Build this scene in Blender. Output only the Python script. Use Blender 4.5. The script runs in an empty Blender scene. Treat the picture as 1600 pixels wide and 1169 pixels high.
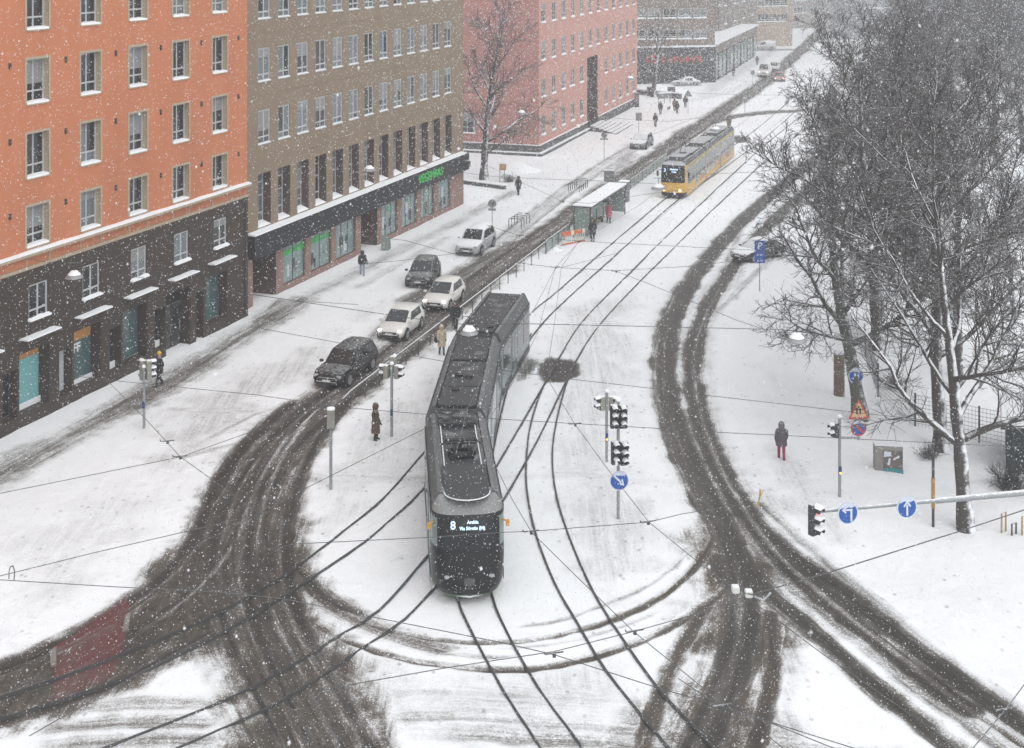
import bpy, bmesh, math, random
import numpy as np
from mathutils import Vector, Matrix

R = math.radians
PI = math.pi
sc = bpy.context.scene
COL = sc.collection

# ------------------------------------------------------------------ camera
CAM_H, FPX, HOR = 23.0, 2100.0, -90.0          # eye height, focal length and horizon row (1600 px wide photo)
cam_d = bpy.data.cameras.new('camera')
cam = bpy.data.objects.new('camera', cam_d)
COL.objects.link(cam)
cam.location = (0, 0, CAM_H)
cam.rotation_euler = (R(90), 0, 0)
cam_d.sensor_width = 36
cam_d.lens = FPX / 1600 * 36
cam_d.shift_y = -(584.5 - HOR) / 1600
cam_d.dof.use_dof = True; cam_d.dof.focus_distance = 65.0; cam_d.dof.aperture_fstop = 5.6    # near flakes go soft
cam_d.clip_start = 0.5
cam_d.clip_end = 4000
sc.camera = cam

# ------------------------------------------------------------------ sky, sun, exposure (overcast snowfall)
world = bpy.data.worlds.new('World'); sc.world = world
world.use_nodes = True
wn = world.node_tree; wn.nodes.clear()
w_out = wn.nodes.new('ShaderNodeOutputWorld')
w_bg = wn.nodes.new('ShaderNodeBackground')
w_sky = wn.nodes.new('ShaderNodeTexSky')
w_sky.sky_type = 'NISHITA'; w_sky.sun_disc = False
SUN_EL, SUN_AZ = 48.0, 150.0
w_sky.sun_elevation = R(SUN_EL); w_sky.sun_rotation = R(SUN_AZ)
w_sky.dust_density = 6.0; w_sky.ozone_density = 0.6; w_sky.air_density = 1.2
w_hs = wn.nodes.new('ShaderNodeHueSaturation'); w_hs.inputs['Saturation'].default_value = 0.12
w_mix = wn.nodes.new('ShaderNodeMixRGB'); w_mix.inputs[0].default_value = 0.80
w_mix.inputs[2].default_value = (7.6, 7.8, 8.1, 1)     # the even grey of the cloud cover
wn.links.new(w_sky.outputs[0], w_hs.inputs['Color'])
wn.links.new(w_hs.outputs[0], w_mix.inputs[1])
wn.links.new(w_mix.outputs[0], w_bg.inputs['Color'])
w_bg.inputs['Strength'].default_value = 0.125
wn.links.new(w_bg.outputs[0], w_out.inputs['Surface'])
sun_d = bpy.data.lights.new('sun', 'SUN'); sun_d.energy = 0.7; sun_d.angle = R(50); sun_d.color = (1, 0.98, 0.95)
sun = bpy.data.objects.new('sun', sun_d); COL.objects.link(sun)
sun.rotation_euler = (R(90 - SUN_EL), 0, R(180 - SUN_AZ))
sc.view_settings.view_transform = 'Standard'
sc.view_settings.look = 'None'
sc.view_settings.exposure = 0.24
sc.view_settings.gamma = 1.0
sc.view_settings.use_curve_mapping = False
sc.render.engine = 'CYCLES'
cy = sc.cycles
cy.max_bounces = 5; cy.diffuse_bounces = 2; cy.glossy_bounces = 2; cy.transmission_bounces = 3
cy.transparent_max_bounces = 6; cy.volume_bounces = 1
cy.caustics_reflective = False; cy.caustics_refractive = False
cy.use_adaptive_sampling = True; cy.adaptive_threshold = 0.03; cy.adaptive_min_samples = 24
cy.use_denoising = True
try:
    cy.denoiser = 'OPENIMAGEDENOISE'; cy.denoising_input_passes = 'RGB_ALBEDO_NORMAL'
except Exception: pass
cy.sample_clamp_indirect = 4.0

# ------------------------------------------------------------------ helpers
def G(px, py, z=0.0):
    """photo pixel -> point of the plane at height z"""
    k = (CAM_H - z) / (py - HOR)
    return Vector(((px - 800) * k, FPX * k, z))

class MB:
    """collects faces of one mesh"""
    def __init__(s): s.v = []; s.f = []; s.m = []; s.cur = 0
    def add(s, vs, fs):
        o = len(s.v); s.v.extend([tuple(p) for p in vs])
        for f in fs: s.f.append([i + o for i in f]); s.m.append(s.cur)
        return s
    def box(s, c, size, rz=0.0, M=None):
        x, y, z = size[0] / 2, size[1] / 2, size[2] / 2
        vs = [Vector((a * x, b * y, d * z)) for d in (-1, 1) for b in (-1, 1) for a in (-1, 1)]
        if rz: 
            Q = Matrix.Rotation(rz, 3, 'Z'); vs = [Q @ v for v in vs]
        if M is not None: vs = [M @ v for v in vs]
        vs = [v + Vector(c) for v in vs]
        return s.add(vs, [(0, 2, 3, 1), (4, 5, 7, 6), (0, 1, 5, 4), (2, 6, 7, 3), (0, 4, 6, 2), (1, 3, 7, 5)])
    def bbox(s, lo, hi):
        return s.box([(a + b) / 2 for a, b in zip(lo, hi)], [abs(b - a) for a, b in zip(lo, hi)])
    def tube(s, pts, rad, n=8, cap=True):
        pts = [Vector(p) for p in pts]
        if not isinstance(rad, (list, tuple)): rad = [rad] * len(pts)
        vs = []; fs = []
        up = Vector((0.13, 0.27, 0.95))
        for i, p in enumerate(pts):
            t = (pts[min(i + 1, len(pts) - 1)] - pts[max(i - 1, 0)])
            if t.length < 1e-9: t = Vector((0, 0, 1))
            t.normalize()
            a = t.cross(up)
            if a.length < 0.2: a = t.cross(Vector((1, 0, 0)))
            a.normalize(); b = t.cross(a)
            for k in range(n):
                an = 2 * PI * k / n
                vs.append(p + (a * math.cos(an) + b * math.sin(an)) * rad[i])
        for i in range(len(pts) - 1):
            for k in range(n):
                fs.append((i * n + k, i * n + (k + 1) % n, (i + 1) * n + (k + 1) % n, (i + 1) * n + k))
        if cap:
            fs.append(tuple(range(n))[::-1]); fs.append(tuple((len(pts) - 1) * n + k for k in range(n)))
        return s.add(vs, fs)
    def cyl(s, a, b, r, n=12, r2=None): return s.tube([a, b], [r, r if r2 is None else r2], n)
    def lathe(s, prof, n=16, c=(0, 0, 0), M=None):
        vs = []; fs = []
        for r, z in prof:
            for k in range(n):
                an = 2 * PI * k / n
                v = Vector((r * math.cos(an), r * math.sin(an), z))
                if M is not None: v = M @ v
                vs.append(v + Vector(c))
        for i in range(len(prof) - 1):
            for k in range(n):
                fs.append((i * n + k, i * n + (k + 1) % n, (i + 1) * n + (k + 1) % n, (i + 1) * n + k))
        fs.append(tuple(range(n))[::-1]); fs.append(tuple((len(prof) - 1) * n + k for k in range(n)))
        return s.add(vs, fs)
    def loft(s, rings, closed=True, caps=True):
        n = len(rings[0]); vs = [p for r in rings for p in r]; fs = []
        for i in range(len(rings) - 1):
            for k in range(n if closed else n - 1):
                k2 = (k + 1) % n
                fs.append((i * n + k, i * n + k2, (i + 1) * n + k2, (i + 1) * n + k))
        if caps:
            fs.append(tuple(range(n))[::-1]); fs.append(tuple((len(rings) - 1) * n + k for k in range(n)))
        return s.add(vs, fs)
    def prism(s, poly, h, M=None, c=(0, 0, 0)):
        """polygon in xy, thickness h along z from 0"""
        n = len(poly)
        vs = [Vector((x, y, 0)) for x, y in poly] + [Vector((x, y, h)) for x, y in poly]
        if M is not None: vs = [M @ v for v in vs]
        vs = [v + Vector(c) for v in vs]
        fs = [tuple(range(n))[::-1], tuple(range(n, 2 * n))] + [(i, (i + 1) % n, n + (i + 1) % n, n + i) for i in range(n)]
        return s.add(vs, fs)
    def mesh(s, name, mats, smooth=None):
        me = bpy.data.meshes.new(name)
        me.from_pydata(s.v, [], s.f)
        if not isinstance(mats, (list, tuple)): mats = [mats]
        for m in mats: me.materials.append(m)
        if len(mats) > 1: me.polygons.foreach_set('material_index', s.m)
        if smooth is not None:
            me.polygons.foreach_set('use_smooth', [True] * len(me.polygons))
            me.update()
            try: me.set_sharp_from_angle(angle=R(smooth))
            except Exception: pass
        me.update()
        return me
    def build(s, name, mats, parent=None, smooth=None, loc=None, rz=0.0):
        return put(name, s.mesh(name, mats, smooth), parent, loc, rz)

def put(name, me, parent=None, loc=None, rz=0.0):
    o = bpy.data.objects.new(name, me); COL.objects.link(o)
    if parent is not None: o.parent = parent
    if loc is not None: o.location = loc
    if rz: o.rotation_euler = (0, 0, rz)
    return o

def tag(o, label=None, cat=None, group=None, kind=None):
    if label: o['label'] = label
    if cat: o['category'] = cat
    if group: o['group'] = group
    if kind: o['kind'] = kind
    return o

def thing(name, label, cat, loc=(0, 0, 0), rz=0.0, group=None):
    o = bpy.data.objects.new(name, None); COL.objects.link(o)
    o.empty_display_size = 0.3
    o.location = loc; o.rotation_euler = (0, 0, rz)
    return tag(o, label, cat, group)

def copy_tree(o, parent=None):
    c = o.copy(); COL.objects.link(c); c.parent = parent
    for ch in list(o.children): copy_tree(ch, c)
    return c

def bevel(o, w=0.02, seg=2, ang=35):
    m = o.modifiers.new('bevel', 'BEVEL'); m.width = w; m.segments = seg
    m.limit_method = 'ANGLE'; m.angle_limit = R(ang)
    return o

def crom(pts, step=0.6):
    """Catmull-Rom through points -> dense list"""
    P = [Vector(p) for p in pts]
    if len(P) < 3:
        n = max(2, int((P[1] - P[0]).length / step)); return [P[0].lerp(P[1], i / n) for i in range(n + 1)]
    P = [P[0] * 2 - P[1]] + P + [P[-1] * 2 - P[-2]]
    out = []
    for i in range(1, len(P) - 2):
        a, b, c, d = P[i - 1:i + 3]
        n = max(2, int((c - b).length / step))
        for k in range(n):
            t = k / n
            out.append(0.5 * ((2 * b) + (c - a) * t + (2 * a - 5 * b + 4 * c - d) * t * t + (3 * b - a - 3 * c + d) * t ** 3))
    out.append(P[-2]); return out

# ------------------------------------------------------------------ materials
SNOW = (0.86, 0.875, 0.895, 1)
def c4(c): return (c[0], c[1], c[2], 1.0)
def mk(name, base, rough=0.6, metal=0.0, var=0.12, scale=2.0, bump=0.0, bscale=30.0, snow=0.0, lo=0.45, hi=0.85,
       emit=None, estr=0.0, stretch=None, spec=0.5, dirt=0.0, wind=None, sscale=7.0):
    m = bpy.data.materials.new(name); m.use_nodes = True
    nt = m.node_tree; N = nt.nodes; L = nt.links
    b = N['Principled BSDF']
    b.inputs['Roughness'].default_value = rough; b.inputs['Metallic'].default_value = metal
    b.inputs['Specular IOR Level'].default_value = spec
    tc = N.new('ShaderNodeTexCoord')
    src = tc.outputs['Object']
    if stretch:
        mp = N.new('ShaderNodeMapping'); mp.inputs['Scale'].default_value = stretch
        L.new(src, mp.inputs[0]); src = mp.outputs[0]
    no = N.new('ShaderNodeTexNoise'); no.inputs['Scale'].default_value = scale; no.inputs['Detail'].default_value = 6
    no.inputs['Roughness'].default_value = 0.62
    L.new(src, no.inputs['Vector'])
    mx = N.new('ShaderNodeMixRGB')
    mx.inputs[1].default_value = c4([max(0, x * (1 - var)) for x in base]); mx.inputs[2].default_value = c4([min(1, x * (1 + var)) for x in base])
    L.new(no.outputs[0], mx.inputs[0])
    out = mx.outputs[0]
    if dirt > 0:                                     # darker blotches with a shape of their own
        n3 = N.new('ShaderNodeTexNoise'); n3.inputs['Scale'].default_value = scale * 0.35; n3.inputs['Detail'].default_value = 8
        L.new(src, n3.inputs['Vector'])
        r3 = N.new('ShaderNodeMapRange'); r3.inputs[1].default_value = 0.5; r3.inputs[2].default_value = 0.75
        r3.inputs[4].default_value = dirt
        L.new(n3.outputs[0], r3.inputs[0])
        m3 = N.new('ShaderNodeMixRGB'); m3.inputs[2].default_value = c4([x * 0.45 for x in base])
        L.new(r3.outputs[0], m3.inputs[0]); L.new(out, m3.inputs[1]); out = m3.outputs[0]
    if snow > 0:                                     # snow caught on faces that look upwards
        ge = N.new('ShaderNodeNewGeometry'); sp = N.new('ShaderNodeSeparateXYZ'); L.new(ge.outputs['Normal'], sp.inputs[0])
        n2 = N.new('ShaderNodeTexNoise'); n2.inputs['Scale'].default_value = sscale; n2.inputs['Detail'].default_value = 5
        L.new(tc.outputs['Object'], n2.inputs['Vector'])
        ad = N.new('ShaderNodeMath'); ad.operation = 'MULTIPLY_ADD'; ad.inputs[1].default_value = 0.9; ad.inputs[2].default_value = -0.45
        L.new(n2.outputs[0], ad.inputs[0])
        a2 = N.new('ShaderNodeMath'); a2.operation = 'ADD'
        if wind:                                     # driven snow: sticks to the side the wind came from as well
            vd = N.new('ShaderNodeVectorMath'); vd.operation = 'DOT_PRODUCT'; vd.inputs[1].default_value = Vector(wind).normalized()
            L.new(ge.outputs['Normal'], vd.inputs[0]); L.new(vd.outputs['Value'], a2.inputs[0])
        else: L.new(sp.outputs[2], a2.inputs[0])
        L.new(ad.outputs[0], a2.inputs[1])
        mr = N.new('ShaderNodeMapRange'); mr.interpolation_type = 'SMOOTHSTEP'
        mr.inputs[1].default_value = lo; mr.inputs[2].default_value = hi; mr.inputs[4].default_value = snow
        L.new(a2.outputs[0], mr.inputs[0])
        m2 = N.new('ShaderNodeMixRGB'); m2.inputs[2].default_value = SNOW
        L.new(mr.outputs[0], m2.inputs[0]); L.new(out, m2.inputs[1]); out = m2.outputs[0]
        rr = N.new('ShaderNodeMapRange'); rr.inputs[3].default_value = rough; rr.inputs[4].default_value = 0.9
        L.new(mr.outputs[0], rr.inputs[0]); L.new(rr.outputs[0], b.inputs['Roughness'])
        if metal:
            r5 = N.new('ShaderNodeMapRange'); r5.inputs[3].default_value = metal; r5.inputs[4].default_value = 0
            L.new(mr.outputs[0], r5.inputs[0]); L.new(r5.outputs[0], b.inputs['Metallic'])
    L.new(out, b.inputs['Base Color'])
    if bump > 0:
        nb = N.new('ShaderNodeTexNoise'); nb.inputs['Scale'].default_value = bscale; nb.inputs['Detail'].default_value = 5
        L.new(src, nb.inputs['Vector'])
        bp = N.new('ShaderNodeBump'); bp.inputs['Strength'].default_value = bump; bp.inputs['Distance'].default_value = 0.03
        L.new(nb.outputs[0], bp.inputs['Height']); L.new(bp.outputs[0], b.inputs['Normal'])
    try: m.cycles.emission_sampling = 'NONE'
    except Exception: pass
    if emit:
        b.inputs['Emission Color'].default_value = c4(emit); b.inputs['Emission Strength'].default_value = estr
    return m

M = {}
M['snow'] = mk('snow', SNOW[:3], 0.9, var=0.04, bump=0.35, bscale=9, scale=1.2)
M['steel'] = mk('galvanised_steel', (0.30, 0.32, 0.33), 0.5, 0.35, snow=0.9, lo=0.55, hi=1.0)
M['steel_dark'] = mk('dark_steel', (0.05, 0.052, 0.055), 0.5, 0.2, snow=0.75, lo=0.6, hi=1.1)
M['black'] = mk('black_plastic', (0.018, 0.019, 0.02), 0.45, snow=0.8, lo=0.55, hi=1.0)
M['signal_back'] = mk('signal_housing', (0.26, 0.26, 0.22), 0.55, snow=0.9, lo=0.4, hi=0.8, dirt=0.4)
M['tyre'] = mk('tyre', (0.02, 0.02, 0.02), 0.85)
M['rim'] = mk('rim', (0.32, 0.33, 0.34), 0.4, 0.5)
M['glass'] = mk('window_glass', (0.018, 0.024, 0.028), 0.08, var=0.5, scale=0.6, spec=0.55)
M['glass_pale'] = mk('curtained_glass', (0.14, 0.17, 0.18), 0.12, var=0.6, scale=1.3, stretch=(4, 4, 0.3), spec=0.6)
M['white_frame'] = mk('window_frame_paint', (0.46, 0.48, 0.48), 0.5)
M['lens_red'] = mk('red_lamp', (0.4, 0.02, 0.03), 0.3, emit=(1, 0.03, 0.06), estr=2.5)
M['lens_dark'] = mk('unlit_lens', (0.03, 0.03, 0.03), 0.25)
M['lens_amber'] = mk('amber_lamp', (0.5, 0.25, 0.02), 0.3, emit=(1, 0.5, 0.05), estr=2.5)
M['headlamp'] = mk('lit_headlamp', (0.8, 0.8, 0.8), 0.2, emit=(1, 0.97, 0.9), estr=1.6)
M['headlamp_off'] = mk('headlamp_glass', (0.35, 0.36, 0.37), 0.15)
M['plate'] = mk('number_plate', (0.7, 0.7, 0.7), 0.4)
M['orange_lamp'] = mk('orange_mirror', (0.55, 0.26, 0.03), 0.4)
M['sign_blue'] = mk('sign_blue', (0.012, 0.085, 0.36), 0.4, snow=0.0, var=0.25, scale=6)
M['sign_white'] = mk('sign_white', (0.62, 0.66, 0.72), 0.5)
M['sign_red'] = mk('sign_red', (0.48, 0.055, 0.03), 0.45)
M['sign_yellow'] = mk('sign_yellow', (0.62, 0.42, 0.22), 0.5)
M['sign_grey'] = mk('sign_back', (0.22, 0.23, 0.235), 0.5, 0.2)
M['wire'] = mk('wire', (0.06, 0.06, 0.062), 0.5, snow=0.35, lo=0.7, hi=1.2)
M['rail'] = mk('wet_rail_steel', (0.08, 0.08, 0.08), 0.5, 0.2, var=0.5, scale=1.5)
M['bark'] = mk('bark', (0.06, 0.052, 0.047), 0.9, var=0.4, scale=5, bump=0.7, bscale=14, snow=0.95, lo=0.50, hi=0.85, stretch=(1, 1, 0.35), wind=(0.45, -0.45, 0.75), sscale=3.5)
M['bark_green'] = mk('mossy_bark', (0.085, 0.09, 0.078), 0.9, var=0.35, scale=5, bump=0.6, bscale=14, snow=0.8, lo=0.62, hi=1.0, stretch=(1, 1, 0.35), wind=(0.45, -0.3, 0.8), sscale=4)
M['twig'] = mk('twig', (0.05, 0.041, 0.037), 0.9, var=0.35, snow=0.6, lo=0.42, hi=0.92)
M['wood'] = mk('weathered_wood', (0.16, 0.12, 0.075), 0.8, var=0.35, scale=3, stretch=(6, 6, 0.5))
M['concrete'] = mk('concrete', (0.25, 0.235, 0.215), 0.85, var=0.2, snow=0.9, lo=0.5, hi=0.9, bump=0.4)
M['skin'] = mk('skin', (0.45, 0.28, 0.21), 0.6)
# ================================================================== GROUND
rngN = np.random.RandomState(7)
_tabs = {}
def vnoise(x, y, scale, seed=0):
    """smooth value noise, 0..1"""
    if seed not in _tabs: _tabs[seed] = np.random.RandomState(100 + seed).rand(256, 256)
    t = _tabs[seed]
    fx = x / scale; fy = y / scale
    ix = np.floor(fx).astype(int); iy = np.floor(fy).astype(int)
    u = fx - ix; v = fy - iy
    u = u * u * (3 - 2 * u); v = v * v * (3 - 2 * v)
    a = t[ix & 255, iy & 255]; b = t[(ix + 1) & 255, iy & 255]; c = t[ix & 255, (iy + 1) & 255]; d = t[(ix + 1) & 255, (iy + 1) & 255]
    return (a * (1 - u) + b * u) * (1 - v) + (c * (1 - u) + d * u) * v

def sstep(a, b, x):
    t = np.clip((x - a) / (b - a), 0, 1); return t * t * (3 - 2 * t)

# the sheet: rows get wider with distance, so that every row carries about the same detail
rows_py = np.arange(1560, -58, -2.45)
gy = CAM_H * FPX / (rows_py - HOR)
gs = np.concatenate([np.linspace(-0.75, -0.40, 40)[:-1], np.linspace(-0.40, 0.40, 500), np.linspace(0.40, 0.75, 40)[1:]])
NYg, NXg = len(gy), len(gs)
GX = (gs[None, :] * gy[:, None]).ravel(); GY = np.repeat(gy, NXg)
slush = np.zeros(len(GX)); brown = np.full(len(GX), 0.4)
flow = np.zeros((len(GX), 3)); flow[:, 0] = GY; flow[:, 1] = GX

def gpts(px, step=1.0):
    P = crom([G(*q) for q in px], step)
    if px[-1][1] > 1165 or px[-1][0] < -40 or px[-1][0] > 1640:          # runs on outside the picture
        d = (P[-1] - P[-3]).normalized(); P += [P[-1] + d * k for k in range(1, 16)]
    return [(p.x, p.y) for p in P]
_sid = [0]
def stroke(px, hw, s, soft=None, br=0.4, pts=None, hw2=None, off=0.0, fade=0.0, sub_=False):
    """a worn band along a path: half width hw (to hw2 at the far end of the list), strength s"""
    P = np.array(pts if pts is not None else gpts(px))
    if off:
        T = np.gradient(P, axis=0); T /= np.linalg.norm(T, axis=1)[:, None] + 1e-9
        P = P + off * np.stack([T[:, 1], -T[:, 0]], 1)
    soft = soft if soft is not None else hw * 0.5
    hw2 = hw if hw2 is None else hw2
    mg = max(hw, hw2) + soft + 0.3
    sub = np.nonzero((GX > P[:, 0].min() - mg) & (GX < P[:, 0].max() + mg) & (GY > P[:, 1].min() - mg) & (GY < P[:, 1].max() + mg))[0]
    if len(sub) == 0: return
    x = GX[sub]; y = GY[sub]
    best = np.full(len(sub), 1e9); bu = np.zeros(len(sub)); bd = np.zeros(len(sub)); arc = 0.0; tot = 0.0
    seg = np.linalg.norm(np.diff(P, axis=0), axis=1); tot = seg.sum()
    for i in range(len(P) - 1):
        a = P[i]; d = P[i + 1] - a; L = seg[i]
        if L < 1e-6: continue
        k = np.nonzero((np.abs(x - (a[0] + d[0] / 2)) < L / 2 + mg) & (np.abs(y - (a[1] + d[1] / 2)) < L / 2 + mg))[0]
        if len(k):
            rx = x[k] - a[0]; ry = y[k] - a[1]
            t = np.clip((rx * d[0] + ry * d[1]) / (L * L), 0, 1)
            dd = np.hypot(rx - t * d[0], ry - t * d[1]); sd = (rx * d[1] - ry * d[0]) / L
            m = dd < best[k]
            kk = k[m]; best[kk] = dd[m]; bu[kk] = arc + t[m] * L; bd[kk] = sd[m]
        arc += L
    q = bu / max(tot, 1e-6)
    w = hw + (hw2 - hw) * q
    wob = (vnoise(x, y, 2.3, 3) - 0.5) * soft * 0.5 + (vnoise(x, y, 0.5, 4) - 0.5) * soft * 0.5
    c = s * (1 - sstep(w - soft, w + soft, best + wob))
    if fade > 0: c *= sstep(0, fade, q) * sstep(0, fade, 1 - q)
    if sub_:                                             # a ridge of snow left between ruts
        slush[sub] *= (1 - c); return
    up = c > slush[sub]
    _sid[0] += 1
    ii = sub[up]
    slush[ii] = c[up]; brown[ii] = br
    ok = up & (c > 0.03); ii = sub[ok]
    flow[ii, 0] = bu[ok]; flow[ii, 1] = bd[ok]; flow[ii, 2] = _sid[0] * 3.7

def inpoly(x, y, poly):
    ins = np.zeros(len(x), bool); n = len(poly)
    for i in range(n):
        x1, y1 = poly[i]; x2, y2 = poly[(i + 1) % n]
        if y1 == y2: continue
        c = ((y1 > y) != (y2 > y)) & (x < (x2 - x1) * (y - y1) / (y2 - y1) + x1)
        ins ^= c
    return ins
def area(px, s, soft=0.8, br=0.4):
    """a worn patch with a soft edge"""
    P = np.array([(G(*q).x, G(*q).y) for q in px])
    mg = soft + 0.5
    sub = np.nonzero((GX > P[:, 0].min() - mg) & (GX < P[:, 0].max() + mg) & (GY > P[:, 1].min() - mg) & (GY < P[:, 1].max() + mg))[0]
    x = GX[sub]; y = GY[sub]; best = np.full(len(sub), 1e9)
    for i in range(len(P)):
        a = P[i]; d = P[(i + 1) % len(P)] - a; L2 = d @ d
        t = np.clip(((x - a[0]) * d[0] + (y - a[1]) * d[1]) / L2, 0, 1)
        best = np.minimum(best, np.hypot(x - a[0] - t * d[0], y - a[1] - t * d[1]))
    sd = np.where(inpoly(x, y, P), -best, best) + (vnoise(x, y, 1.3, 5) - 0.5) * soft + (vnoise(x, y, 0.4, 6) - 0.5) * soft * 0.5
    c = s * (1 - sstep(-soft, soft, sd)); up = c > slush[sub]
    slush[sub[up]] = c[up]; brown[sub[up]] = br

# --- pavements: trodden grey bands
stroke([(-160, 830), (0, 742), (110, 682), (210, 628), (320, 566), (400, 513), (470, 470)], 1.15, 0.50, 1.1, 0.5)
stroke([(-160, 800), (0, 726), (110, 668), (210, 612), (320, 550), (400, 500), (440, 470)], 0.5, 0.36, 0.5, 0.5)
stroke([(470, 470), (560, 425), (640, 385), (720, 345), (800, 300)], 0.8, 0.33, 0.9, 0.4)
stroke([(560, 450), (640, 405), (700, 372)], 0.5, 0.3, 0.6, 0.3)
for a, b, c in (((300, 700), (400, 650), (470, 628)), ((285, 716), (380, 690), (440, 668)), ((265, 640), (350, 645), (440, 640))):
    stroke([a, b, c], 0.18, 0.34, 0.25, 0.3)
# --- left carriageway, far to near, running between the parked side and the railing
LANE = [(1330, 15), (1285, 48), (1245, 85), (1190, 132), (1130, 173), (1060, 222), (1000, 262), (950, 297), (890, 338), (840, 373), (785, 412), (735, 450), (690, 490), (635, 540), (565, 592), (500, 640), (440, 695), (398, 755), (370, 830), (365, 900), (390, 980), (430, 1060), (480, 1150), (520, 1230)]
lp = gpts(LANE)
stroke(None, 1.4, 0.68, 1.0, 0.5, pts=lp)
stroke(None, 0.36, 0.98, 0.38, 0.4, pts=lp, off=0.78)
stroke(None, 0.36, 0.95, 0.38, 0.4, pts=lp, off=-0.78)
# the parking side, a second pair of ruts
P2 = gpts([(1000, 225), (930, 268), (860, 318), (800, 365), (760, 400), (700, 440), (640, 480), (590, 540), (545, 590)])
stroke(None, 1.1, 0.30, 0.9, 0.35, pts=P2); stroke(None, 0.3, 0.42, 0.3, 0.3, pts=P2, off=0.7); stroke(None, 0.3, 0.42, 0.3, 0.3, pts=P2, off=-0.7)
stroke([(640, 470), (700, 438), (760, 405), (800, 380)], 0.9, 0.62, 0.7, 0.4)
area([(985, 225), (1000, 250), (960, 290), (930, 300), (945, 262)], 0.42, 1.5, 0.3)
# side road at the far end
stroke([(1040, 232), (1090, 198), (1150, 182), (1230, 174), (1320, 172), (1420, 178), (1520, 184), (1680, 190)], 1.3, 0.72, 0.8, 0.3)
stroke([(1010, 150), (1060, 158), (1120, 150), (1180, 128)], 1.3, 0.22, 1.2, 0.2)
stroke([(1100, 150), (1140, 122), (1180, 98), (1210, 78)], 1.6, 0.25, 1.4, 0.2)
stroke([(1180, 78), (1240, 78), (1320, 76), (1400, 80)], 1.2, 0.6, 0.8, 0.2)
stroke([(1480, 178), (1600, 172)], 1.0, 0.5, 0.8, 0.2)
# --- junction: the big dark fan on the left
area([(500, 600), (552, 628), (508, 680), (478, 745), (470, 815), (482, 880), (512, 960), (548, 1040), (588, 1120), (612, 1200), (640, 1320),
      (400, 1320), (375, 1190), (362, 1100), (318, 1010), (255, 1040), (190, 1078), (90, 1112), (-40, 1150), (-300, 1230),
      (-300, 1130), (0, 1045), (110, 988), (200, 935), (270, 860), (318, 790), (350, 735), (410, 665)], 0.78, 1.2, 0.8)
area([(300, 880), (440, 800), (452, 880), (480, 960), (380, 1000), (290, 960)], 0.88, 1.4, 0.5)
CURVE_L = gpts([(480, 632), (415, 690), (365, 765), (335, 840), (280, 910), (190, 975), (90, 1030), (-60, 1085), (-240, 1150)])
stroke(None, 0.42, 0.98, 0.4, 0.5, pts=CURVE_L, off=0.75); stroke(None, 0.42, 0.95, 0.4, 0.5, pts=CURVE_L, off=-0.75)
stroke([(330, 985), (250, 1030), (160, 1075), (40, 1115), (-120, 1160)], 0.3, 0.9, 0.35, 0.7)
D1 = gpts([(500, 622), (445, 690), (408, 765), (387, 860), (392, 950), (425, 1040), (470, 1130), (520, 1230)])
stroke(None, 0.34, 1.0, 0.34, 0.4, pts=D1, off=0.0); stroke(None, 0.34, 1.0, 0.34, 0.4, pts=D1, off=-1.5)
stroke([(450, 790), (444, 850), (452, 930), (500, 1030), (560, 1140), (600, 1230)], 0.3, 0.95, 0.3, 0.4)
# --- arcs that sweep from the left fan across the rails to the right road
stroke([(440, 860), (490, 930), (570, 975), (670, 1000), (770, 1006), (870, 995), (970, 965), (1050, 920), (1105, 860), (1130, 800)], 0.15, 0.72, 0.2, 0.9, fade=.10)
stroke([(425, 905), (490, 975), (590, 1022), (700, 1044), (820, 1048), (930, 1028), (1040, 985), (1130, 925), (1160, 880)], 0.17, 0.72, 0.22, 0.8, fade=.08)
stroke([(455, 900), (530, 962), (640, 1012), (740, 1030), (840, 1022)], 0.13, 0.52, 0.2, 0.9, fade=.15)
stroke([(500, 930), (590, 985), (690, 1015)], 0.6, 0.48, 0.5, 0.6)
stroke([(460, 880), (510, 935), (560, 958)], 0.22, 0.82, 0.22, 0.6)
stroke([(760, 985), (860, 975), (950, 945), (1030, 905), (1090, 850)], 0.12, 0.44, 0.2, 0.8, fade=.2)
stroke([(740, 1018), (860, 1010), (960, 985), (1060, 945)], 0.10, 0.38, 0.2, 0.7, fade=.2)
for y0, sx in ((1098, 0.40), (1138, 0.42), (1163, 0.5)):
    stroke([(540, y0 - 6), (700, y0 - 14), (840, y0 - 6), (1020, y0 + 4)], 0.30 + 0.1 * (y0 % 3), sx * .85, 0.55, 0.55, fade=.2)
area([(930, 1120), (1010, 1090), (1030, 1200), (900, 1200)], 0.5, 1.4, 0.6)
for y0, sx in ((1102, 0.44), (1131, 0.5), (1162, 0.5)):
    stroke([(20, y0 + 14), (130, y0 + 4), (240, y0 - 2), (380, y0 + 3)], 0.36, sx * .85, 0.5, 0.6, fade=.2)
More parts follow.
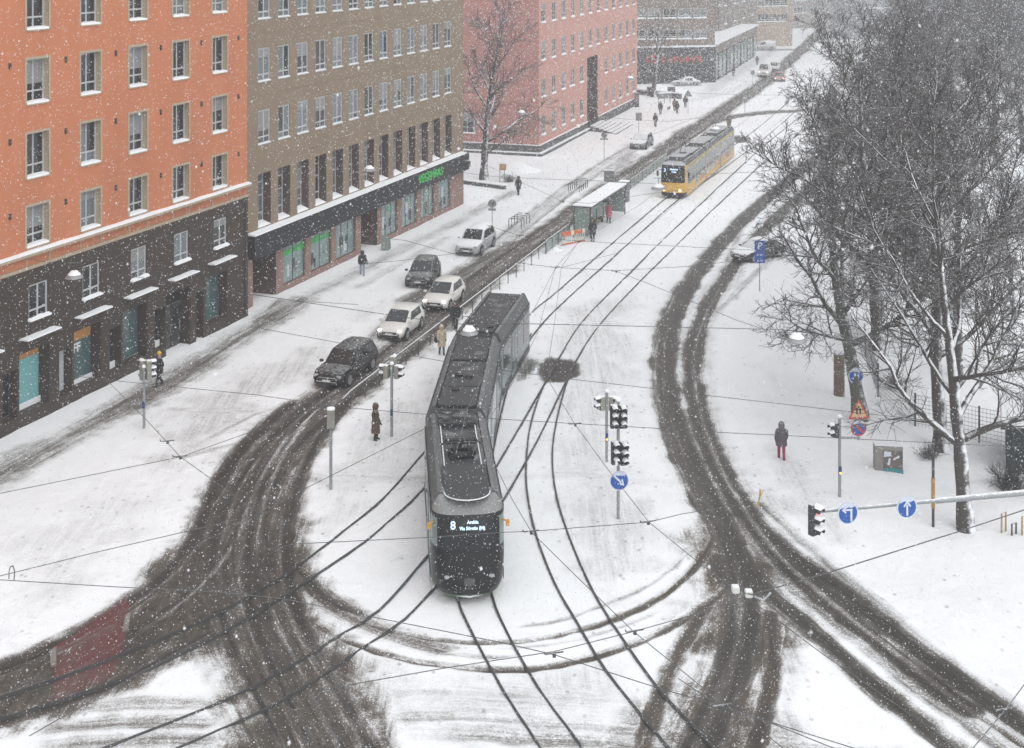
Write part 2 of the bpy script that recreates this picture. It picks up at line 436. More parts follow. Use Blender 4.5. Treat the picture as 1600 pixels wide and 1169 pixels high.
# --- right road, two worn lanes
RA = [(1330, 205), (1262, 258), (1205, 305), (1150, 355), (1100, 412), (1062, 470), (1040, 535), (1040, 610), (1062, 690), (1095, 765), (1135, 835), (1160, 905), (1160, 985), (1138, 1065), (1098, 1160), (1060, 1250)]
RB = [(1360, 225), (1290, 275), (1230, 325), (1175, 380), (1128, 442), (1097, 500), (1082, 565), (1090, 640), (1118, 720), (1160, 795), (1215, 868), (1290, 935), (1380, 1008), (1470, 1078), (1560, 1142), (1700, 1235)]
ra = gpts(RA); rb = gpts(RB)
stroke(None, 0.66, 0.97, 0.42, 0.45, pts=ra); stroke(None, 0.52, 0.97, 0.38, 0.45, pts=rb[:int(len(rb) * .86)])
stroke(None, 1.15, 0.24, 0.7, 0.4, pts=ra)
stroke(None, 1.15, 0.28, 0.7, 0.4, pts=rb)
stroke([(1135, 755), (1180, 815), (1250, 876), (1330, 937), (1430, 1012), (1530, 1086), (1680, 1190)], 0.46, 1.0, 0.3, 0.3)
stroke([(1120, 800), (1150, 860), (1185, 910), (1240, 960), (1320, 1030), (1400, 1100), (1500, 1180), (1600, 1260)], 0.42, 0.95, 0.35, 0.4)
stroke([(1170, 850), (1235, 912), (1320, 985), (1420, 1062), (1520, 1140), (1640, 1230)], 0.42, 0.50, 0.4, 0.3)
stroke([(1190, 790), (1275, 868), (1370, 950), (1470, 1030), (1570, 1105), (1700, 1195)], 0.35, 0.45, 0.4, 0.25)
area([(1060, 850), (1090, 810), (1160, 800), (1225, 880), (1240, 960), (1232, 1060), (1215, 1180), (1180, 1260), (990, 1260), (1040, 1120), (1075, 1000), (1085, 930)], 0.50, 1.6, 0.95)
area([(1100, 830), (1150, 830), (1225, 910), (1215, 960), (1205, 1060), (1185, 1180), (1150, 1260), (1000, 1260), (1050, 1140), (1085, 1030), (1110, 950), (1090, 880)], 0.72, 1.4, 0.9)
stroke([(1160, 900), (1165, 960), (1145, 1040), (1110, 1120), (1060, 1230)], 0.26, 1.0, 0.3, 0.5)
stroke([(1205, 960), (1208, 1040), (1195, 1110), (1170, 1200)], 0.28, 0.80, 0.25, 0.8)
stroke([(1100, 950), (1060, 1020), (1030, 1090), (1000, 1180)], 0.3, 0.7, 0.3, 0.8)
area([(1215, 1000), (1250, 990), (1270, 1080), (1240, 1200), (1190, 1200), (1210, 1080)], 0.34, 0.8, 0.3)
stroke([(1165, 345), (1130, 420), (1105, 470)], 0.25, 0.45, 0.4, 0.3)
stroke([(1210, 400), (1160, 450), (1120, 490), (1090, 520)], 0.35, 0.36, 0.35, 0.3)
stroke([(1200, 330), (1160, 420), (1150, 470)], 0.3, 0.3, 0.3, 0.2)
# footpath of dirty snow beside the right road and the crossing
area([(1130, 690), (1200, 740), (1240, 800), (1290, 870), (1210, 850), (1160, 780)], 0.26, 1.6, 0.4)
stroke([(470, 745), (600, 750), (720, 752), (840, 745), (960, 750), (1060, 758), (1160, 745)], 0.5, 0.24, 0.7, 0.4)
stroke([(1160, 745), (1200, 700), (1215, 640), (1200, 560)], 0.4, 0.16, 0.5, 0.3)
area([(472, 690), (530, 665), (560, 690), (500, 740), (462, 760)], 0.17, 1.0, 0.4)
# ridges of squeezed slush between the ruts, and narrow extra ruts
rr_ = random.Random(77)
for path, lo_, hi_, n_r in ((lp, -1.3, 1.3, 16), (CURVE_L, -1.1, 1.1, 12), (D1, -1.6, .6, 14), (ra, -.55, .55, 9), (rb, -.5, .5, 8)):
    for k_ in range(n_r):
        a_ = rr_.uniform(0, .75); b_ = min(1, a_ + rr_.uniform(.2, .5)); q_ = path[int(a_ * len(path)):max(int(a_ * len(path)) + 4, int(b_ * len(path)))]
        if len(q_) < 4: continue
        o_ = rr_.uniform(lo_, hi_)
        if k_ % 3: stroke(None, rr_.uniform(.04, .12), rr_.uniform(.15, .42), .09, pts=q_, off=o_, fade=.25, sub_=True)
        else: stroke(None, rr_.uniform(.06, .12), .98, .10, rr_.uniform(.3, .9), pts=q_, off=o_, fade=.2)
slush *= 0.86 + 0.26 * vnoise(GX, GY, 2.6, 41)
# trampled, slightly grey snow
area([(560, 640), (700, 560), (690, 700), (600, 800), (480, 880), (470, 760)], 0.23, 2.5, 0.4)
area([(850, 480), (1000, 450), (1000, 700), (1060, 860), (950, 960), (860, 860), (840, 700)], 0.23, 2.0, 0.5)
area([(230, 640), (420, 570), (520, 520), (600, 470), (520, 560), (420, 630), (320, 740), (240, 760)], 0.27, 2.5, 0.4)
area([(0, 850), (120, 780), (260, 720), (300, 780), (220, 880), (60, 980), (0, 1000)], 0.20, 2.5, 0.4)
area([(560, 1040), (1000, 1030), (1040, 1169), (580, 1169)], 0.24, 2.0, 0.6)
area([(1210, 700), (1300, 760), (1340, 860), (1280, 860), (1200, 790)], 0.24, 1.5, 0.5)
area([(740, 250), (960, 240), (980, 290), (860, 330), (760, 350)], 0.16, 3.0, 0.3)
for k_ in range(26):
    r_ = random.Random(k_); x_, y_ = r_.uniform(240, 620), r_.uniform(560, 900)
    if x_ + y_ * .6 < 930 and y_ < 700 or True:
        dx_, dy_ = r_.uniform(30, 90), -r_.uniform(15, 60)
        stroke([(x_, y_), (x_ + dx_ * .5, y_ + dy_ * .45), (x_ + dx_, y_ + dy_)], .07, .22, .09, .3, fade=.3)
for k_ in range(22):
    r_ = random.Random(100 + k_); x_, y_ = r_.uniform(1130, 1560), r_.uniform(560, 900); dx_ = r_.uniform(-60, 60); stroke([(x_, y_), (x_ + dx_ * .4, y_ + 12), (x_ + dx_, y_ + r_.uniform(20, 60))], .08, .16, .1, .3, fade=.3)
for k_ in range(16):
    r_ = random.Random(200 + k_); x_, y_ = r_.uniform(880, 1060), r_.uniform(440, 960); dx_ = r_.uniform(-25, 25); stroke([(x_, y_), (x_ + dx_, y_ + r_.uniform(30, 90))], .07, .18, .1, .4, fade=.3)
area([(1180, 480), (1290, 520), (1290, 640), (1240, 740), (1160, 640)], 0.15, 2.5, 0.4)
area([(1300, 880), (1500, 860), (1600, 960), (1600, 1080), (1420, 960)], 0.13, 2.5, 0.4)
area([(900, 300), (1080, 300), (980, 420), (860, 500), (820, 440)], 0.13, 2.5, 0.3)
# wet patches on the tracks
area([(842, 568), (862, 558), (890, 562), (908, 572), (905, 588), (880, 598), (852, 596), (838, 582)], 1.0, 0.35, 0.1)
area([(808, 575), (826, 560), (842, 566), (846, 574), (826, 588), (808, 598)], 0.70, 0.5, 0.1)
area([(1135, 215), (1155, 212), (1172, 217), (1160, 223), (1140, 222)], 0.9, 0.5, 0.1)

# --- rails: measured along both rails of each track
RAILS = {
 'inbound': [[(1320, 78), (1240, 152), (1185, 200), (1130, 240), (1085, 276), (1034, 316), (941, 395), (872, 456), (830, 491), (786, 545), (760, 600), (734, 690), (716, 770), (708, 850), (713, 930), (738, 993), (790, 1089), (842, 1169), (880, 1240)],
             [(1334, 84), (1258, 160), (1205, 208), (1150, 250), (1105, 282), (1056, 316), (979, 385), (912, 445), (854, 500), (818, 548), (796, 600), (774, 690), (762, 770), (759, 850), (768, 930), (793, 993), (846, 1086), (903, 1163), (945, 1235)]],
 'outbound': [[(1352, 92), (1290, 150), (1235, 195), (1190, 232), (1137, 280), (1080, 334), (1027, 385), (979, 433), (912, 502), (876, 557), (850, 603), (831, 658), (823, 711), (823, 765), (836, 833), (866, 913), (900, 973), (946, 1050), (1009, 1129), (1060, 1190)],
              [(1366, 98), (1308, 156), (1254, 203), (1205, 244), (1155, 290), (1103, 339), (1055, 387), (1010, 431), (944, 501), (905, 557), (885, 602), (870, 658), (863, 711), (868, 770), (886, 833), (920, 914), (956, 976), (1026, 1076), (1088, 1142), (1130, 1190)]],
 'crossing': [[(868, 574), (846, 610), (800, 690), (750, 770), (668, 871), (593, 956), (530, 996), (466, 1036), (366, 1090), (300, 1118), (180, 1165), (90, 1200)],
              [(897, 574), (880, 607), (840, 690), (785, 786), (735, 858), (683, 916), (633, 970), (566, 1016), (500, 1060), (416, 1110), (300, 1162), (200, 1205)]],
 'turning': [[(800, 520), (750, 590), (700, 665), (655, 718), (600, 780), (540, 830), (493, 866), (430, 910), (340, 960), (250, 1000), (130, 1048), (0, 1092), (-120, 1130)],
             [(830, 523), (780, 600), (724, 690), (660, 768), (600, 824), (566, 852), (486, 906), (420, 948), (330, 1000), (230, 1048), (100, 1095), (-40, 1138), (-120, 1165)]],
}
rail_paths = {}
for k, rr in RAILS.items():
    rail_paths[k] = [gpts(r, 0.8) for r in rr]
    for P in rail_paths[k]:
        stroke(None, 0.065, 0.36, 0.07, 0.3, pts=P)
# swept strip beside the main tram
stroke([(880, 640), (850, 740), (850, 830), (890, 930), (950, 1010)], 0.4, 0.13, 0.8, 0.3)

# --- heights of the snow
nz = (vnoise(GX, GY, 6, 10) - .5) * 0.10 + (vnoise(GX, GY, 1.6, 11) - .5) * 0.055 + (vnoise(GX, GY, 0.5, 12) - .5) * 0.03
park = inpoly(GX, GY, [(G(*q).x, G(*q).y) for q in [(1120, 470), (1120, 600), (1200, 760), (1310, 880), (1700, 1190), (2600, 1190), (2600, 120), (1500, 120), (1300, 330)]])
nz += np.where(park, (vnoise(GX, GY, 3.1, 14) - .42) * 0.22 + (vnoise(GX, GY, 0.9, 15) - .5) * 0.05, 0)
edge = np.exp(-((slush - 0.22) / 0.12) ** 2) * 0.05 * vnoise(GX, GY, 0.7, 16)
fr = 1 - sstep(0.1, 0.7, slush)
GZ = 0.05 * fr + nz * (0.15 + 0.85 * fr) * np.where(GY > 250, 0.3, 1) + edge
GZ -= 0.02
def ground_z(x, y):
    i = int(np.argmin(np.abs(gy - y))); j = int(np.argmin(np.abs(gs - x / max(gy[i], 1))))
    return float(GZ[i * NXg + j])

# --- ground material (snow over slush over wet asphalt), one variant with a red cycle lane under it
def ground_mat(name, asphalt, wet_rough=0.45):
    m = bpy.data.materials.new(name); m.use_nodes = True
    nt = m.node_tree; N = nt.nodes; L = nt.links; b = N['Principled BSDF']
    def attr(n):
        a = N.new('ShaderNodeAttribute'); a.attribute_name = n; return a
    def noise(src, scale, detail=6, rough=0.6, mapping=None):
        if mapping:
            mp = N.new('ShaderNodeMapping'); mp.inputs['Scale'].default_value = mapping; L.new(src, mp.inputs[0]); src = mp.outputs[0]
        n = N.new('ShaderNodeTexNoise'); n.inputs['Scale'].default_value = scale; n.inputs['Detail'].default_value = detail; n.inputs['Roughness'].default_value = rough
        L.new(src, n.inputs['Vector']); return n.outputs[0]
    def math_(op, a, b_=None, c=None):
        n = N.new('ShaderNodeMath'); n.operation = op
        for i, q in enumerate((a, b_, c)):
            if q is None: continue
            if isinstance(q, (int, float)): n.inputs[i].default_value = q
            else: L.new(q, n.inputs[i])
        return n.outputs[0]
    def ramp(x, a, b_, lo=0.0, hi=1.0):
        n = N.new('ShaderNodeMapRange'); n.interpolation_type = 'SMOOTHSTEP'
        n.inputs[1].default_value = a; n.inputs[2].default_value = b_; n.inputs[3].default_value = lo; n.inputs[4].default_value = hi
        L.new(x, n.inputs[0]); return n.outputs[0]
    def mix(f, a, b_):
        n = N.new('ShaderNodeMixRGB')
        for i, q in enumerate((f, a, b_)):
            if isinstance(q, tuple): n.inputs[i].default_value = q
            elif isinstance(q, (int, float)): n.inputs[i].default_value = q
            else: L.new(q, n.inputs[i])
        return n.outputs[0]
    s = attr('slush').outputs['Fac']; br = attr('brown').outputs['Fac']; fl = attr('flow').outputs['Vector']
    ge = N.new('ShaderNodeNewGeometry'); pos = ge.outputs['Position']
    nA = noise(fl, 1.0, 3, 0.65, (0.22, 3.2, 1.0))       # streaks that run with the wheels
    nA2 = noise(fl, 1.0, 2, 0.6, (0.5, 9.0, 1.0))
    nB = noise(pos, 1.3, 5, 0.7)
    nC = noise(pos, 6.0, 4, 0.75)
    nD = noise(pos, 17.0, 2, 0.7)
    w = ramp(s, 0.0, 0.62)
    t = math_('MULTIPLY_ADD', nA, 0.85, -0.425)
    t = math_('ADD', t, math_('MULTIPLY_ADD', nA2, 0.55, -0.275))
    t = math_('ADD', t, math_('MULTIPLY_ADD', nB, 0.44, -0.22))
    t = math_('ADD', t, math_('MULTIPLY_ADD', nC, 0.70, -0.35))
    t = math_('ADD', t, math_('MULTIPLY_ADD', nD, 0.80, -0.40))
    c = math_('ADD', s, math_('MULTIPLY', t, w))
    f1 = ramp(c, 0.07, 0.60); f2 = ramp(c, 0.46, 0.98)
    snow = mix(nB, (0.82, 0.835, 0.855, 1), (0.91, 0.92, 0.93, 1))
    speck = ramp(nC, 0.61, 0.76, 0.0, 0.40)
    snow = mix(ramp(nD, 0.45, 0.80, 0.0, 0.20), snow, (0.55, 0.55, 0.55, 1))
    snow = mix(speck, snow, (0.42, 0.41, 0.39, 1))
    sl = mix(nC, (0.055, 0.053, 0.049, 1), (0.30, 0.295, 0.285, 1))
    slb = mix(nC, (0.034, 0.026, 0.019, 1), (0.19, 0.155, 0.12, 1))
    sl = mix(br, sl, slb)
    vo = N.new('ShaderNodeTexVoronoi'); vo.inputs['Scale'].default_value = 1.9; vo.inputs['Randomness'].default_value = 1.0
    mpv = N.new('ShaderNodeMapping'); mpv.inputs['Scale'].default_value = (1.25, 0.8, 1.0); mpv.inputs['Rotation'].default_value = (0, 0, 0.5); L.new(pos, mpv.inputs[0]); L.new(mpv.outputs[0], vo.inputs['Vector'])
    foot = math_('MULTIPLY', ramp(vo.outputs['Distance'], 0.10, 0.22, 1.0, 0.0), math_('MULTIPLY', ramp(s, 0.03, 0.10), ramp(s, 0.25, 0.5, 1.0, 0.0)))
    foot = math_('MULTIPLY', foot, ramp(nB, 0.40, 0.58, 0.0, 0.6))       # footprints in trodden snow
    snow = mix(foot, snow, (0.36, 0.36, 0.36, 1))
    asp = mix(ramp(nD, 0.3, 0.7), tuple(x * 0.7 for x in asphalt) + (1,), tuple(x * 1.9 for x in asphalt) + (1,))
    asp = mix(ramp(nA, 0.40, 0.80, 0.0, 0.22), asp, sl)
    col = mix(f2, mix(f1, snow, sl), asp)
    L.new(col, b.inputs['Base Color'])
    L.new(ramp(c, 0.3, 0.95, 0.92, wet_rough), b.inputs['Roughness'])
    b.inputs['Specular IOR Level'].default_value = 0.2
    bp = N.new('ShaderNodeBump'); bp.inputs['Strength'].default_value = 0.6; bp.inputs['Distance'].default_value = 0.10
    h = noise(pos, 2.6, 4, 0.75)
    L.new(h, bp.inputs['Height']); L.new(bp.outputs[0], b.inputs['Normal'])
    return m
M['ground'] = ground_mat('snow_and_slush', (0.022, 0.0188, 0.0150))
M['cycle'] = ground_mat('red_cycle_lane', (0.085, 0.020, 0.021))

# --- the sheet is cut along the kerb lines into road, pavement, tram bed and park
def gpoly(px): return [(G(*q).x, G(*q).y) for q in px]
fence_l = [(1290, 70), (1120, 190), (1000, 280), (850, 397), (700, 512), (545, 642), (480, 690), (455, 800), (480, 900), (600, 985), (760, 1000), (900, 985), (1050, 940), (1080, 850), (1050, 740), (1012, 640), (1008, 540), (1050, 450), (1130, 375), (1250, 268)]
kerb_l = [(1262, 62), (1100, 165), (990, 228), (760, 352), (610, 478), (480, 598), (400, 665), (330, 760), (215, 922), (120, 978), (0, 1038), (-300, 1150), (-700, 1400)]
road_poly = gpoly(kerb_l + [(-900, 1700), (2600, 1700), (1900, 1350), (1600, 1142), (1450, 1022), (1300, 905), (1200, 800), (1130, 690), (1112, 600), (1118, 520), (1160, 440), (1230, 360), (1300, 300), (1380, 232)] + fence_l[::-1])
pave_poly = gpoly([(-1400, 1400), (-1400, 300), (400, 440), (1330, 12)] + kerb_l)
tram_poly = gpoly(fence_l + [(1340, 200), (1420, 90)])
cyc_poly = gpoly([(86, 1010), (198, 930), (206, 962), (186, 1022), (180, 1052), (84, 1096)])
idx = np.arange(NYg * NXg).reshape(NYg, NXg)
quads = np.stack([idx[:-1, :-1], idx[:-1, 1:], idx[1:, 1:], idx[1:, :-1]], -1).reshape(-1, 4)
fx = GX[quads].mean(1); fy = GY[quads].mean(1)
reg = np.zeros(len(quads), int)
reg[inpoly(fx, fy, pave_poly)] = 1
reg[inpoly(fx, fy, tram_poly)] = 3
reg[inpoly(fx, fy, road_poly)] = 2
reg[inpoly(fx, fy, cyc_poly)] = 4
XYZ = np.stack([GX, GY, GZ], 1)
for rid, nm, lab, mt in ((0, 'ground', 'deep white snow over the park and lawns', 'ground'), (1, 'pavement', 'snowy pavement with a trodden grey path along the facades', 'ground'),
                         (2, 'road', 'slushy carriageway with dark wheel tracks in the snow', 'ground'), (3, 'tram_bed', 'snow covered tram reservation and platform', 'ground'),
                         (4, 'cycle_lane', 'red painted cycle crossing showing through the slush', 'cycle')):
    q = quads[reg == rid]
    used, inv = np.unique(q, return_inverse=True)
    me = bpy.data.meshes.new(nm)
    me.vertices.add(len(used)); me.vertices.foreach_set('co', XYZ[used].ravel())
    me.loops.add(q.size); me.loops.foreach_set('vertex_index', inv.reshape(-1))
    me.polygons.add(len(q)); me.polygons.foreach_set('loop_start', np.arange(0, q.size, 4)); me.polygons.foreach_set('loop_total', np.full(len(q), 4))
    me.polygons.foreach_set('use_smooth', np.ones(len(q), bool))
    me.update(calc_edges=True)
    a = me.attributes.new('slush', 'FLOAT', 'POINT'); a.data.foreach_set('value', slush[used].astype(np.float32))
    a = me.attributes.new('brown', 'FLOAT', 'POINT'); a.data.foreach_set('value', brown[used].astype(np.float32))
    a = me.attributes.new('flow', 'FLOAT_VECTOR', 'POINT'); a.data.foreach_set('vector', flow[used].astype(np.float32).ravel())
    me.materials.append(M[mt])
    tag(put(nm, me), lab, None, None, 'structure')
tb = MB(); tb.bbox((-1000, -300, -1.0), (1000, 1500, -0.35))
tag(tb.build('terrain', M['snow']), 'wide snow covered land around the street', None, None, 'structure')

# white marks at both edges of the cycle crossing
mkm = mk('road_paint', (0.20, 0.185, 0.16), 0.7, var=0.35, scale=8)
cl = [o for o in bpy.data.objects if o.name == 'cycle_lane'][0]
for q in ([(78, 1018), (88, 1012), (88, 1040), (79, 1042)], [(196, 962), (205, 958), (200, 985), (191, 988)]):
    mb = MB(); pts = [G(*p) for p in q]
    zt = 0.045
    mb.add([(p.x, p.y, -0.05) for p in pts] + [(p.x, p.y, zt) for p in pts], [(4, 5, 6, 7), (0, 1, 5, 4), (1, 2, 6, 5), (2, 3, 7, 6), (3, 0, 4, 7)])
    mb.build('painted_mark', mkm, cl)

# --- rails
def rail_mesh(P, w=0.035):
    P = np.array(P); T = np.gradient(P, axis=0); T /= np.linalg.norm(T, axis=1)[:, None] + 1e-9
    n = np.stack([T[:, 1], -T[:, 0]], 1)
    mb = MB(); rings = []
    w0 = w
    for p, k in zip(P, n):
        z = 0.088; w = w0 * (1.0 if p[0] > -6.5 else max(.45, 1 + (p[0] + 6.5) * .25))   # choked with slush further left
        prof = [(-w, -0.05), (-w, z), (-w * .25, z), (-w * .2, z - 0.03), (w * .35, z - 0.03), (w * .4, z), (w, z - 0.004), (w, -0.05)]
        rings.append([(p[0] + k[0] * a, p[1] + k[1] * a, b) for a, b in prof])
    mb.loft(rings, closed=False, caps=False)
    return mb
for k, lab in (('inbound', 'track under the grey tram and the yellow tram'), ('outbound', 'empty curving track to the right of the grey tram'),
               ('crossing', 'track crossing under the grey tram to the lower left'), ('turning', 'track curving away left of the grey tram')):
    tr = tag(thing('tram_track', lab, None), None, None, None, 'structure')
    for P in rail_paths[k]: rail_mesh(P).build('rail', M['rail'], tr)
# ================================================================== BUILDINGS
def text_mesh(txt, size, mat, depth=0.01, bold=0.0):
    cu = bpy.data.curves.new('lettering', 'FONT'); cu.body = txt; cu.size = size; cu.extrude = depth; cu.offset = bold
    cu.align_x = 'CENTER'; cu.align_y = 'CENTER'; cu.resolution_u = 3
    o = bpy.data.objects.new('lettering', cu); COL.objects.link(o)
    bpy.context.view_layer.update()
    me = bpy.data.meshes.new_from_object(o.evaluated_get(bpy.context.evaluated_depsgraph_get()))
    bpy.data.objects.remove(o); bpy.data.curves.remove(cu)
    me.materials.clear(); me.materials.append(mat)
    return me
STAND = Matrix.Rotation(R(90), 4, 'X')               # text and plates: xy plane -> upright, facing -y

def wall_holes(mb, u0, u1, z0, z1, holes, depth=0.3, y=0.0, back=True):
    """front face at y with openings (a,b,c,d) = u and z ranges, and reveals going in by depth"""
    us = sorted({u0, u1, *[h[0] for h in holes], *[h[1] for h in holes]}); zs = sorted({z0, z1, *[h[2] for h in holes], *[h[3] for h in holes]})
    us = [u for u in us if u0 <= u <= u1]; zs = [z for z in zs if z0 <= z <= z1]
    for i in range(len(us) - 1):
        for j in range(len(zs) - 1):
            a, b, c, d = us[i], us[i + 1], zs[j], zs[j + 1]; mu, mz = (a + b) / 2, (c + d) / 2
            if any(h[0] < mu < h[1] and h[2] < mz < h[3] for h in holes): continue
            mb.add([(a, y, c), (b, y, c), (b, y, d), (a, y, d)], [(0, 1, 2, 3)])

def reveal(mb, h, y0, y1):
    a, b, c, d = h
    mb.add([(a, y0, c), (a, y1, c), (a, y1, d), (a, y0, d)], [(0, 3, 2, 1)])
    mb.add([(b, y0, c), (b, y1, c), (b, y1, d), (b, y0, d)], [(0, 1, 2, 3)])
    mb.add([(a, y0, d), (b, y0, d), (b, y1, d), (a, y1, d)], [(0, 1, 2, 3)])
    mb.add([(a, y0, c), (b, y0, c), (b, y1, c), (a, y1, c)], [(0, 3, 2, 1)])

def box_shell(mb, u0, u1, y1, z0, z1, y0=0.0, front=False):
    """side walls, back and roof of a building body behind its facade"""
    mb.add([(u0, y0, z0), (u0, y1, z0), (u0, y1, z1), (u0, y0, z1)], [(0, 3, 2, 1)])
    mb.add([(u1, y0, z0), (u1, y1, z0), (u1, y1, z1), (u1, y0, z1)], [(0, 1, 2, 3)])
    mb.add([(u0, y1, z0), (u1, y1, z0), (u1, y1, z1), (u0, y1, z1)], [(0, 3, 2, 1)])
    if front: mb.add([(u0, y0, z0), (u1, y0, z0), (u1, y0, z1), (u0, y0, z1)], [(0, 1, 2, 3)])

_wcache = {}
M['blind'] = mk('window_blind', (0.24, 0.25, 0.25), 0.6, var=.3, stretch=(8, 8, .5))
def win_parts(w, h, cols, rows, fr, mat_frame, key):
    """frame mesh plus pane rectangles; rows = list of split heights (fractions)"""
    k = (round(w, 3), round(h, 3), cols, tuple(rows), key)
    if k in _wcache: return _wcache[k]
    mb = MB(); y0, y1 = -0.05, 0.03
    us = [w * i / cols for i in range(cols + 1)]; zs = [0] + [h * r for r in rows] + [h]
    for i, u in enumerate(us):
        a = fr if 0 < i < cols else fr * 1.1
        lo = max(0, u - a / 2) if i else 0; hi = min(w, u + a / 2) if i < cols else w
        if i == 0: hi = fr
        if i == cols: lo = w - fr
        mb.bbox((lo, y0, 0), (hi, y1, h))
    for j, z in enumerate(zs):
        lo, hi = (0, fr) if j == 0 else ((h - fr, h) if j == len(zs) - 1 else (z - fr / 2, z + fr / 2))
        for i in range(cols):
            mb.bbox((us[i] + fr * .5, y0 + 0.004, lo + .001), (us[i + 1] - fr * .5, y1 - 0.004, hi - .001))
    fm = mb.mesh('window', mat_frame)
    panes = []
    for i in range(cols):
        for j in range(len(zs) - 1):
            p = MB(); p.bbox((us[i] + fr * .45, -0.012, zs[j] + fr * .45), (us[i + 1] - fr * .45, 0.012, zs[j + 1] - fr * .45))
            panes.append({m: p.mesh('pane', M[m]) for m in ('glass', 'glass_pale')})
    _wcache[k] = (fm, panes); return _wcache[k]

rngB = random.Random(5)
_sillc = {}
def window(par, u, z, w, h, y, cols=2, rows=(0.26,), fr=0.07, frame='white_frame', sill=None, pale=0.3, snow=0.06, name='window'):
    fm, panes = win_parts(w, h, cols, rows, fr, M[frame], frame)
    o = put(name, fm, par, (u, y, z))
    m = 'glass_pale' if rngB.random() < pale else 'glass'
    for p in panes: put('pane', p[m if rngB.random() > 0.12 else 'glass'], o)
    if rngB.random() < 0.30 and rows:
        hb = round(rngB.choice((.3, .5, .72)) * h * (1 - rows[0]), 2); kb = ('blind', w, h, hb)
        if kb not in _sillc: b_ = MB(); b_.bbox((fr * .9, -.030, h - hb - fr), (w - fr * .9, -.014, h - fr)); _sillc[kb] = b_.mesh('blind', M['blind'])
        put('blind', _sillc[kb], o)
    if sill:
        d, over, mat = sill
        k = (w, d, over, mat, snow, y)
        if k not in _sillc:
            s = MB(); s.bbox((-over, -y - d, -0.07), (w + over, 0.0, -0.005)); sm = s.mesh('sill', M[mat])
            t = MB(); ys = [-y - d + 0.01, -y - d * .5, -0.06]
            rings = []
            for uu in np.linspace(-over + .01, w + over - .01, 6):
                q = 0.75 + 0.5 * rngB.random()
                rings.append([(uu, ys[0], -0.004), (uu, ys[0] + .02, snow * .8 * q), (uu, ys[1], snow * q), (uu, ys[2], snow * 1.5 * q), (uu, ys[2], -0.004)])
            t.loft(rings, closed=True); _sillc[k] = (sm, t.mesh('sill_snow', M['snow'], 60))
        put('sill', _sillc[k][0], o); put('sill_snow', _sillc[k][1], o)
    return o

def frame_at(pa, pb):
    p, q = G(*pa), G(*pb); d = (q - p); d.z = 0; L = d.length
    return p, math.atan2(d.y, d.x), L

# ---------------------------------------------------------------- orange building with dark stone base
M['orange'] = mk('orange_render', (0.53, 0.19, 0.092), 0.85, var=0.16, scale=0.6, bump=0.25, bscale=25, dirt=0.22, stretch=(1, 1, .28))
M['orange2'] = mk('orange_band', (0.52, 0.19, 0.10), 0.85, var=0.08, scale=0.6)
M['granite'] = mk('dark_granite', (0.043, 0.033, 0.026), 0.55, var=0.45, scale=9, bump=0.15, spec=0.3)
M['tan'] = mk('tan_surround', (0.42, 0.34, 0.24), 0.8, var=0.1)
M['wall_dark_in'] = mk('dark_interior', (0.012, 0.012, 0.012), 0.8)
M['teal_lit'] = mk('teal_lit_blind', (0.13, 0.30, 0.31), 0.35, var=0.10, scale=0.8, emit=(0.16, 0.45, 0.46), estr=0.16)
M['teal_dim'] = mk('teal_glass', (0.06, 0.12, 0.125), 0.12, var=0.45, scale=1.2, spec=0.5)
M['orange_glow'] = mk('lit_ceiling', (0.3, 0.14, 0.04), 0.6, var=0.5, scale=3, emit=(0.9, 0.42, 0.10), estr=0.12)
M['letter_white'] = mk('white_lettering', (0.75, 0.78, 0.8), 0.6)
p0, rz, L = frame_at((0, 685), (390, 493))
ob = thing('orange_building', 'orange rendered building with dark stone ground floors beside the pavement', 'building', p0, rz)
U0, U1, ZT = -18.0, 21.6, 27.0
cols = [1.80 + 3.985 * k for k in range(-4, 5)]
up_rows = [(8.42, 10.36), (11.72, 13.85), (15.27, 17.4), (18.82, 20.95), (22.37, 24.5)]
holes = [(c, c + 1.56, a, b) for c in cols for a, b in up_rows]
mb = MB(); wall_holes(mb, U0, U1, 7.55, ZT, holes); box_shell(mb, U0, U1, 13, 0, ZT)
mb.add([(U0, 0, ZT), (U1, 0, ZT), (U1, 13, ZT), (U0, 13, ZT)], [(0, 1, 2, 3)])
mb.build('wall', M['orange'], ob)
for h in holes:
    mb = MB(); reveal(mb, h, 0.0, 0.40)
    a, b, c, d = h; t = 0.12                                              # flat stone surround, 3 cm proud
    mb.bbox((a - t, -0.03, c - 0.02), (a, 0.05, d + t)); mb.bbox((b, -0.03, c - 0.02), (b + t, 0.05, d + t)); mb.bbox((a, -0.03, d), (b, 0.05, d + t))
    w_ = window(ob, a, c, b - a, d - c, 0.33, 2, (0.27,), 0.085, sill=(0.06, 0.0, 'tan'), pale=0.25, snow=0.085)
    mb.v = [(x - a, y - 0.33, z - c) for x, y, z in mb.v]
    mb.build('surround', M['tan'], w_)
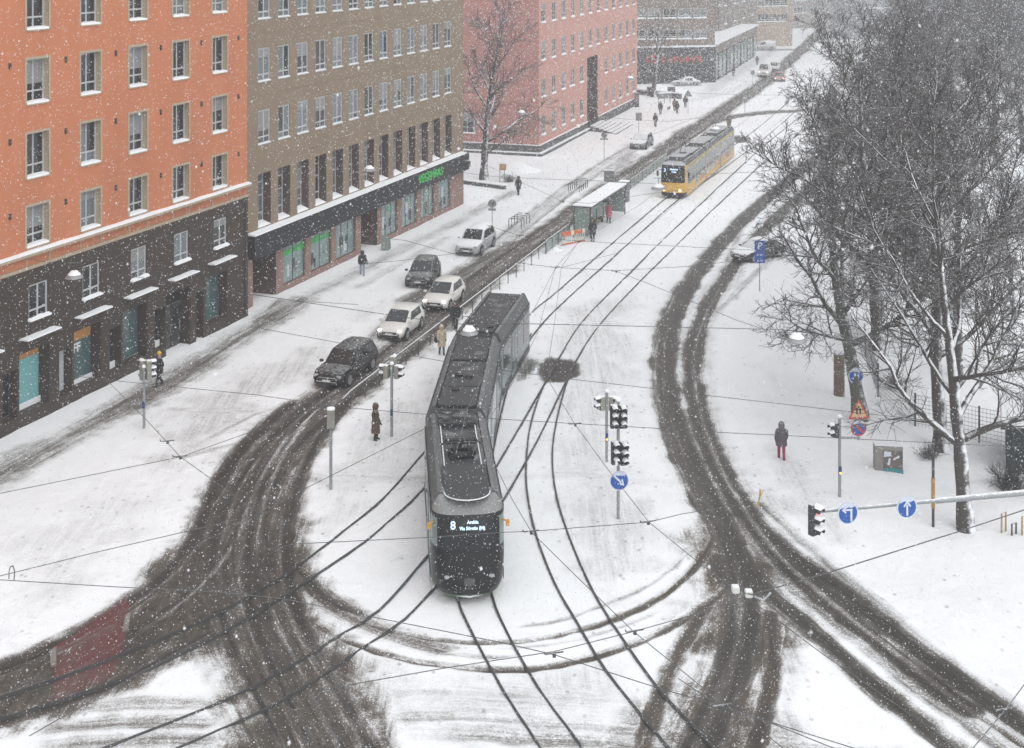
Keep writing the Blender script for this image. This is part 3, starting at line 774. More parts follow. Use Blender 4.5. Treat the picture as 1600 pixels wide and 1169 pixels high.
# ledge with snow, orange band below, stone fillets
mb = MB(); mb.bbox((U0, -0.30, 8.06), (U1 + 0.06, 0.05, 8.20)); mb.build('ledge', M['tan'], ob)
mb = MB(); rings = []
for u in np.arange(U0, U1 + 0.1, 0.4):
    q = 0.055 + 0.05 * float(vnoise(np.array([u]), np.array([0.0]), 1.1, 21)[0])
    rings.append([(u, -0.315, 8.195), (u, -0.30, 8.20 + q * .7), (u, -0.12, 8.20 + q), (u, -0.004, 8.21 + q), (u, -0.004, 8.195)])
mb.loft(rings); mb.build('ledge_snow', M['snow'], ob, 60)
mb = MB(); mb.bbox((U0, -0.06, 7.38), (U1 + 0.03, 0.03, 7.545)); mb.build('string_course', M['tan'], ob)
for c in cols:
    for x in (c - 0.06, c + 1.56):
        mb = MB(); mb.bbox((x, -0.035, 7.56), (x + 0.1, 0.02, 8.055)); mb.build('pilaster', M['tan'], ob)
# dark stone floors
base_holes = [(c + 0.1, c + 1.46, 4.92, 6.62) for c in cols]
shop = [(1.25 + 3.96 * k, 3.35 + 3.96 * k, 0.62, 3.5) for k in range(-4, 3)] + [(13.05, 15.45, 0.0, 3.4), (17.05, 19.25, 0.62, 3.4)]
niche = [(4.1 + 3.96 * k, 5.05 + 3.96 * k, 0.62, 2.85) for k in range(-4, 3)] + [(16.0, 16.75, 0.0, 2.8)]
mb = MB(); wall_holes(mb, U0, U1 + 0.02, -0.5, 7.38, base_holes + shop + niche, y=-0.04)
for h in shop: reveal(mb, h, -0.04, 0.72)
for h in niche: reveal(mb, h, -0.04, 0.55)
for h in base_holes: reveal(mb, h, -0.04, 0.14)
mb.add([(U1 + 0.02, -0.04, -0.5), (U1 + 0.02, 13, -0.5), (U1 + 0.02, 13, 7.38), (U1 + 0.02, -0.04, 7.38)], [(0, 1, 2, 3)])
mb.build('stone_base', M['granite'], ob)
# joints of the stone slabs are shallow fillets
for k in range(-4, 6):
    mb = MB(); mb.bbox((-0.55 + 3.96 * k, -0.052, -0.3), (-0.50 + 3.96 * k, -0.03, 7.37)); mb.build('stone_fillet', M['granite'], ob)
for h in base_holes: window(ob, h[0], h[2], h[1] - h[0], h[3] - h[2], 0.06, 2, (0.27,), 0.09, sill=(0.24, 0.08, 'granite'), pale=0.2, snow=0.09)
for c in cols:                                                            # thin canopy slabs above the shop openings
    mb = MB(); mb.bbox((c - 0.55, -0.55, 4.10), (c + 1.9, -0.02, 4.18)); o = mb.build('canopy', M['granite'], ob)
    mb = MB(); rings = []
    for u in np.linspace(c - 0.54, c + 1.89, 9):
        q = 0.06 + 0.03 * rngB.random(); rings.append([(u, -0.545, 4.181), (u, -0.53, 4.18 + q * .8), (u, -0.3, 4.18 + q), (u, -0.045, 4.18 + q), (u, -0.045, 4.181)])
    mb.loft(rings); mb.build('canopy_snow', M['snow'], o, 60)
def shop_window(par, h, y, mats, panel=None, text=None, name='shop_window'):
    a, b, c, d = h; w, hh = b - a, d - c
    mb = MB(); f = 0.07
    mb.bbox((0, -.04, 0), (f, .04, hh)); mb.bbox((w - f, -.04, 0), (w, .04, hh)); mb.bbox((f, -.036, 0), (w - f, .036, f)); mb.bbox((f, -.036, hh - f), (w - f, .036, hh))
    o = mb.build(name, M['steel_dark'], par, loc=(a, y, c))
    z = f
    for frac, mt in mats:
        z2 = z + (hh - 2 * f) * frac
        q = MB(); q.bbox((f * .9, -.01, z), (w - f * .9, .012, z2 - 0.012)); q.build('pane', M[mt], o); z = z2
    if panel:
        q = MB(); q.bbox((0.02, -.10, -0.02), (w - 0.02, -.045, panel)); q.build('snowy_ledge', M['snow'], o)
    if text:
        t = put('lettering', text_mesh(text[0], text[1], M['letter_white'], 0.008, 0.02), o, (w * text[2], -0.03, hh * text[3])); t.rotation_euler = (R(90), 0, 0)
    return o
for i, h in enumerate(shop):
    k = i - 4
    if i == 7:                                                            # doorway
        mb = MB(); a, b, c, d = h; mb.bbox((a, 0.66, c), (b, 0.70, d)); o = mb.build('door', M['wall_dark_in'], ob)
        mb = MB(); mb.bbox((a + .05, .60, .9), (a + .45, .655, d - .1)); mb.build('side_light', M['orange_glow'], o)
        for dx in (0.55, 1.45):
            mb = MB(); mb.bbox((a + dx, .61, .05), (a + dx + .82, .655, 2.5)); l = mb.build('door_leaf', M['steel_dark'], o)
            mb = MB(); mb.bbox((a + dx + .12, .598, .9), (a + dx + .7, .609, 2.3)); mb.build('pane', M['glass'], l)
            mb = MB(); mb.cyl((a + dx + .75, .56, .9), (a + dx + .75, .56, 1.4), .02, 6); mb.build('handle', M['steel'], l)
    elif k == 0: shop_window(ob, h, 0.55, [(0.84, 'teal_lit'), (0.16, 'orange_glow')], 0.28)
    elif k == 1: shop_window(ob, h, 0.55, [(0.76, 'teal_dim'), (0.24, 'orange_glow')], 0.22, ('UFF', 0.62, 0.33, 0.62))
    elif k == -1: shop_window(ob, h, 0.55, [(1.0, 'teal_lit')], 0.2)
    else: shop_window(ob, h, 0.55, [(0.22, 'teal_dim'), (0.78, 'teal_dim')])
M['white_panel'] = mk('pale_blind', (0.50, 0.53, 0.57), 0.5, var=0.06)
for i, h in enumerate(niche):
    k = i - 4
    mt = {0: 'white_panel', 1: 'glass', 2: 'glass'}.get(k, 'glass')
    o = shop_window(ob, h, 0.42, [(0.5, mt), (0.5, mt)], 0.35 if k in (1, 2) else None, name='narrow_window')
for c in cols[3:]:
    for a, b in up_rows:
        mb = MB(); mb.bbox((c + 2.75, -0.05, b - 0.35), (c + 2.90, -0.004, b - 0.05)); mb.bbox((c + 2.78, -0.09, b - 0.30), (c + 2.87, -0.05, b - 0.22))
        mb.build('air_vent', M['steel_dark'], ob)
mb = MB(); mb.cyl((U1 - 0.35, -0.12, 0.2), (U1 - 0.35, -0.12, 7.3), 0.05, 8); mb.build('downpipe', M['steel_dark'], ob)

# ---------------------------------------------------------------- brown stone building with the shopfronts
M['brownwall'] = mk('brown_stone_cladding', (0.245, 0.185, 0.128), 0.85, var=0.16, scale=1.1, bump=0.2, bscale=18, dirt=0.2, stretch=(1, 1, .35))
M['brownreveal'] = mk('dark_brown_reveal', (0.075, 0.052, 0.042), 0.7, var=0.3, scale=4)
M['pinkstone'] = mk('pinkish_stone_pillar', (0.25, 0.155, 0.125), 0.7, var=0.25, scale=6)
M['navy'] = mk('dark_navy_fascia', (0.012, 0.017, 0.022), 0.5, var=0.4, scale=5, spec=0.25)
M['green_neon'] = mk('green_lettering', (0.02, 0.35, 0.06), 0.4, emit=(0.03, 0.75, 0.12), estr=0.13)
M['shop_glass'] = mk('shop_glass', (0.20, 0.28, 0.275), 0.10, var=0.55, scale=0.9, stretch=(3, 3, 0.6), spec=0.6)
p0, rz, L = frame_at((393, 480), (722, 320))
bb = thing('brown_building', 'brown stone building with rows of white windows and a dark fascia', 'building', p0, rz)
U1 = L + 0.25; ZT = 27
wc = [0.80 + 2.535 * k for k in range(13)]
rows_ = [(10.12, 12.28), (14.12, 16.25), (18.12, 20.25), (22.1, 24.2)]
holes = [(c, c + 1.50, a, b) for c in wc for a, b in rows_]
tall = [(c, c + 1.58, 4.80, 8.22) for c in wc]
mb = MB(); wall_holes(mb, -0.5, U1, 3.0, ZT, holes + tall); box_shell(mb, -0.5, U1, 13, -0.5, ZT)
for h in holes: reveal(mb, h, 0, 0.16)
mb.add([(-0.5, 0, ZT), (U1, 0, ZT), (U1, 13, ZT), (-0.5, 13, ZT)], [(0, 1, 2, 3)])
mb.build('wall', M['brownwall'], bb)
for z in (8.9, 13.2, 17.2, 21.2):                                          # thin string lines between the storeys
    mb = MB(); mb.bbox((-0.5, -0.02, z), (U1 + 0.01, 0.01, z + 0.05)); mb.build('string_course', M['brownwall'], bb)
for h in holes: window(bb, h[0], h[2], h[1] - h[0], h[3] - h[2], 0.10, 2, (0.2,), 0.10, sill=(0.05, 0.04, 'white_frame'), pale=0.65, snow=0.04)
for h in tall:
    w_ = window(bb, h[0], h[2], h[1] - h[0], h[3] - h[2], 0.62, 2, (0.22, 0.55, 0.8), 0.09, pale=0.75)
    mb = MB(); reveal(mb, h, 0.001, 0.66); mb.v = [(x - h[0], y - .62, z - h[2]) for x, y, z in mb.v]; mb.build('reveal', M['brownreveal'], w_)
    mb = MB(); rings = []                                                 # wedge of snow on the deep sill
    for f in np.linspace(0.02, 0.98, 5):
        u = 1.58 * f; q = 0.9 + 0.3 * rngB.random(); rings.append([(u, -.62, 0.005), (u, -.60, .06 * q), (u, -.3, .16 * q), (u, -.06, .26 * q), (u, -.06, 0.005)])
    mb.loft(rings); mb.build('sill_snow', M['snow'], w_, 60)
# fascia
mb = MB(); mb.bbox((-0.5, -0.55, 3.12), (U1 + 0.05, -0.002, 4.58)); fs = mb.build('fascia', M['navy'], bb)
mb = MB(); rings = []
for u in np.arange(-0.5, U1, 0.5):
    q = 0.04 + 0.05 * float(vnoise(np.array([u]), np.array([3.0]), 1.2, 22)[0]); rings.append([(u, -.57, 4.575), (u, -.55, 4.58 + q), (u, -.3, 4.60 + q), (u, -.01, 4.66 + q), (u, -.01, 4.575)])
mb.loft(rings); mb.build('fascia_snow', M['snow'], fs, 60)
t = put('green_sign', text_mesh('VEGEMAAS', 1.0, M['green_neon'], 0.04, 0.0), fs, (27.0, -0.60, 3.92)); t.rotation_euler = (R(90), 0, 0)
mb = MB(); mb.bbox((U1 - 1.1, -1.0, 3.5), (U1 - 0.75, -0.56, 4.0)); mb.build('projecting_sign', M['green_neon'] if False else M['steel_dark'], fs)
# shopfront level
glz = [(3.93, 6.94), (7.67, 10.69), (11.4, 14.5), (18.84, 21.76), (22.58, 25.4), (26.28, 28.98), (29.91, 32.45)]
opn = [(a, b, 0.42, 3.0) for a, b in glz] + [(0.1, 3.0, 0.0, 3.0), (15.33, 18.1, 0.0, 3.0)]
mb = MB(); wall_holes(mb, -0.5, U1, -0.6, 3.12, opn, y=-0.04)
for h in opn[:7]: reveal(mb, h, -0.04, 0.25)
mb.build('stone_pillars', M['pinkstone'], bb)
for h in opn[7:]:
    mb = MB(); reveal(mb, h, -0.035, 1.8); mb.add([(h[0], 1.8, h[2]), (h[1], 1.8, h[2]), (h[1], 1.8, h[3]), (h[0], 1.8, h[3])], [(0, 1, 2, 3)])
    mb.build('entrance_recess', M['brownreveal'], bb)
for a in (0.4, 15.7):
    mb = MB(); mb.bbox((a, 1.70, 0.02), (a + 1.0, 1.78, 2.4)); d_ = mb.build('door', M['wall_dark_in'], bb)
    mb = MB(); mb.bbox((a + .12, 1.685, .9), (a + .88, 1.699, 2.2)); mb.build('pane', M['glass'], d_)
    mb = MB(); mb.cyl((a + .92, 1.66, .9), (a + .92, 1.66, 1.3), .02, 6); mb.build('handle', M['steel'], d_)
for i, (a, b) in enumerate(glz):
    h = (a, b, 0.42, 3.0); w, hh = b - a, 2.58
    mb = MB(); f = .06; mb.bbox((0, -.04, 0), (f, .04, hh)); mb.bbox((w - f, -.04, 0), (w, .04, hh)); mb.bbox((f, -.036, 0), (w - f, .036, f)); mb.bbox((f, -.036, hh - f), (w - f, .036, hh))
    n = 2 if i < 2 else 3
    for k in range(1, n): mb.bbox((w * k / n - .02, -.035, f), (w * k / n + .02, .035, hh - f))
    o = mb.build('shop_window', M['steel_dark'], bb, loc=(a, 0.14, 0.42))
    for k in range(n):
        q = MB(); q.bbox((w * k / n + .03, -.012, f), (w * (k + 1) / n - .03, .012, hh - f)); q.build('pane', M['shop_glass'], o)
    for _k in range(3):
        pw, ph = rngB.uniform(.25, .6), rngB.uniform(.4, .9); px_ = rngB.uniform(.1, w - pw - .1); pz = rngB.uniform(.15, .9)
        q = MB(); q.bbox((px_, -.026, pz), (px_ + pw, -.014, pz + ph)); q.build('poster', M[rngB.choice(('white_panel', 'glass', 'glass', 'glass_pale'))], o)
    if i < 2:
        q = MB(); x = 0.12
        while x < w - 0.25:                                                   # a frieze of bright green strokes, too blurred to read
            hg = rngB.uniform(.28, .5); ww = rngB.uniform(.05, .16); q.bbox((x, -.05, hh - .75), (x + ww, -.03, hh - .75 + hg))
            if rngB.random() < .6: q.bbox((x + ww, -.049, hh - .75 + hg * rngB.choice((0, .45, .8))), (x + ww + .12, -.031, hh - .75 + hg * .2 + .12))
            x += ww + rngB.uniform(.10, .2)
        q.build('green_frieze', M['green_neon'], o)
    elif i > 2:
        q = MB(); q.lathe([(0.001, 0), (.22, 0), (.22, .03), (.001, .03)], 14, (w * .55, -.03, hh * .78), Matrix.Rotation(R(90), 3, 'X')); q.build('round_emblem', mk('emblem_green_%d' % i, (0.1, 0.38, 0.24), 0.5, emit=(.2, .7, .45), estr=.12), o)
        if i in (4, 6):
            q = MB(); q.bbox((w * .32, -.05, 1.0), (w * .47, -.03, 1.9)); q.build('paper_notice', M['white_panel'], o)

# ---------------------------------------------------------------- pink building with the portal and steps
M['pink'] = mk('pink_render', (0.53, 0.275, 0.225), 0.85, var=0.10, scale=0.3, bump=0.2)
M['pinkend'] = mk('pink_brick_end', (0.40, 0.19, 0.165), 0.85, var=0.22, scale=2.0, bump=0.3)
M['plinth'] = mk('grey_plinth', (0.085, 0.085, 0.085), 0.8, var=0.3, scale=2)
M['portal'] = mk('portal_stone', (0.055, 0.047, 0.045), 0.7, var=0.3)
p0, rz, L = frame_at((842, 244), (993, 165))
pb = thing('pink_building', 'pink rendered building with a tall dark portal and grey plinth', 'building', p0, rz)
U1 = L + 1.0; ZT = 26
pc = [0.95 + 4.03 * k for k in range(12)]
prow = [(2.05, 4.15), (6.15, 8.2), (10.15, 12.3), (14.25, 16.4), (18.3, 20.4), (22.2, 24.2)]
holes = [(c, c + 1.55, a, b) for i, c in enumerate(pc) for j, (a, b) in enumerate(prow) if not (i in (5, 6) and j < 2)]
por = (20.4, 25.4, 0.6, 8.9)
mb = MB(); wall_holes(mb, 0, U1, 1.12, ZT, holes + [por]); box_shell(mb, 0.001, U1, 24, 0, ZT)
for h in holes: reveal(mb, h, 0, 0.16)
mb.add([(0, 0, ZT), (U1, 0, ZT), (U1, 24, ZT), (0, 24, ZT)], [(0, 1, 2, 3)])
mb.build('wall', M['pink'], pb)
for h in holes: window(pb, h[0], h[2], h[1] - h[0], h[3] - h[2], 0.10, 2, (0.3,), 0.10, sill=(0.08, 0.08, 'white_frame'), pale=0.35, snow=0.12)
# the end wall towards the camera (local -x side)
mb = MB(); mb.add([(-0.02, 0, 1.15), (-0.02, 24, 1.15), (-0.02, 24, ZT), (-0.02, 0, ZT)], [(0, 3, 2, 1)]); mb.build('end_wall', M['pinkend'], pb)
for (a, c) in ((7.3, 2.15), (11.5, 2.15), (15.7, 2.15), (11.5, 6.3), (15.7, 6.3), (11.5, 10.3), (15.7, 10.3)):
    o = window(pb, 0, 0, 1.7, 2.1, 0.0, 2, (0.3,), 0.10, pale=0.0); o.location = (-0.07, a + 1.7, c); o.rotation_euler = (0, 0, R(-90))
    mb = MB(); mb.bbox((-.08, -.16, -.07), (1.78, .02, -.005)); mb.build('sill', M['white_frame'], o); mb = MB(); mb.bbox((-.07, -.15, -.004), (1.77, -.05, .10)); mb.build('sill_snow', M['snow'], o)
mb = MB(); mb.bbox((-0.14, -0.12, -0.6), (por[0] - .1, 0.03, 1.12)); mb.bbox((por[1] + .1, -0.12, -0.6), (U1, 0.03, 1.12)); mb.bbox((-0.14, 0.03, -0.6), (0.0, 24, 1.12)); mb.build('plinth', M['plinth'], pb)
mb = MB(); mb.bbox((-0.2, -0.20, 1.12), (por[0] - .1, -0.002, 1.19)); mb.bbox((por[1] + .1, -0.20, 1.12), (U1, -0.002, 1.19)); mb.bbox((-0.2, -0.002, 1.12), (-0.025, 24, 1.19)); mb.build('plinth_snow', M['snow'], pb)
mb = MB(); mb.bbox((-0.35, -0.42, -0.6), (por[0] - .1, -0.121, 0.28)); mb.bbox((-0.35, -0.121, -0.6), (-0.141, 24, 0.28)); mb.build('footing', M['plinth'], pb)
mb = MB(); mb.bbox((-0.35, -0.42, .281), (por[0] - .1, -0.121, 0.40)); mb.bbox((-0.35, -0.121, .281), (-0.141, 24, 0.40)); mb.build('footing_snow', M['snow'], pb)
mb = MB(); reveal(mb, por, -0.02, 2.2); mb.add([(por[0], 2.2, .6), (por[1], 2.2, .6), (por[1], 2.2, por[3]), (por[0], 2.2, por[3])], [(0, 1, 2, 3)])
po = mb.build('portal', M['portal'], pb)
for a in (21.2, 23.2):
    mb = MB(); mb.bbox((a, 2.1, .65), (a + 1.5, 2.18, 3.3)); mb.build('door_leaf', M['wood'], po)
mb = MB()
for z in (3.5, 5.2, 6.9): mb.bbox((por[0] + .3, 2.12, z), (por[1] - .3, 2.19, z + 1.4))
mb.build('stair_window', M['glass'], po)
for k in range(6):                                                        # outside steps, each a slab with snow
    mb = MB(); z1 = 0.60 - 0.1 * k; d = 0.9 + 0.62 * k
    mb.bbox((por[0] - .2 - .35 * k, -0.13 - d, -0.3), (por[1] + .2 + .35 * k, -0.13 - d + .62, z1)); o = mb.build('step', M['plinth'], pb)
    mb = MB(); mb.bbox((por[0] - .2 - .35 * k, -0.13 - d + .04, z1), (por[1] + .2 + .35 * k, -0.13 - d + .615, z1 + .06)); mb.build('step_snow', M['snow'], o)
mb = MB(); mb.bbox((por[0] - .2, -0.40, -0.3), (por[1] + .2, 2.2, 0.60)); mb.build('landing', M['plinth'], pb)
mb = MB(); mb.tube([(por[0] + 2.6, -.25, 2.6), (por[0] + .2, -2.3, 1.2)], .03, 6); mb.build('flagpole', M['steel'], pb)

# ---------------------------------------------------------------- far buildings
def far_house(name, label, pa, pb_, depth, height, wallc, rows, ncol, ww, wh, ground=None, pale=0.3, first=5.0, side=True, u_margin=1.2, sidecols=4):
    p0, rz, L = frame_at(pa, pb_)
    wm = mk(name + '_wall', wallc, 0.85, var=0.14, scale=0.6)
    h0 = thing(name, label, 'building', p0, rz)
    hs = []
    for r in range(rows):
        for c in range(ncol):
            u = u_margin + (L - 2 * u_margin) * (c + .5) / ncol - ww / 2; z = first + r * 3.4
            hs.append((u, u + ww, z, z + wh))
    mb = MB(); wall_holes(mb, 0, L, 0, height, hs); box_shell(mb, 0, L, depth, 0, height)
    for h in hs: reveal(mb, h, 0, .15)
    mb.add([(0, 0, height), (L, 0, height), (L, depth, height), (0, depth, height)], [(0, 1, 2, 3)]); mb.build('wall', wm, h0)
    for h in hs: window(h0, h[0], h[2], ww, wh, .1, 2, (0.3,), .1, sill=(.08, .05, 'white_frame'), pale=pale, snow=.12)
    mb = MB(); mb.bbox((-.3, -.3, height), (L + .3, depth, height + .25)); mb.build('roof_snow', M['snow'], h0)
    return h0, L, wm
M['farbase'] = mk('dark_shop_base', (0.035, 0.042, 0.05), 0.6, var=0.4, scale=1.5)
M['red_sign'] = mk('red_sign', (0.36, 0.05, 0.05), 0.5, emit=(0.9, 0.05, 0.07), estr=0.06)
# corner block with the red shop sign: front face square to the camera, street face receding
h0, L, wm = far_house('corner_block', 'grey brown apartment block with a dark shop base and red sign', (975, 132), (1117, 129), 40, 26, (0.20, 0.165, 0.14), 6, 5, 2.2, 1.6, first=7.2, pale=.5)
mb = MB(); mb.bbox((0, -.35, 0), (L + .02, -.004, 5.9)); o = mb.build('shop_base', M['farbase'], h0)
mb = MB(); mb.bbox((0, -.6, 5.9), (L, -.004, 6.15)); mb.build('canopy_snow', M['snow'], o)
mb = MB(); mb.lathe([(.001, 0), (.95, 0), (.95, .1), (.001, .1)], 16, (L * .30, -.37, 4.0), Matrix.Rotation(R(90), 3, 'X') @ Matrix.Diagonal((1.3, .9, 1)))
for k in range(7): mb.bbox((L * .40 + k * 1.05, -.44, 3.5), (L * .40 + k * 1.05 + .45, -.37, 4.5 - .25 * (k % 2))); mb.bbox((L * .40 + k * 1.05 + .45, -.43, 3.5 + .3 * (k % 3)), (L * .40 + k * 1.05 + .8, -.375, 3.8 + .3 * (k % 3)))
mb.build('red_sign', M['red_sign'], o)
for k in range(6):
    mb = MB(); mb.bbox((L * k / 6 + .3, -.40, .5), (L * (k + 1) / 6 - .3, -.351, 3.0)); mb.build('shop_window', M['glass'], o)
pv, rzv, Lv = frame_at((1117, 129), (1182, 88))
side = thing('glass_pavilion', 'low glazed shop pavilion with a snowy flat roof along the street', 'building', pv, rzv)
mb = MB(); mb.bbox((0.05, 0.0, 4.6), (Lv, 9, 6.2)); mb.build('parapet', wm, side)
mb = MB(); mb.bbox((0.05, .3, 0), (Lv, 9, 4.6)); mb.build('inner_wall', M['farbase'], side)
mb = MB(); mb.bbox((0.0, -.4, 6.2), (Lv + .2, 9, 6.5)); mb.build('roof_snow', M['snow'], side)
for k in range(12):
    mb = MB(); mb.bbox((Lv * k / 12 + .25, .1, .4), (Lv * (k + 1) / 12 - .25, .16, 4.3)); mb.build('glass_panel', M['shop_glass'] if k % 3 else M['glass_pale'], side)
    mb = MB(); mb.bbox((Lv * k / 12 + .0, -.02, 0), (Lv * k / 12 + .24, .3, 4.6)); mb.build('pillar', M['farbase'] if k % 2 else M['concrete'], side)
far_house('stone_block', 'grey apartment block rising behind the glazed pavilion', (1124, 104), (1183, 76), 20, 27, (0.20, 0.17, 0.15), 6, 4, 3.0, 1.6, first=7.5, pale=.6)
far_house('beige_block', 'beige apartment block far down the street', (1176, 74), (1238, 72), 30, 25, (0.38, 0.30, 0.23), 5, 4, 1.9, 1.8, first=5.5, pale=.2)
far_house('distant_block', 'faint pale block at the end of the street', (1236, 45), (1300, 43), 30, 26, (0.30, 0.27, 0.25), 5, 6, 2.2, 1.7, first=4, pale=.3)
far_house('park_block', 'bluish grey block behind the park trees', (1470, 112), (1660, 112), 15, 26, (0.13, 0.15, 0.20), 6, 9, 1.9, 1.7, first=4, pale=.3)
far_house('distant_row', 'hazy grey row behind the big tree crown', (1330, 62), (1480, 62), 20, 26, (0.20, 0.20, 0.22), 5, 8, 2.4, 1.7, first=4, pale=.3)
# ================================================================== TRAMS
M['tram_grey'] = mk('tram_grey', (0.20, 0.225, 0.215), 0.35, var=0.12, snow=0.25, lo=.7, hi=1.1)
M['tram_side'] = mk('tram_pale_side', (0.20, 0.25, 0.24), 0.3, var=0.15, dirt=0.25)
M['tram_roof'] = mk('tram_roof_dark', (0.018, 0.020, 0.022), 0.5, var=0.4, scale=1.5, snow=0.45, lo=1.05, hi=1.35, sscale=1.1)
M['tram_fair'] = mk('tram_fairing', (0.075, 0.08, 0.08), 0.45, var=0.25, snow=0.14, lo=.8, hi=1.3)
M['tram_black'] = mk('tram_black', (0.010, 0.011, 0.012), 0.4, var=0.3, spec=0.25)
M['tram_glass'] = mk('tram_glass', (0.03, 0.045, 0.045), 0.07, var=0.4, scale=1.0, spec=0.6)
M['tram_wind'] = mk('tram_windscreen', (0.010, 0.012, 0.015), 0.08, var=0.3, spec=0.3)
M['brow'] = mk('tram_brow', (0.20, 0.205, 0.20), 0.45, var=0.10, scale=.8, snow=0.12, lo=.6, hi=1.3)
M['green'] = mk('tram_green', (0.03, 0.12, 0.03), 0.4)
M['bellows'] = mk('bellows', (0.014, 0.014, 0.015), 0.9, snow=0.15, lo=.8, hi=1.2)
M['led'] = mk('led_text', (0.5, 0.7, 1.0), 0.5, emit=(0.55, 0.78, 1.0), estr=0.75)
M['rooflight'] = mk('roof_snow_line', (0.75, 0.77, 0.78), 0.8)

def section(w, zt=3.35):
    """half section of a tram body from sill to roof edge"""
    return [(w * .96, .28), (w, .50), (w, 1.15), (w, 2.70), (w * .97, 2.95)]

def tram_module(root, A, B, w, mats, side_windows, zr=3.30, nose=None, roof='fair', door=()):
    """one car body between ground points A and B (local to root), its parts and sub-parts"""
    A = Vector((A[0], A[1], 0)); B = Vector((B[0], B[1], 0)); d = B - A; L = d.length; an = math.atan2(d.y, d.x)
    prof = section(w)
    full = [(-x, z) for x, z in prof] + [(x, z) for x, z in prof[::-1]]
    def ring(t): return [(t, x, z) for x, z in full]
    mb = MB(); mb.loft([ring(0), ring(L)], closed=True, caps=True)
    body = mb.build('car_body', M[mats['side']], root, 30, loc=A, rz=an)
    # lower skirt, slightly proud
    for s in (-1, 1):
        q = MB(); q.bbox((.05, s * (w + .004), .24), (L - .05, s * (w + .02), .62)); q.build('skirt', M[mats['skirt']], body)
        for (t0, t1) in side_windows:
            q = MB(); q.bbox((L * t0, s * (w - .01), 1.18), (L * t1 - .05, s * (w + .014), 2.62)); q.build('side_window', M['tram_glass'], body)
        for (t0, t1) in door:
            q = MB(); q.bbox((L * t0, s * (w + .0), .42), (L * t1, s * (w + .022), 2.66)); dd = q.build('door', M[mats['door']], body)
            for k in (0, 1):
                c0 = L * (t0 + (t1 - t0) * (.06 + .5 * k)); q = MB(); q.bbox((c0, s * (w + .018), .75), (c0 + L * (t1 - t0) * .38, s * (w + .032), 2.5)); q.build('pane', M['tram_glass'], dd)
        q = MB(); q.bbox((0.02, s * (w - .02), 2.66), (L - .02, s * (w + .012), 2.93)); q.build('cant_rail', M[mats['cant']], body)
    # roof with sloped fairings on both sides and a recessed dark deck
    q = MB(); q.loft([[(t, x, z) for x, z in [(-w * .97, 2.952), (-w * .80, zr + .12), (-w * .68, zr + .15), (-w * .66, zr), (w * .66, zr), (w * .68, zr + .15), (w * .80, zr + .12), (w * .97, 2.952)]] for t in (0.03, L - .03)], closed=True)
    rf = q.build('roof', M[mats['fair']], body, 30)
    return body, rf, L

def roof_kit(rf, L, w, zr, items, mat='tram_roof'):
    for (t0, t1, x0, x1, h) in items:
        q = MB(); q.bbox((t0, x0 * w, zr + .002), (t1, x1 * w, zr + h)); o = q.build('roof_box', M[mat], rf); bevel(o, .03, 2)

def superplan(w, p, e, n):
    out = []
    for k in range(n + 1):
        a = PI * k / n - PI / 2                       # -90..90
        x = p * abs(math.cos(a)) ** e; y = w * math.copysign(abs(math.sin(a)) ** e, math.sin(a)); out.append((x, y))
    return out

def tram_nose(root, A, an, w, levels, bands, e=0.62, n=28):
    """front end: levels (z, reach, half width); bands: name -> (material, test(level index, k))"""
    rings = [[(x, y, z) for x, y in superplan(ww, p, e, n)] for z, p, ww in levels]
    out = {}
    host = None
    for nm, mt, test in bands:
        mb = MB(); cache = {}
        for i in range(len(rings) - 1):
            for k in range(n):
                if not test(i, k): continue
                vs = [rings[i][k], rings[i][k + 1], rings[i + 1][k + 1], rings[i + 1][k]]
                ids = []
                for v in vs:
                    key = (round(v[0], 4), round(v[1], 4), round(v[2], 4))
                    if key not in cache: cache[key] = len(mb.v); mb.v.append(v)
                    ids.append(cache[key])
                ids2 = []
                for q_ in ids:
                    if q_ not in ids2: ids2.append(q_)
                if len(ids2) >= 3: mb.f.append(ids2); mb.m.append(0)
        if host is None:
            host = mb.build(nm, M[mt], root, 50, loc=A, rz=an); out[nm] = host
        else: out[nm] = mb.build(nm, M[mt], host, 50)
    return host, out

# ---------------- the grey articulated tram in the middle of the picture
TW = 1.3
P_front, P_a, P_b, P_c = Vector((-1.60, 47.9, 0)), Vector((-2.36, 56.3, 0)), Vector((-1.82, 67.2, 0)), Vector((-0.30, 75.2, 0))
gt = thing('articulated_tram', 'dark grey articulated tram with black front and route number eight', 'tram', (0, 0, 0))
mats = dict(side='tram_side', skirt='tram_black', cant='tram_black', fair='tram_fair', door='tram_side')
zr = 3.30
def unit(a, b): d = b - a; d.z = 0; return d.normalized()
d1 = unit(P_front, P_a); d2 = unit(P_a, P_b); d3 = unit(P_b, P_c)
b1, r1, L1 = tram_module(gt, P_front, P_a - d1 * .35, TW, mats, [(.02, .24), (.46, .72), (.76, .98)], zr, door=[(.26, .44)])
b2, r2, L2 = tram_module(gt, P_a + d2 * .35, P_b - d2 * .35, TW, mats, [(.03, .20), (.38, .60), (.80, .97)], zr, door=[(.22, .36), (.63, .78)])
b3, r3, L3 = tram_module(gt, P_b + d3 * .35, P_c, TW, mats, [(.03, .28), (.52, .74), (.76, .97)], zr, door=[(.31, .49)])
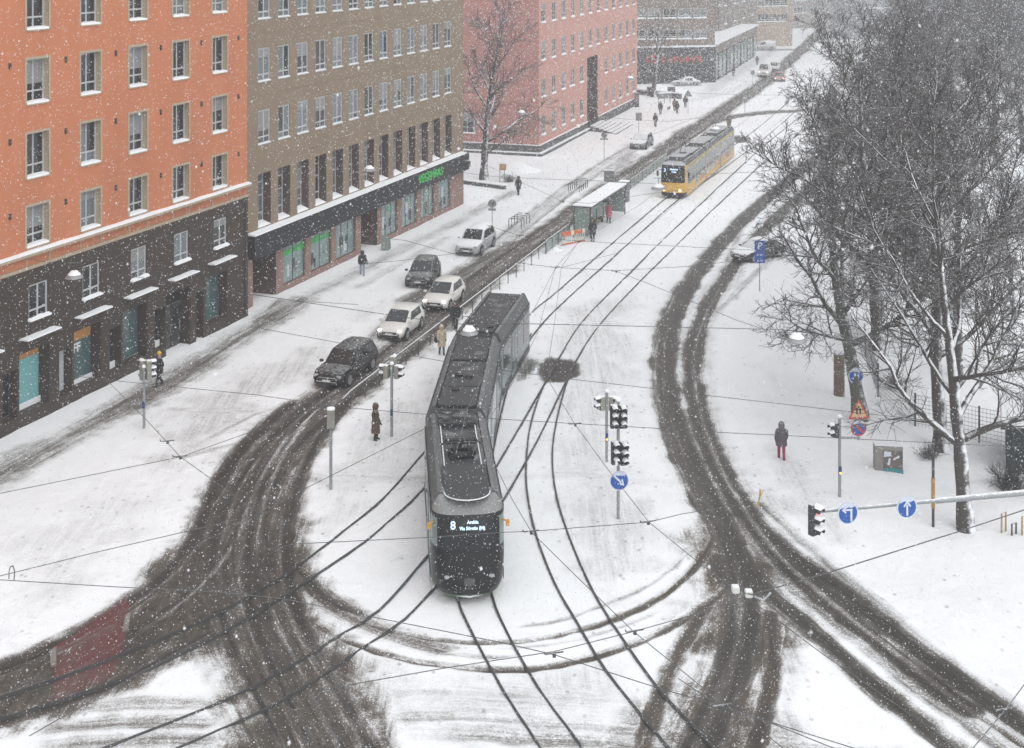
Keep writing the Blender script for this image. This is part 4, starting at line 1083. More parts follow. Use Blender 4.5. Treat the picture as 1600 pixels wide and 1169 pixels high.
for a, b, da, db in ((P_a - d1 * .36, P_a + d2 * .36, d1, d2), (P_b - d2 * .36, P_b + d3 * .36, d2, d3)):
    mb = MB(); rings = []
    for k in range(9):
        t = k / 8; c = a.lerp(b, t); dd = da.lerp(db, t).normalized(); nrm = Vector((-dd.y, dd.x, 0)); s = 0.93 if k % 2 else 0.86
        rings.append([c + nrm * x * s + Vector((0, 0, z)) for x, z in [(-TW, .35), (-TW, 2.8), (-TW * .75, 3.12), (TW * .75, 3.12), (TW, 2.8), (TW, .35)]])
    mb.loft(rings); mb.build('gangway_bellows', M['bellows'], gt)
# roof decks: dark panels, boxes, thin snow lines
for rf, L, kit in ((r1, L1, [(L1 * .84, L1 * .98, -.60, .60, .17)]),
                   (r2, L2, [(.15, L2 * .24, -.63, .63, .16), (L2 * .26, L2 * .60, -.63, .63, .13), (L2 * .63, L2 * .97, -.63, .63, .15)]),
                   (r3, L3, [(.12, L3 * .17, -.6, .6, .14), (L3 * .19, L3 * .97, -.63, .63, .12)])):
    roof_kit(rf, L, TW, zr, kit)
for t, x in ((.38, -.2), (.40, .25), (.20, .2)):
    q = MB(); q.lathe([(.01, 0), (.20, 0), (.20, .05), (.12, .06), (.01, .06)], 14, (L2 * t, x, zr + .16)); q.build('roof_fan', M['tram_black'], r2)
for t, x in ((.10, .35), (.10, .62), (.12, -.5)):
    q = MB(); q.lathe([(.01, 0), (.19, 0), (.19, .05), (.1, .06), (.01, .06)], 14, (L3 * t, x, zr + .15)); q.build('roof_fan', M['tram_black'], r3)
for s in (-1, 1):
    q = MB(); q.bbox((.1, s * .70 - .02, zr + .004), (L1 * .97, s * .70 + .02, zr + .06)); q.build('gutter_snow', M['rooflight'], r1)
for t in (.48, .68):
    q = MB(); q.bbox((L1 * t, -.68, zr + .003), (L1 * t + .03, .68, zr + .03)); q.build('deck_seam', M['tram_fair'], r1)
q = MB(); q.bbox((.1, -.76, zr + .001), (L1 * .97, .76, zr + .003)); q.build('deck', M['tram_roof'], r1)
q = MB(); q.bbox((.1, -.76, zr + .001), (L2 - .1, .76, zr + .003)); q.build('deck', M['tram_roof'], r2)
q = MB(); q.bbox((.1, -.76, zr + .001), (L3 - .1, .76, zr + .003)); q.build('deck', M['tram_roof'], r3)
# rounded deck panel that runs out over the brow
poly = [(L1 * .30, -.80), (.0, -.80)] + [(-.75 * math.cos(a), .80 * math.sin(a)) for a in [R(-90) + R(180) * k / 12 for k in range(1, 12)]] + [(.0, .80), (L1 * .30, .80)]
q = MB(); q.prism(poly[::-1], .05, None, (0, 0, zr + .085)); o = q.build('front_panel', M['tram_roof'], r1)
q = MB(); q.tube([(x - .02 if x < 0 else x, y * 1.02, zr + .13) for x, y in poly[1:-1]], .022, 5); q.build('panel_snow_edge', M['rooflight'], o)
# folded pantograph
pg_ = MB()
cx = L1 * .47
for s in (-1, 1):
    pg_.cyl((cx - .45, s * .42, zr + .02), (cx + .45, s * .42, zr + .02), .05, 6)
    pg_.tube([(cx + .35, s * .3, zr + .10), (cx - .35, s * .26, zr + .26), (cx + .30, s * .24, zr + .38)], .035, 6)
    pg_.cyl((cx + .22 + .14 * s, -.62, zr + .42), (cx + .22 + .14 * s, .62, zr + .42), .04, 6)
    pg_.box((cx, s * .45, zr + .09), (.25, .16, .16)); pg_.box((cx + .4 * s, 0, zr + .08), (.16, .9, .1))
for s in (-1, 1): pg_.tube([(cx + .36, s * .6, zr + .42), (cx + .2, s * .75, zr + .33)], .03, 5)
pg_.box((cx + .62, 0, zr + .2), (.2, .25, .28))
pg_.build('pantograph', M['tram_black'], r1)
q = MB(); rr = random.Random(2)
for k in range(16): q.box((L1 * rr.uniform(.86, .97), rr.uniform(-.6, .6), zr + .2), (rr.uniform(.1, .3), rr.uniform(.08, .3), rr.uniform(.05, .14)), rr.uniform(0, 1))
q.build('roof_fittings', M['tram_fair'], r1)
# nose
lv = [(.22, 1.12, 1.02), (.42, 1.40, 1.15), (.62, 1.52, 1.23), (.95, 1.52, 1.27), (1.18, 1.46, 1.29), (1.35, 1.40, 1.3), (1.9, 1.26, 1.3), (2.45, 1.10, 1.3), (2.52, 1.08, 1.3), (2.82, .93, 1.29), (2.95, .84, 1.27), (3.12, .62, 1.18), (3.28, .30, 1.08), (3.40, -.15, .99), (3.42, -.6, .90)]
n_ = 28
bands = [
 ('front_mask', 'tram_black', lambda i, k: 2 <= i <= 5),
 ('bumper', 'tram_black', lambda i, k: i == 1),
 ('underrun', 'green', lambda i, k: i == 0),
 ('windscreen', 'tram_wind', lambda i, k: 6 <= i <= 7 and 8 <= k < 20),
 ('corner_window', 'tram_side', lambda i, k: 6 <= i <= 8 and k < 6),
 ('corner_window', 'tram_side', lambda i, k: 6 <= i <= 8 and k >= 22),
 ('screen_pillar', 'tram_black', lambda i, k: 6 <= i <= 8 and 6 <= k < 8),
 ('screen_pillar', 'tram_black', lambda i, k: 6 <= i <= 8 and 20 <= k < 22),
 ('display_band', 'tram_black', lambda i, k: i == 9 or (i == 8 and 8 <= k < 20)),
 ('brow', 'brow', lambda i, k: 10 <= i <= 13),
]
an1 = math.atan2(-d1.y, -d1.x)
nose, nb = tram_nose(gt, P_front, an1, TW, lv, bands, e=.70)
for s in (-1, 1):
    q = MB(); q.box((1.30, s * .66, 1.05), (.14, .44, .10), rz=-s * .55); o = q.build('headlight', M['headlamp_off'], nose); bevel(o, .03)
    q = MB(); q.lathe([(.005, 0), (.07, 0), (.07, .04), (.005, .04)], 10, (1.37, s * .58, 1.06), Matrix.Rotation(R(90), 3, 'Y')); q.build('lit_lamp', M['headlamp'], o)
    q = MB(); q.tube([(.55, s * 1.20, 2.64), (.75, s * 1.36, 2.66)], .03, 6); q.box((.78, s * 1.38, 2.60), (.10, .12, .2)); q.build('wing_mirror', M['orange_lamp'], nose)
q = MB(); q.tube([(1.08, -.98, .70), (1.36, -.6, .70), (1.55, 0, .70), (1.36, .6, .70), (1.08, .98, .70)], .025, 6); q.build('bumper_line', M['tram_fair'], nose)
q = MB(); q.tube([(.80, -.9, .33), (1.20, -.45, .33), (1.36, 0, .33), (1.20, .45, .33), (.80, .9, .33)], .03, 6); q.build('bumper_strip', M['rooflight'], nose)
q = MB(); q.box((1.50, 0, .92), (.1, .36, .22)); q.box((1.53, 0, .82), (.1, .12, .12)); q.build('coupler_cover', M['tram_fair'], nose)
q = MB(); q.tube([(1.26, -.5, 1.42), (1.22, .1, 2.2)], .018, 5); q.build('wiper', M['tram_black'], nose)
for txt, sz, y, z, x in (('8', .38, -.55, 2.67, 1.03), ('Arabia', .15, .14, 2.76, 1.01), ('Via Sörnäs (M)', .15, .12, 2.58, 1.09)):
    t = put('destination_text', text_mesh(txt, sz, M['led'], .006, .006), nose, (x, y, z)); t.rotation_euler = (R(63), 0, R(90))

# ---------------- the yellow tram further up the street
M['y_side'] = mk('tram_white_side', (0.42, 0.39, 0.34), 0.4, var=.15, dirt=.2)
M['y_yellow'] = mk('tram_yellow', (0.62, 0.36, 0.055), 0.4, var=.12)
M['y_green'] = mk('tram_olive', (0.42, 0.33, 0.10), 0.5, var=.2)
M['y_roof'] = mk('tram_roof_grey', (0.10, 0.105, 0.11), 0.6, snow=.4, lo=.5, hi=1.0)
M['y_roof2'] = mk('tram_roof_edge', (0.10, 0.105, 0.11), 0.6, snow=.3, lo=.6, hi=1.1)
M['y_patch'] = mk('tram_orange_print', (0.48, 0.27, 0.13), 0.5, var=.3, scale=1.2)
yt = thing('yellow_tram', 'yellow and white older tram with route number three near the shelter', 'tram', (0, 0, 0))
Y0 = G(1050, 312); Y1 = G(1128, 247); dy = unit(Y0, Y1); Ly = (Y1 - Y0).length
Y0 = Y0 + dy * 1.0
Lm = [0.36, 0.30, 0.34]; pos = 0.0
for i, f in enumerate(Lm):
    a = Y0 + dy * (pos * Ly + (.2 if i else 0)); b = Y0 + dy * ((pos + f) * Ly - (.2 if i < 2 else 0)); pos += f
    mm = dict(side='y_side', skirt='y_yellow', cant='y_green', fair='y_roof2', door='y_side')
    bd, rf, Lq = tram_module(yt, a, b, 1.15, mm, [(.05, .22), (.25, .42), (.62, .78), (.81, .97)] if i != 1 else [(.06, .2), (.23, .37), (.4, .54), (.57, .72), (.76, .94)], 3.2, door=[(.45, .59)] if i != 1 else [])
    roof_kit(rf, Lq, 1.15, 3.2, [(Lq * .1, Lq * .42, -.6, .6, .35), (Lq * .48, Lq * .9, -.62, .62, .25)], 'y_roof')
    for s in (-1, 1):
        q = MB(); q.bbox((Lq * (.0 if i != 1 else .3), s * 1.152, .63), (Lq * (.40 if i != 2 else .6), s * 1.172, 1.16)); q.build('print_panel', M['y_yellow' if i != 2 else 'y_patch'], bd); q = MB(); q.bbox((Lq * .66, s * 1.152, .63), (Lq * .95, s * 1.172, 1.16)); q.build('print_panel', M['y_patch'], bd)
    for tt in ((.46,) if i < 2 else (.5, .8)):
        q = MB(); q.bbox((Lq * tt, -.9, 3.32), (Lq * tt + .25, .9, 3.44)); q.build('roof_cable', M['tram_black'], rf)
    if i == 0:
        q = MB(); cx = Lq * .38
        for s in (-1, 1): q.tube([(cx, s * .25, 3.5), (cx + .9, s * .12, 4.2), (cx + .1, s * .1, 4.9)], .035, 5)
        q.cyl((cx + .1, -.8, 4.9), (cx + .1, .8, 4.9), .04, 5); q.box((cx, 0, 3.5), (.9, .8, .12)); q.build('pantograph', M['tram_black'], rf)
        for k in range(10): pass
    if i < 2:
        mb = MB(); c = Y0 + dy * (pos * Ly); nrm = Vector((-dy.y, dy.x, 0))
        mb.loft([[c + dy * t + nrm * x + Vector((0, 0, z)) for x, z in [(-1.05, .35), (-1.05, 3.0), (1.05, 3.0), (1.05, .35)]] for t in (-.21, .21)]); mb.build('gangway_bellows', M['bellows'], yt)
lv2 = [(.25, .80, 1.05), (.55, .98, 1.13), (.62, 1.0, 1.15), (1.05, 1.0, 1.15), (1.5, .96, 1.15), (2.5, .80, 1.13), (2.85, .72, 1.12), (3.0, .6, 1.08), (3.15, .30, 1.0), (3.22, -.2, .9)]
bands2 = [('front_mask', 'y_yellow', lambda i, k: 2 <= i <= 3), ('bumper', 'tram_black', lambda i, k: i in (0, 1)),
          ('windscreen', 'tram_wind', lambda i, k: 4 <= i <= 5 and 4 <= k < 24), ('corner_panel', 'y_yellow', lambda i, k: 4 <= i <= 6 and k < 4),
          ('corner_panel', 'y_yellow', lambda i, k: 4 <= i <= 6 and k >= 24),
          ('display_band', 'tram_wind', lambda i, k: i == 6 and 4 <= k < 24), ('brow', 'y_roof', lambda i, k: i >= 7)]
any_ = math.atan2(-dy.y, -dy.x)
yn, _ = tram_nose(yt, Y0, any_, 1.15, lv2, bands2, e=.5)
for s in (-1, 1):
    q = MB(); q.lathe([(.005, 0), (.13, 0), (.13, .05), (.005, .05)], 12, (.98, s * .72, .85), Matrix.Rotation(R(90), 3, 'Y')); q.build('headlight', mk('warm_lamp_%d' % s, (.8, .7, .5), .3, emit=(1, .85, .5), estr=1.5), yn)
    q = MB(); q.tube([(.2, s * 1.1, 2.5), (.5, s * 1.35, 2.5)], .03, 5); q.box((.52, s * 1.42, 2.2), (.1, .16, .5)); q.build('wing_mirror', M['tram_black'], yn)
for txt, sz, y, z in (('3', .45, -.68, 2.58), ('Meilahti', .22, .15, 2.68), ('Töölö', .18, .15, 2.45)):
    t = put('destination_text', text_mesh(txt, sz, M['led'], .006, .008), yn, (.92, y, z)); t.rotation_euler = (R(82), 0, R(90))

# ================================================================== CARS
def car(name, label, loc, rz, L, W, H, paint, kind='hatch', lights=False, snowy=None, group=None, glass_snow=False, wb=None):
    """car facing local +x, origin on the ground under its centre"""
    t = thing(name, label, 'van' if kind == 'van' else 'car', loc, rz, group)
    h = L / 2; w = W / 2
    r = .33 if kind != 'suv' else .37
    wb = wb or L * .61
    xf, xr = wb / 2 + L * .02, -wb / 2 + L * .02
    belt = H * (.60 if kind in ('hatch', 'sedan') else .59)
    hood = H * (.58 if kind != 'van' else .56)
    # lower body stations (x, top height, half width, bottom)
    st = [(-h, belt * .66, w * .80, .42), (-h + .06, belt * .9, w * .90, .30), (-h + .35, belt, w * .97, .24), (xr, belt * 1.01, w, .24), (0, belt, w, .22), (h * .36, belt * .985, w, .24),
          (h * .52, hood, w * .99, .24), (h * .78, hood * .93, w * .96, .24), (h - .12, hood * .80, w * .88, .26), (h - .02, hood * .66, w * .78, .32), (h, hood * .5, w * .70, .40)]
    rings = []
    for x, zt, ww, zb in st:
        half = [(0, zb), (ww * .86, zb), (ww * .97, zb + .12), (ww, zb + (zt - zb) * .5), (ww * .985, zt - .12), (ww * .93, zt - .03), (ww * .80, zt), (0, zt + .025)]
        rings.append([(x, y, z) for y, z in half] + [(x, -y, z) for y, z in half[-2:0:-1]])
    mb = MB(); mb.loft(rings); body = mb.build('body', paint, t, 38)
    # greenhouse
    if kind == 'van': xs = [h * .66, h * .20, -h * .45, -h + .10, -h + .03]
    elif kind == 'sedan': xs = [h * .46, h * .06, -h * .25, -h * .45, -h * .78]
    elif kind == 'suv': xs = [h * .45, h * .10, -h * .45, -h * .80, -h + .06]
    else: xs = [h * .52, h * .06, -h * .35, -h * .70, -h + .05]
    zb0 = belt - .03
    hs = [zb0 + .01, H * .965, H, H * (.965 if kind != 'sedan' else .97), zb0 + .02]
    ws = [w * .80, w * .74, w * .73, w * .71, w * .80]
    rings = []
    for x, z, ww in zip(xs, hs, ws):
        wbt = w * .90
        half = [(wbt, zb0), (ww + (wbt - ww) * .10, z - .10 if z > zb0 + .2 else zb0 + .005), (ww * .90, z - .02), (0, z + .015)]
        rings.append([(x, y, zz) for y, zz in half] + [(x, -y, zz) for y, zz in half[-2::-1]])
    mb = MB(); mb.loft(rings); cab = mb.build('cabin', paint, t, 42)
    gm = M['glass'] if not glass_snow else M['snowy_glass']
    def patch(name, pts, off, mat, par):
        a, b, c, d = [Vector(p) for p in pts]; n = (b - a).cross(d - a).normalized() * off
        m_ = MB(); m_.add([a + n, b + n, c + n, d + n, a, b, c, d], [(0, 1, 2, 3), (0, 4, 5, 1), (1, 5, 6, 2), (2, 6, 7, 3), (3, 7, 4, 0)]); return m_.build(name, mat, par)
    # windscreen and rear window lie on the sloping faces
    def lerp3(p, q, f): return Vector(p).lerp(Vector(q), f)
    f0 = (xs[0], w * .76, hs[0]); f1 = (xs[1], w * .66, hs[1] - .01)
    A = lerp3(f0, f1, .06); B = lerp3(f0, f1, .93)
    patch('windscreen', [(A.x, -A.y, A.z), (A.x, A.y, A.z), (B.x, B.y, B.z), (B.x, -B.y, B.z)], .022, gm, cab)
    r0 = (xs[4], w * .74, hs[4]); r1_ = (xs[3], w * .62, hs[3] - .01); A = lerp3(r0, r1_, .12); B = lerp3(r0, r1_, .9)
    patch('rear_window', [(A.x, A.y, A.z), (A.x, -A.y, A.z), (B.x, -B.y, B.z), (B.x, B.y, B.z)], .022, gm, cab)
    for s in (-1, 1):
        # side glass follows the tumblehome of the cabin
        def side(f, g, k):   # f along between stations, g 0..1 up
            xa = xs[1] + (xs[3] - xs[1]) * f
            yb = w * .905; yt = (w * .74) * 1.0 + w * .02
            z0, z1 = zb0 + .05, H * .965 - .12
            return Vector((xa, s * (yb + (yt - yb) * g + .014), z0 + (z1 - z0) * g))
        spans = [(.0, .46), (.50, .96)] if kind != 'van' else [(-.02, .26)]
        for i, (fa, fb) in enumerate(spans):
            p = [side(fa - (.22 if i == 0 else 0), .02, 0), side(fb, .02, 0), side(fb - (.05 if i else 0), .98, 0), side(fa + .0, .98, 0)]
            if s > 0: p = [p[1], p[0], p[3], p[2]]
            m_ = MB(); m_.add(p + [q - Vector((0, s * .03, 0)) for q in p], [(0, 1, 2, 3), (0, 4, 5, 1), (1, 5, 6, 2), (2, 6, 7, 3), (3, 7, 4, 0)]); m_.build('side_window', gm if not glass_snow else M['glass'], cab)
        m_ = MB(); m_.box((xs[0] - .18, s * (w + .09), belt + .06), (.16, .20, .14)); bevel(m_.build('wing_mirror', paint if s else paint, t), .04)
        # wheels
        for x in (xf, xr):
            m_ = MB(); m_.lathe([(.001, 0), (r * 1.16, 0), (r * 1.16, .012), (.001, .012)], 20, (x, s * (w - .012) - (0 if s > 0 else .0), r + .02), Matrix.Rotation(R(-90 * s), 3, 'X')); m_.build('wheel_arch', M['tyre'], body)
            m_ = MB(); m_.lathe([(.001, -.09), (r * .92, -.09), (r, -.06), (r, .06), (r * .93, .085), (r * .68, .085), (.001, .06)], 20, (x, s * (w - .055), r), Matrix.Rotation(R(-90 * s), 3, 'X')); wh = m_.build('wheel', M['tyre'], t, 40)
            m_ = MB(); m_.lathe([(.001, .06), (r * .64, .06), (r * .66, .094), (r * .5, .082), (r * .12, .092), (.001, .096)], 14, (x, s * (w - .055), r), Matrix.Rotation(R(-90 * s), 3, 'X')); m_.build('rim', M['rim'], wh, 30)
        # lamps
        hz = hood * .74
        m_ = MB(); m_.box((h - .13, s * w * .66, hz), (.16, .36, .13), rz=-s * .55); o = m_.build('headlight', M['headlamp'] if lights else M['headlamp_off'], body); bevel(o, .04)
        m_ = MB(); m_.box((-h + .08, s * w * .74, belt * .80), (.1, .26, .16), rz=s * .4); bevel(m_.build('tail_lamp', M['tail'], body), .03)
    m_ = MB(); m_.box((h - .045, 0, hood * .60), (.10, w * 1.02, .15)); bevel(m_.build('grille', M['black'], body), .03)
    m_ = MB(); m_.box((h - .03, 0, .36), (.14, w * 1.3, .16)); bevel(m_.build('bumper', M['black'], body), .04)
    m_ = MB(); m_.box((h + .02, 0, .47), (.02, .46, .11)); m_.build('number_plate', M['plate'], body)
    return t
M['tail'] = mk('tail_lamp', (0.25, 0.01, 0.01), 0.3)
M['snowy_glass'] = mk('snowy_glass', (0.05, 0.055, 0.06), 0.2, snow=.75, lo=.0, hi=.8)
def paint(n, c, rough=.25, snow=0.0, lo=.6, hi=1.0): return mk(n, c, rough, var=.06, snow=snow, lo=lo, hi=hi, dirt=.15)
white1 = paint('white_paint', (.70, .69, .66), .3); white2 = paint('white_paint_warm', (.70, .68, .645), .3)
silver = paint('snowy_silver_paint', (.42, .44, .45), .4, .9, .45, .9)
blackp = paint('black_paint', (.012, .013, .015), .22, .3, .75, 1.25)
greyp = paint('dark_grey_paint', (.022, .024, .027), .28, .35, .7, 1.2)
LANE_DIR = math.atan2(33.2, 10.5)
FACE = LANE_DIR + PI
def gcar(px, py): p = G(px, py); return (p.x, p.y, 0.0)
car('people_carrier', 'black people carrier at the head of the car queue', gcar(541, 588), FACE - .02, 4.7, 1.84, 1.62, blackp, 'suv', False)
car('hatchback', 'white hatchback second in the queue beside the railing', gcar(627, 520), FACE + .03, 4.0, 1.72, 1.5, white1, 'hatch', True)
car('hatchback', 'white hatchback third in the queue with lit headlights', gcar(694, 475), FACE + .03, 4.1, 1.76, 1.54, white2, 'hatch', True)
car('hatchback', 'dark grey snow speckled hatchback ahead of the white SUV', gcar(662, 440), FACE + .18, 4.2, 1.82, 1.56, greyp, 'hatch', False)
car('suv', 'pale SUV with a snowy bonnet behind the dark hatchback', gcar(744, 391), FACE + .02, 4.85, 1.92, 1.74, silver, 'suv', False, glass_snow=False)
greys = paint('snowy_grey_paint', (.16, .17, .18), .4, .85, .35, .85)
car('parked_suv', 'grey snow dusted SUV parked in front of the pink building', gcar(1003, 230), FACE - .02, 4.6, 1.84, 1.62, greys, 'suv', False, glass_snow=True)
snowp = paint('snowed_in_paint', (.35, .36, .37), .5, 1.0, .1, .5)
car('parked_sedan', 'snow covered pale sedan parked below the red shop sign', gcar(1072, 134), PI + .05, 4.6, 1.8, 1.45, snowp, 'sedan', False, glass_snow=True)
car('delivery_van', 'white van with lit headlights coming down the far street', gcar(1195, 119), FACE, 5.2, 1.95, 2.2, white1, 'van', True)
redp = paint('red_paint', (.33, .05, .05), .35, .3, .6, 1.0)
car('red_car', 'red car passing the white van far up the street', gcar(1218, 127), FACE + .1, 4.3, 1.8, 1.5, redp, 'hatch', True)
car('small_white_car', 'white car following behind the delivery van', gcar(1210, 110), FACE, 4.2, 1.75, 1.5, white2, 'hatch', False)
car('parked_van', 'pale snow covered van parked before the beige block', gcar(1193, 79), PI * .5 + 1.7, 5.0, 1.95, 2.1, snowp, 'van', False, glass_snow=True)
blk_s = paint('snowy_black_paint', (.02, .022, .024), .35, 1.0, .35, .8)
car('parked_black_car', 'black car under snow parked behind the blue parking sign', gcar(1185, 403), -PI / 2 - .9, 4.5, 1.8, 1.42, blk_s, 'sedan', False, glass_snow=True)
# ================================================================== PEOPLE
def skin_obj(name, verts, edges, radii, mat, parent, sub=2):
    me = bpy.data.meshes.new(name); me.from_pydata(verts, edges, []); me.materials.append(mat)
    o = put(name, me, parent)
    o.modifiers.new('skin', 'SKIN').use_smooth_shade = True
    if not me.skin_vertices: me.skin_vertices.new()
    sv = me.skin_vertices[0].data
    for i, r in enumerate(radii):
        sv[i].radius = (r, r) if not isinstance(r, tuple) else r
        sv[i].use_root = (i == 0)
    m = o.modifiers.new('sub', 'SUBSURF'); m.levels = sub; m.render_levels = sub
    return o

def body_mat(name, trousers, shoes=(.02, .02, .022), skin=(.45, .28, .21)):
    """one body, coloured by height: shoes, trousers, skin above the collar and at the hands"""
    m = bpy.data.materials.new(name); m.use_nodes = True; N = m.node_tree.nodes; L = m.node_tree.links
    b = N['Principled BSDF']; b.inputs['Roughness'].default_value = .8
    tc = N.new('ShaderNodeTexCoord'); sp = N.new('ShaderNodeSeparateXYZ'); L.new(tc.outputs['Object'], sp.inputs[0])
    cr = N.new('ShaderNodeValToRGB'); cr.color_ramp.interpolation = 'CONSTANT'
    e = cr.color_ramp.elements; e[0].position = 0; e[0].color = c4(shoes); e[1].position = .06; e[1].color = c4(trousers)
    x = e.new(.76); x.color = c4(skin)
    mp = N.new('ShaderNodeMapRange'); mp.inputs[2].default_value = 1.8; L.new(sp.outputs[2], mp.inputs[0]); L.new(mp.outputs[0], cr.inputs[0]); L.new(cr.outputs[0], b.inputs['Base Color'])
    return m

_pc = [0]
def person(label, px, py, face, coat, trousers, h=1.72, coat_len=.55, hood=None, hat=None, stride=.22, bag=None, bulk=1.0, umbrella=None, group=None, arms=.12, coat_snow=.35, lean=0.0):
    """standing or walking figure facing local +x"""
    _pc[0] += 1; i = _pc[0]
    p = G(px, py); t = thing('person', label, 'person', (p.x, p.y, 0.01), face, group)
    s = h / 1.75
    V = lambda x, y, z: (x * s, y * s, z * s)
    st = stride
    verts = [V(0, 0, .95), V(lean * .4, 0, 1.18), V(lean, 0, 1.42), V(lean * 1.1, 0, 1.52), V(lean * 1.3 + .01, 0, 1.64), V(lean * 1.3 + .015, 0, 1.73),
             V(0, .10, .90), V(st * .35 + .04, .105, .50), V(st, .10, .09), V(st + .16, .11, .04),
             V(0, -.10, .90), V(-st * .2 + .05, -.105, .50), V(-st - .02, -.10, .11), V(-st + .13, -.11, .04),
             V(lean, .19, 1.40), V(lean - arms, .25, 1.13), V(lean - arms * .4 + .06, .25, .88), V(lean - arms * .3 + .11, .24, .78),
             V(lean, -.19, 1.40), V(lean + arms * .6, -.25, 1.13), V(lean + arms * 1.2 + .05, -.24, .90), V(lean + arms * 1.3 + .11, -.23, .81)]
    edges = [(0, 1), (1, 2), (2, 3), (3, 4), (4, 5), (0, 6), (6, 7), (7, 8), (8, 9), (0, 10), (10, 11), (11, 12), (12, 13), (2, 14), (14, 15), (15, 16), (16, 17), (2, 18), (18, 19), (19, 20), (20, 21)]
    rad = [.13, .13, .12, .055, .085, .075, .10, .08, .062, .05, .10, .08, .062, .05, .06, .05, .04, .03, .06, .05, .04, .03]
    bo = skin_obj('body', verts, edges, [r * s for r in rad], body_mat('body_%d' % i, trousers), t)
    cm = mk('coat_%d' % i, coat, .85, var=.3, scale=9, bump=.3, bscale=30, snow=coat_snow, lo=.55, hi=1.1)
    # coat: torso, sleeves and skirt in one surface
    cv = [V(0, 0, 1.0), V(lean * .4, 0, 1.2), V(lean, 0, 1.41), V(lean * 1.1, 0, 1.50), V(lean, .19, 1.40), V(lean - arms, .25, 1.13), V(lean - arms * .4 + .055, .25, .90), V(lean, -.19, 1.40), V(lean + arms * .6, -.25, 1.13), V(lean + arms * 1.2 + .045, -.24, .92), V(0, 0, .86)]
    ce = [(0, 1), (1, 2), (2, 3), (2, 4), (4, 5), (5, 6), (2, 7), (7, 8), (8, 9), (0, 10)]
    cr = [.175, .17, .15, .085, .085, .075, .06, .085, .075, .06, .17]
    c = skin_obj('coat', cv, ce, [r * s * bulk for r in cr], cm, t)
    zb = 1.02 - coat_len
    q = MB(); rings = []
    for z, f in ((1.16, .90), (1.02, .98), (.5 * (1.02 + zb), 1.08), (zb, 1.16)):
        rings.append([(s * (math.cos(a) * .165 * f * bulk + (lean * .3 if z > 1 else 0)), s * math.sin(a) * .215 * f * bulk, z * s) for a in [2 * PI * k / 14 for k in range(14)]])
    q.loft(rings); q.build('coat_skirt', cm, c, 60)
    hx = (lean * 1.3 + .01) * s
    if hood is not None:
        q = MB(); q.lathe([(.10, 1.46), (.135, 1.52), (.145, 1.62), (.125, 1.72), (.07, 1.785), (.01, 1.80)], 14, (0, 0, 0), None)
        q.v = [((x - .02) * s + hx, y * s, z * s) for x, y, z in q.v]; q.build('hood', mk('hood_%d' % i, hood, .85, var=.25, scale=10, snow=coat_snow, lo=.6, hi=1.1), t, 60)
        q = MB(); q.lathe([(.005, 0), (.075, 0), (.06, .02), (.005, .03)], 12, ((.118) * s + hx, 0, 1.62 * s), Matrix.Rotation(R(90), 3, 'Y')); q.build('face', M['skin'], bo)
    if hat is not None:
        q = MB(); q.lathe([(.105, 1.655), (.122, 1.67), (.118, 1.72), (.085, 1.785), (.03, 1.81), (.001, 1.812)], 14); q.v = [(x * s + hx, y * s, z * s) for x, y, z in q.v]; q.build('hat', mk('hat_%d' % i, hat, .85, var=.15, scale=12), t, 60)
    if hood is None and hat is None:
        q = MB(); q.lathe([(.085, 1.60), (.112, 1.64), (.112, 1.70), (.075, 1.765), (.001, 1.785)], 14); q.v = [((x - .02) * s + hx, y * s, z * s) for x, y, z in q.v]; q.build('hair', mk('hair_%d' % i, (.03, .022, .018), .8, snow=.3), t, 60)
    if bag is not None:
        q = MB(); q.box((-.02 * s, -.34 * s, .92 * s), (.34, .14, .30)); o = q.build('bag', mk('bag_%d' % i, bag, .7), t); bevel(o, .05)
        q = MB(); q.tube([(-.1 * s, -.34 * s, 1.05 * s), (-.02, -.22 * s, 1.40 * s), (.06 * s, -.34 * s, 1.05 * s)], .015, 5); q.build('strap', M['black'], o)
    if umbrella is not None:
        q = MB(); q.lathe([(.52, 1.80), (.46, 1.90), (.28, 2.0), (.02, 2.06), (.02, 2.02), (.28, 1.965), (.5, 1.80)], 12, (.1, -.05, 0)); u = q.build('umbrella_canopy', mk('umbrella_%d' % i, umbrella, .7, snow=.3, lo=.6, hi=1.1), t)
        q = MB(); q.cyl((.12, -.2, .95), (.1, -.05, 2.04), .012, 6); q.build('umbrella_shaft', M['steel_dark'], u)
    return t
away = LANE_DIR; toward = LANE_DIR + PI; right = 0.0; left = PI
person('person in black coat and yellow hat walking past the shopfronts', 249, 603, left + .6, (.012, .014, .018), (.012, .013, .016), 1.74, .35, hat=(.62, .42, .02), stride=.2, bag=(.01, .01, .012))
person('person in dark jacket and pale blue trousers by the brown facade', 566, 431, away + .5, (.03, .03, .03), (.28, .32, .40), 1.72, .2, hood=(.03, .03, .03), stride=.25, bag=(.25, .26, .29))
person('person in long brown patterned coat waiting by the traffic light pole', 587, 690, right + .2, (.075, .052, .022), (.02, .02, .02), 1.74, .62, hood=(.07, .045, .025), stride=.06, coat_snow=.3, bulk=1.08)
person('person in cream coat with black shoulder bag beside the tram', 690, 555, toward + .6, (.50, .43, .31), (.08, .10, .15), 1.66, .5, hood=(.50, .42, .30), stride=.1, bag=(.012, .012, .012), coat_snow=.2)
person('person in black jacket standing behind the grey tram', 712, 517, toward, (.015, .016, .018), (.015, .015, .018), 1.76, .2, hood=(.02, .02, .02), stride=.12)
person('person in black walking alone on the snowy square', 810, 305, toward - .2, (.02, .02, .022), (.02, .02, .022), 1.7, .45, hood=(.02, .02, .02), stride=.15)
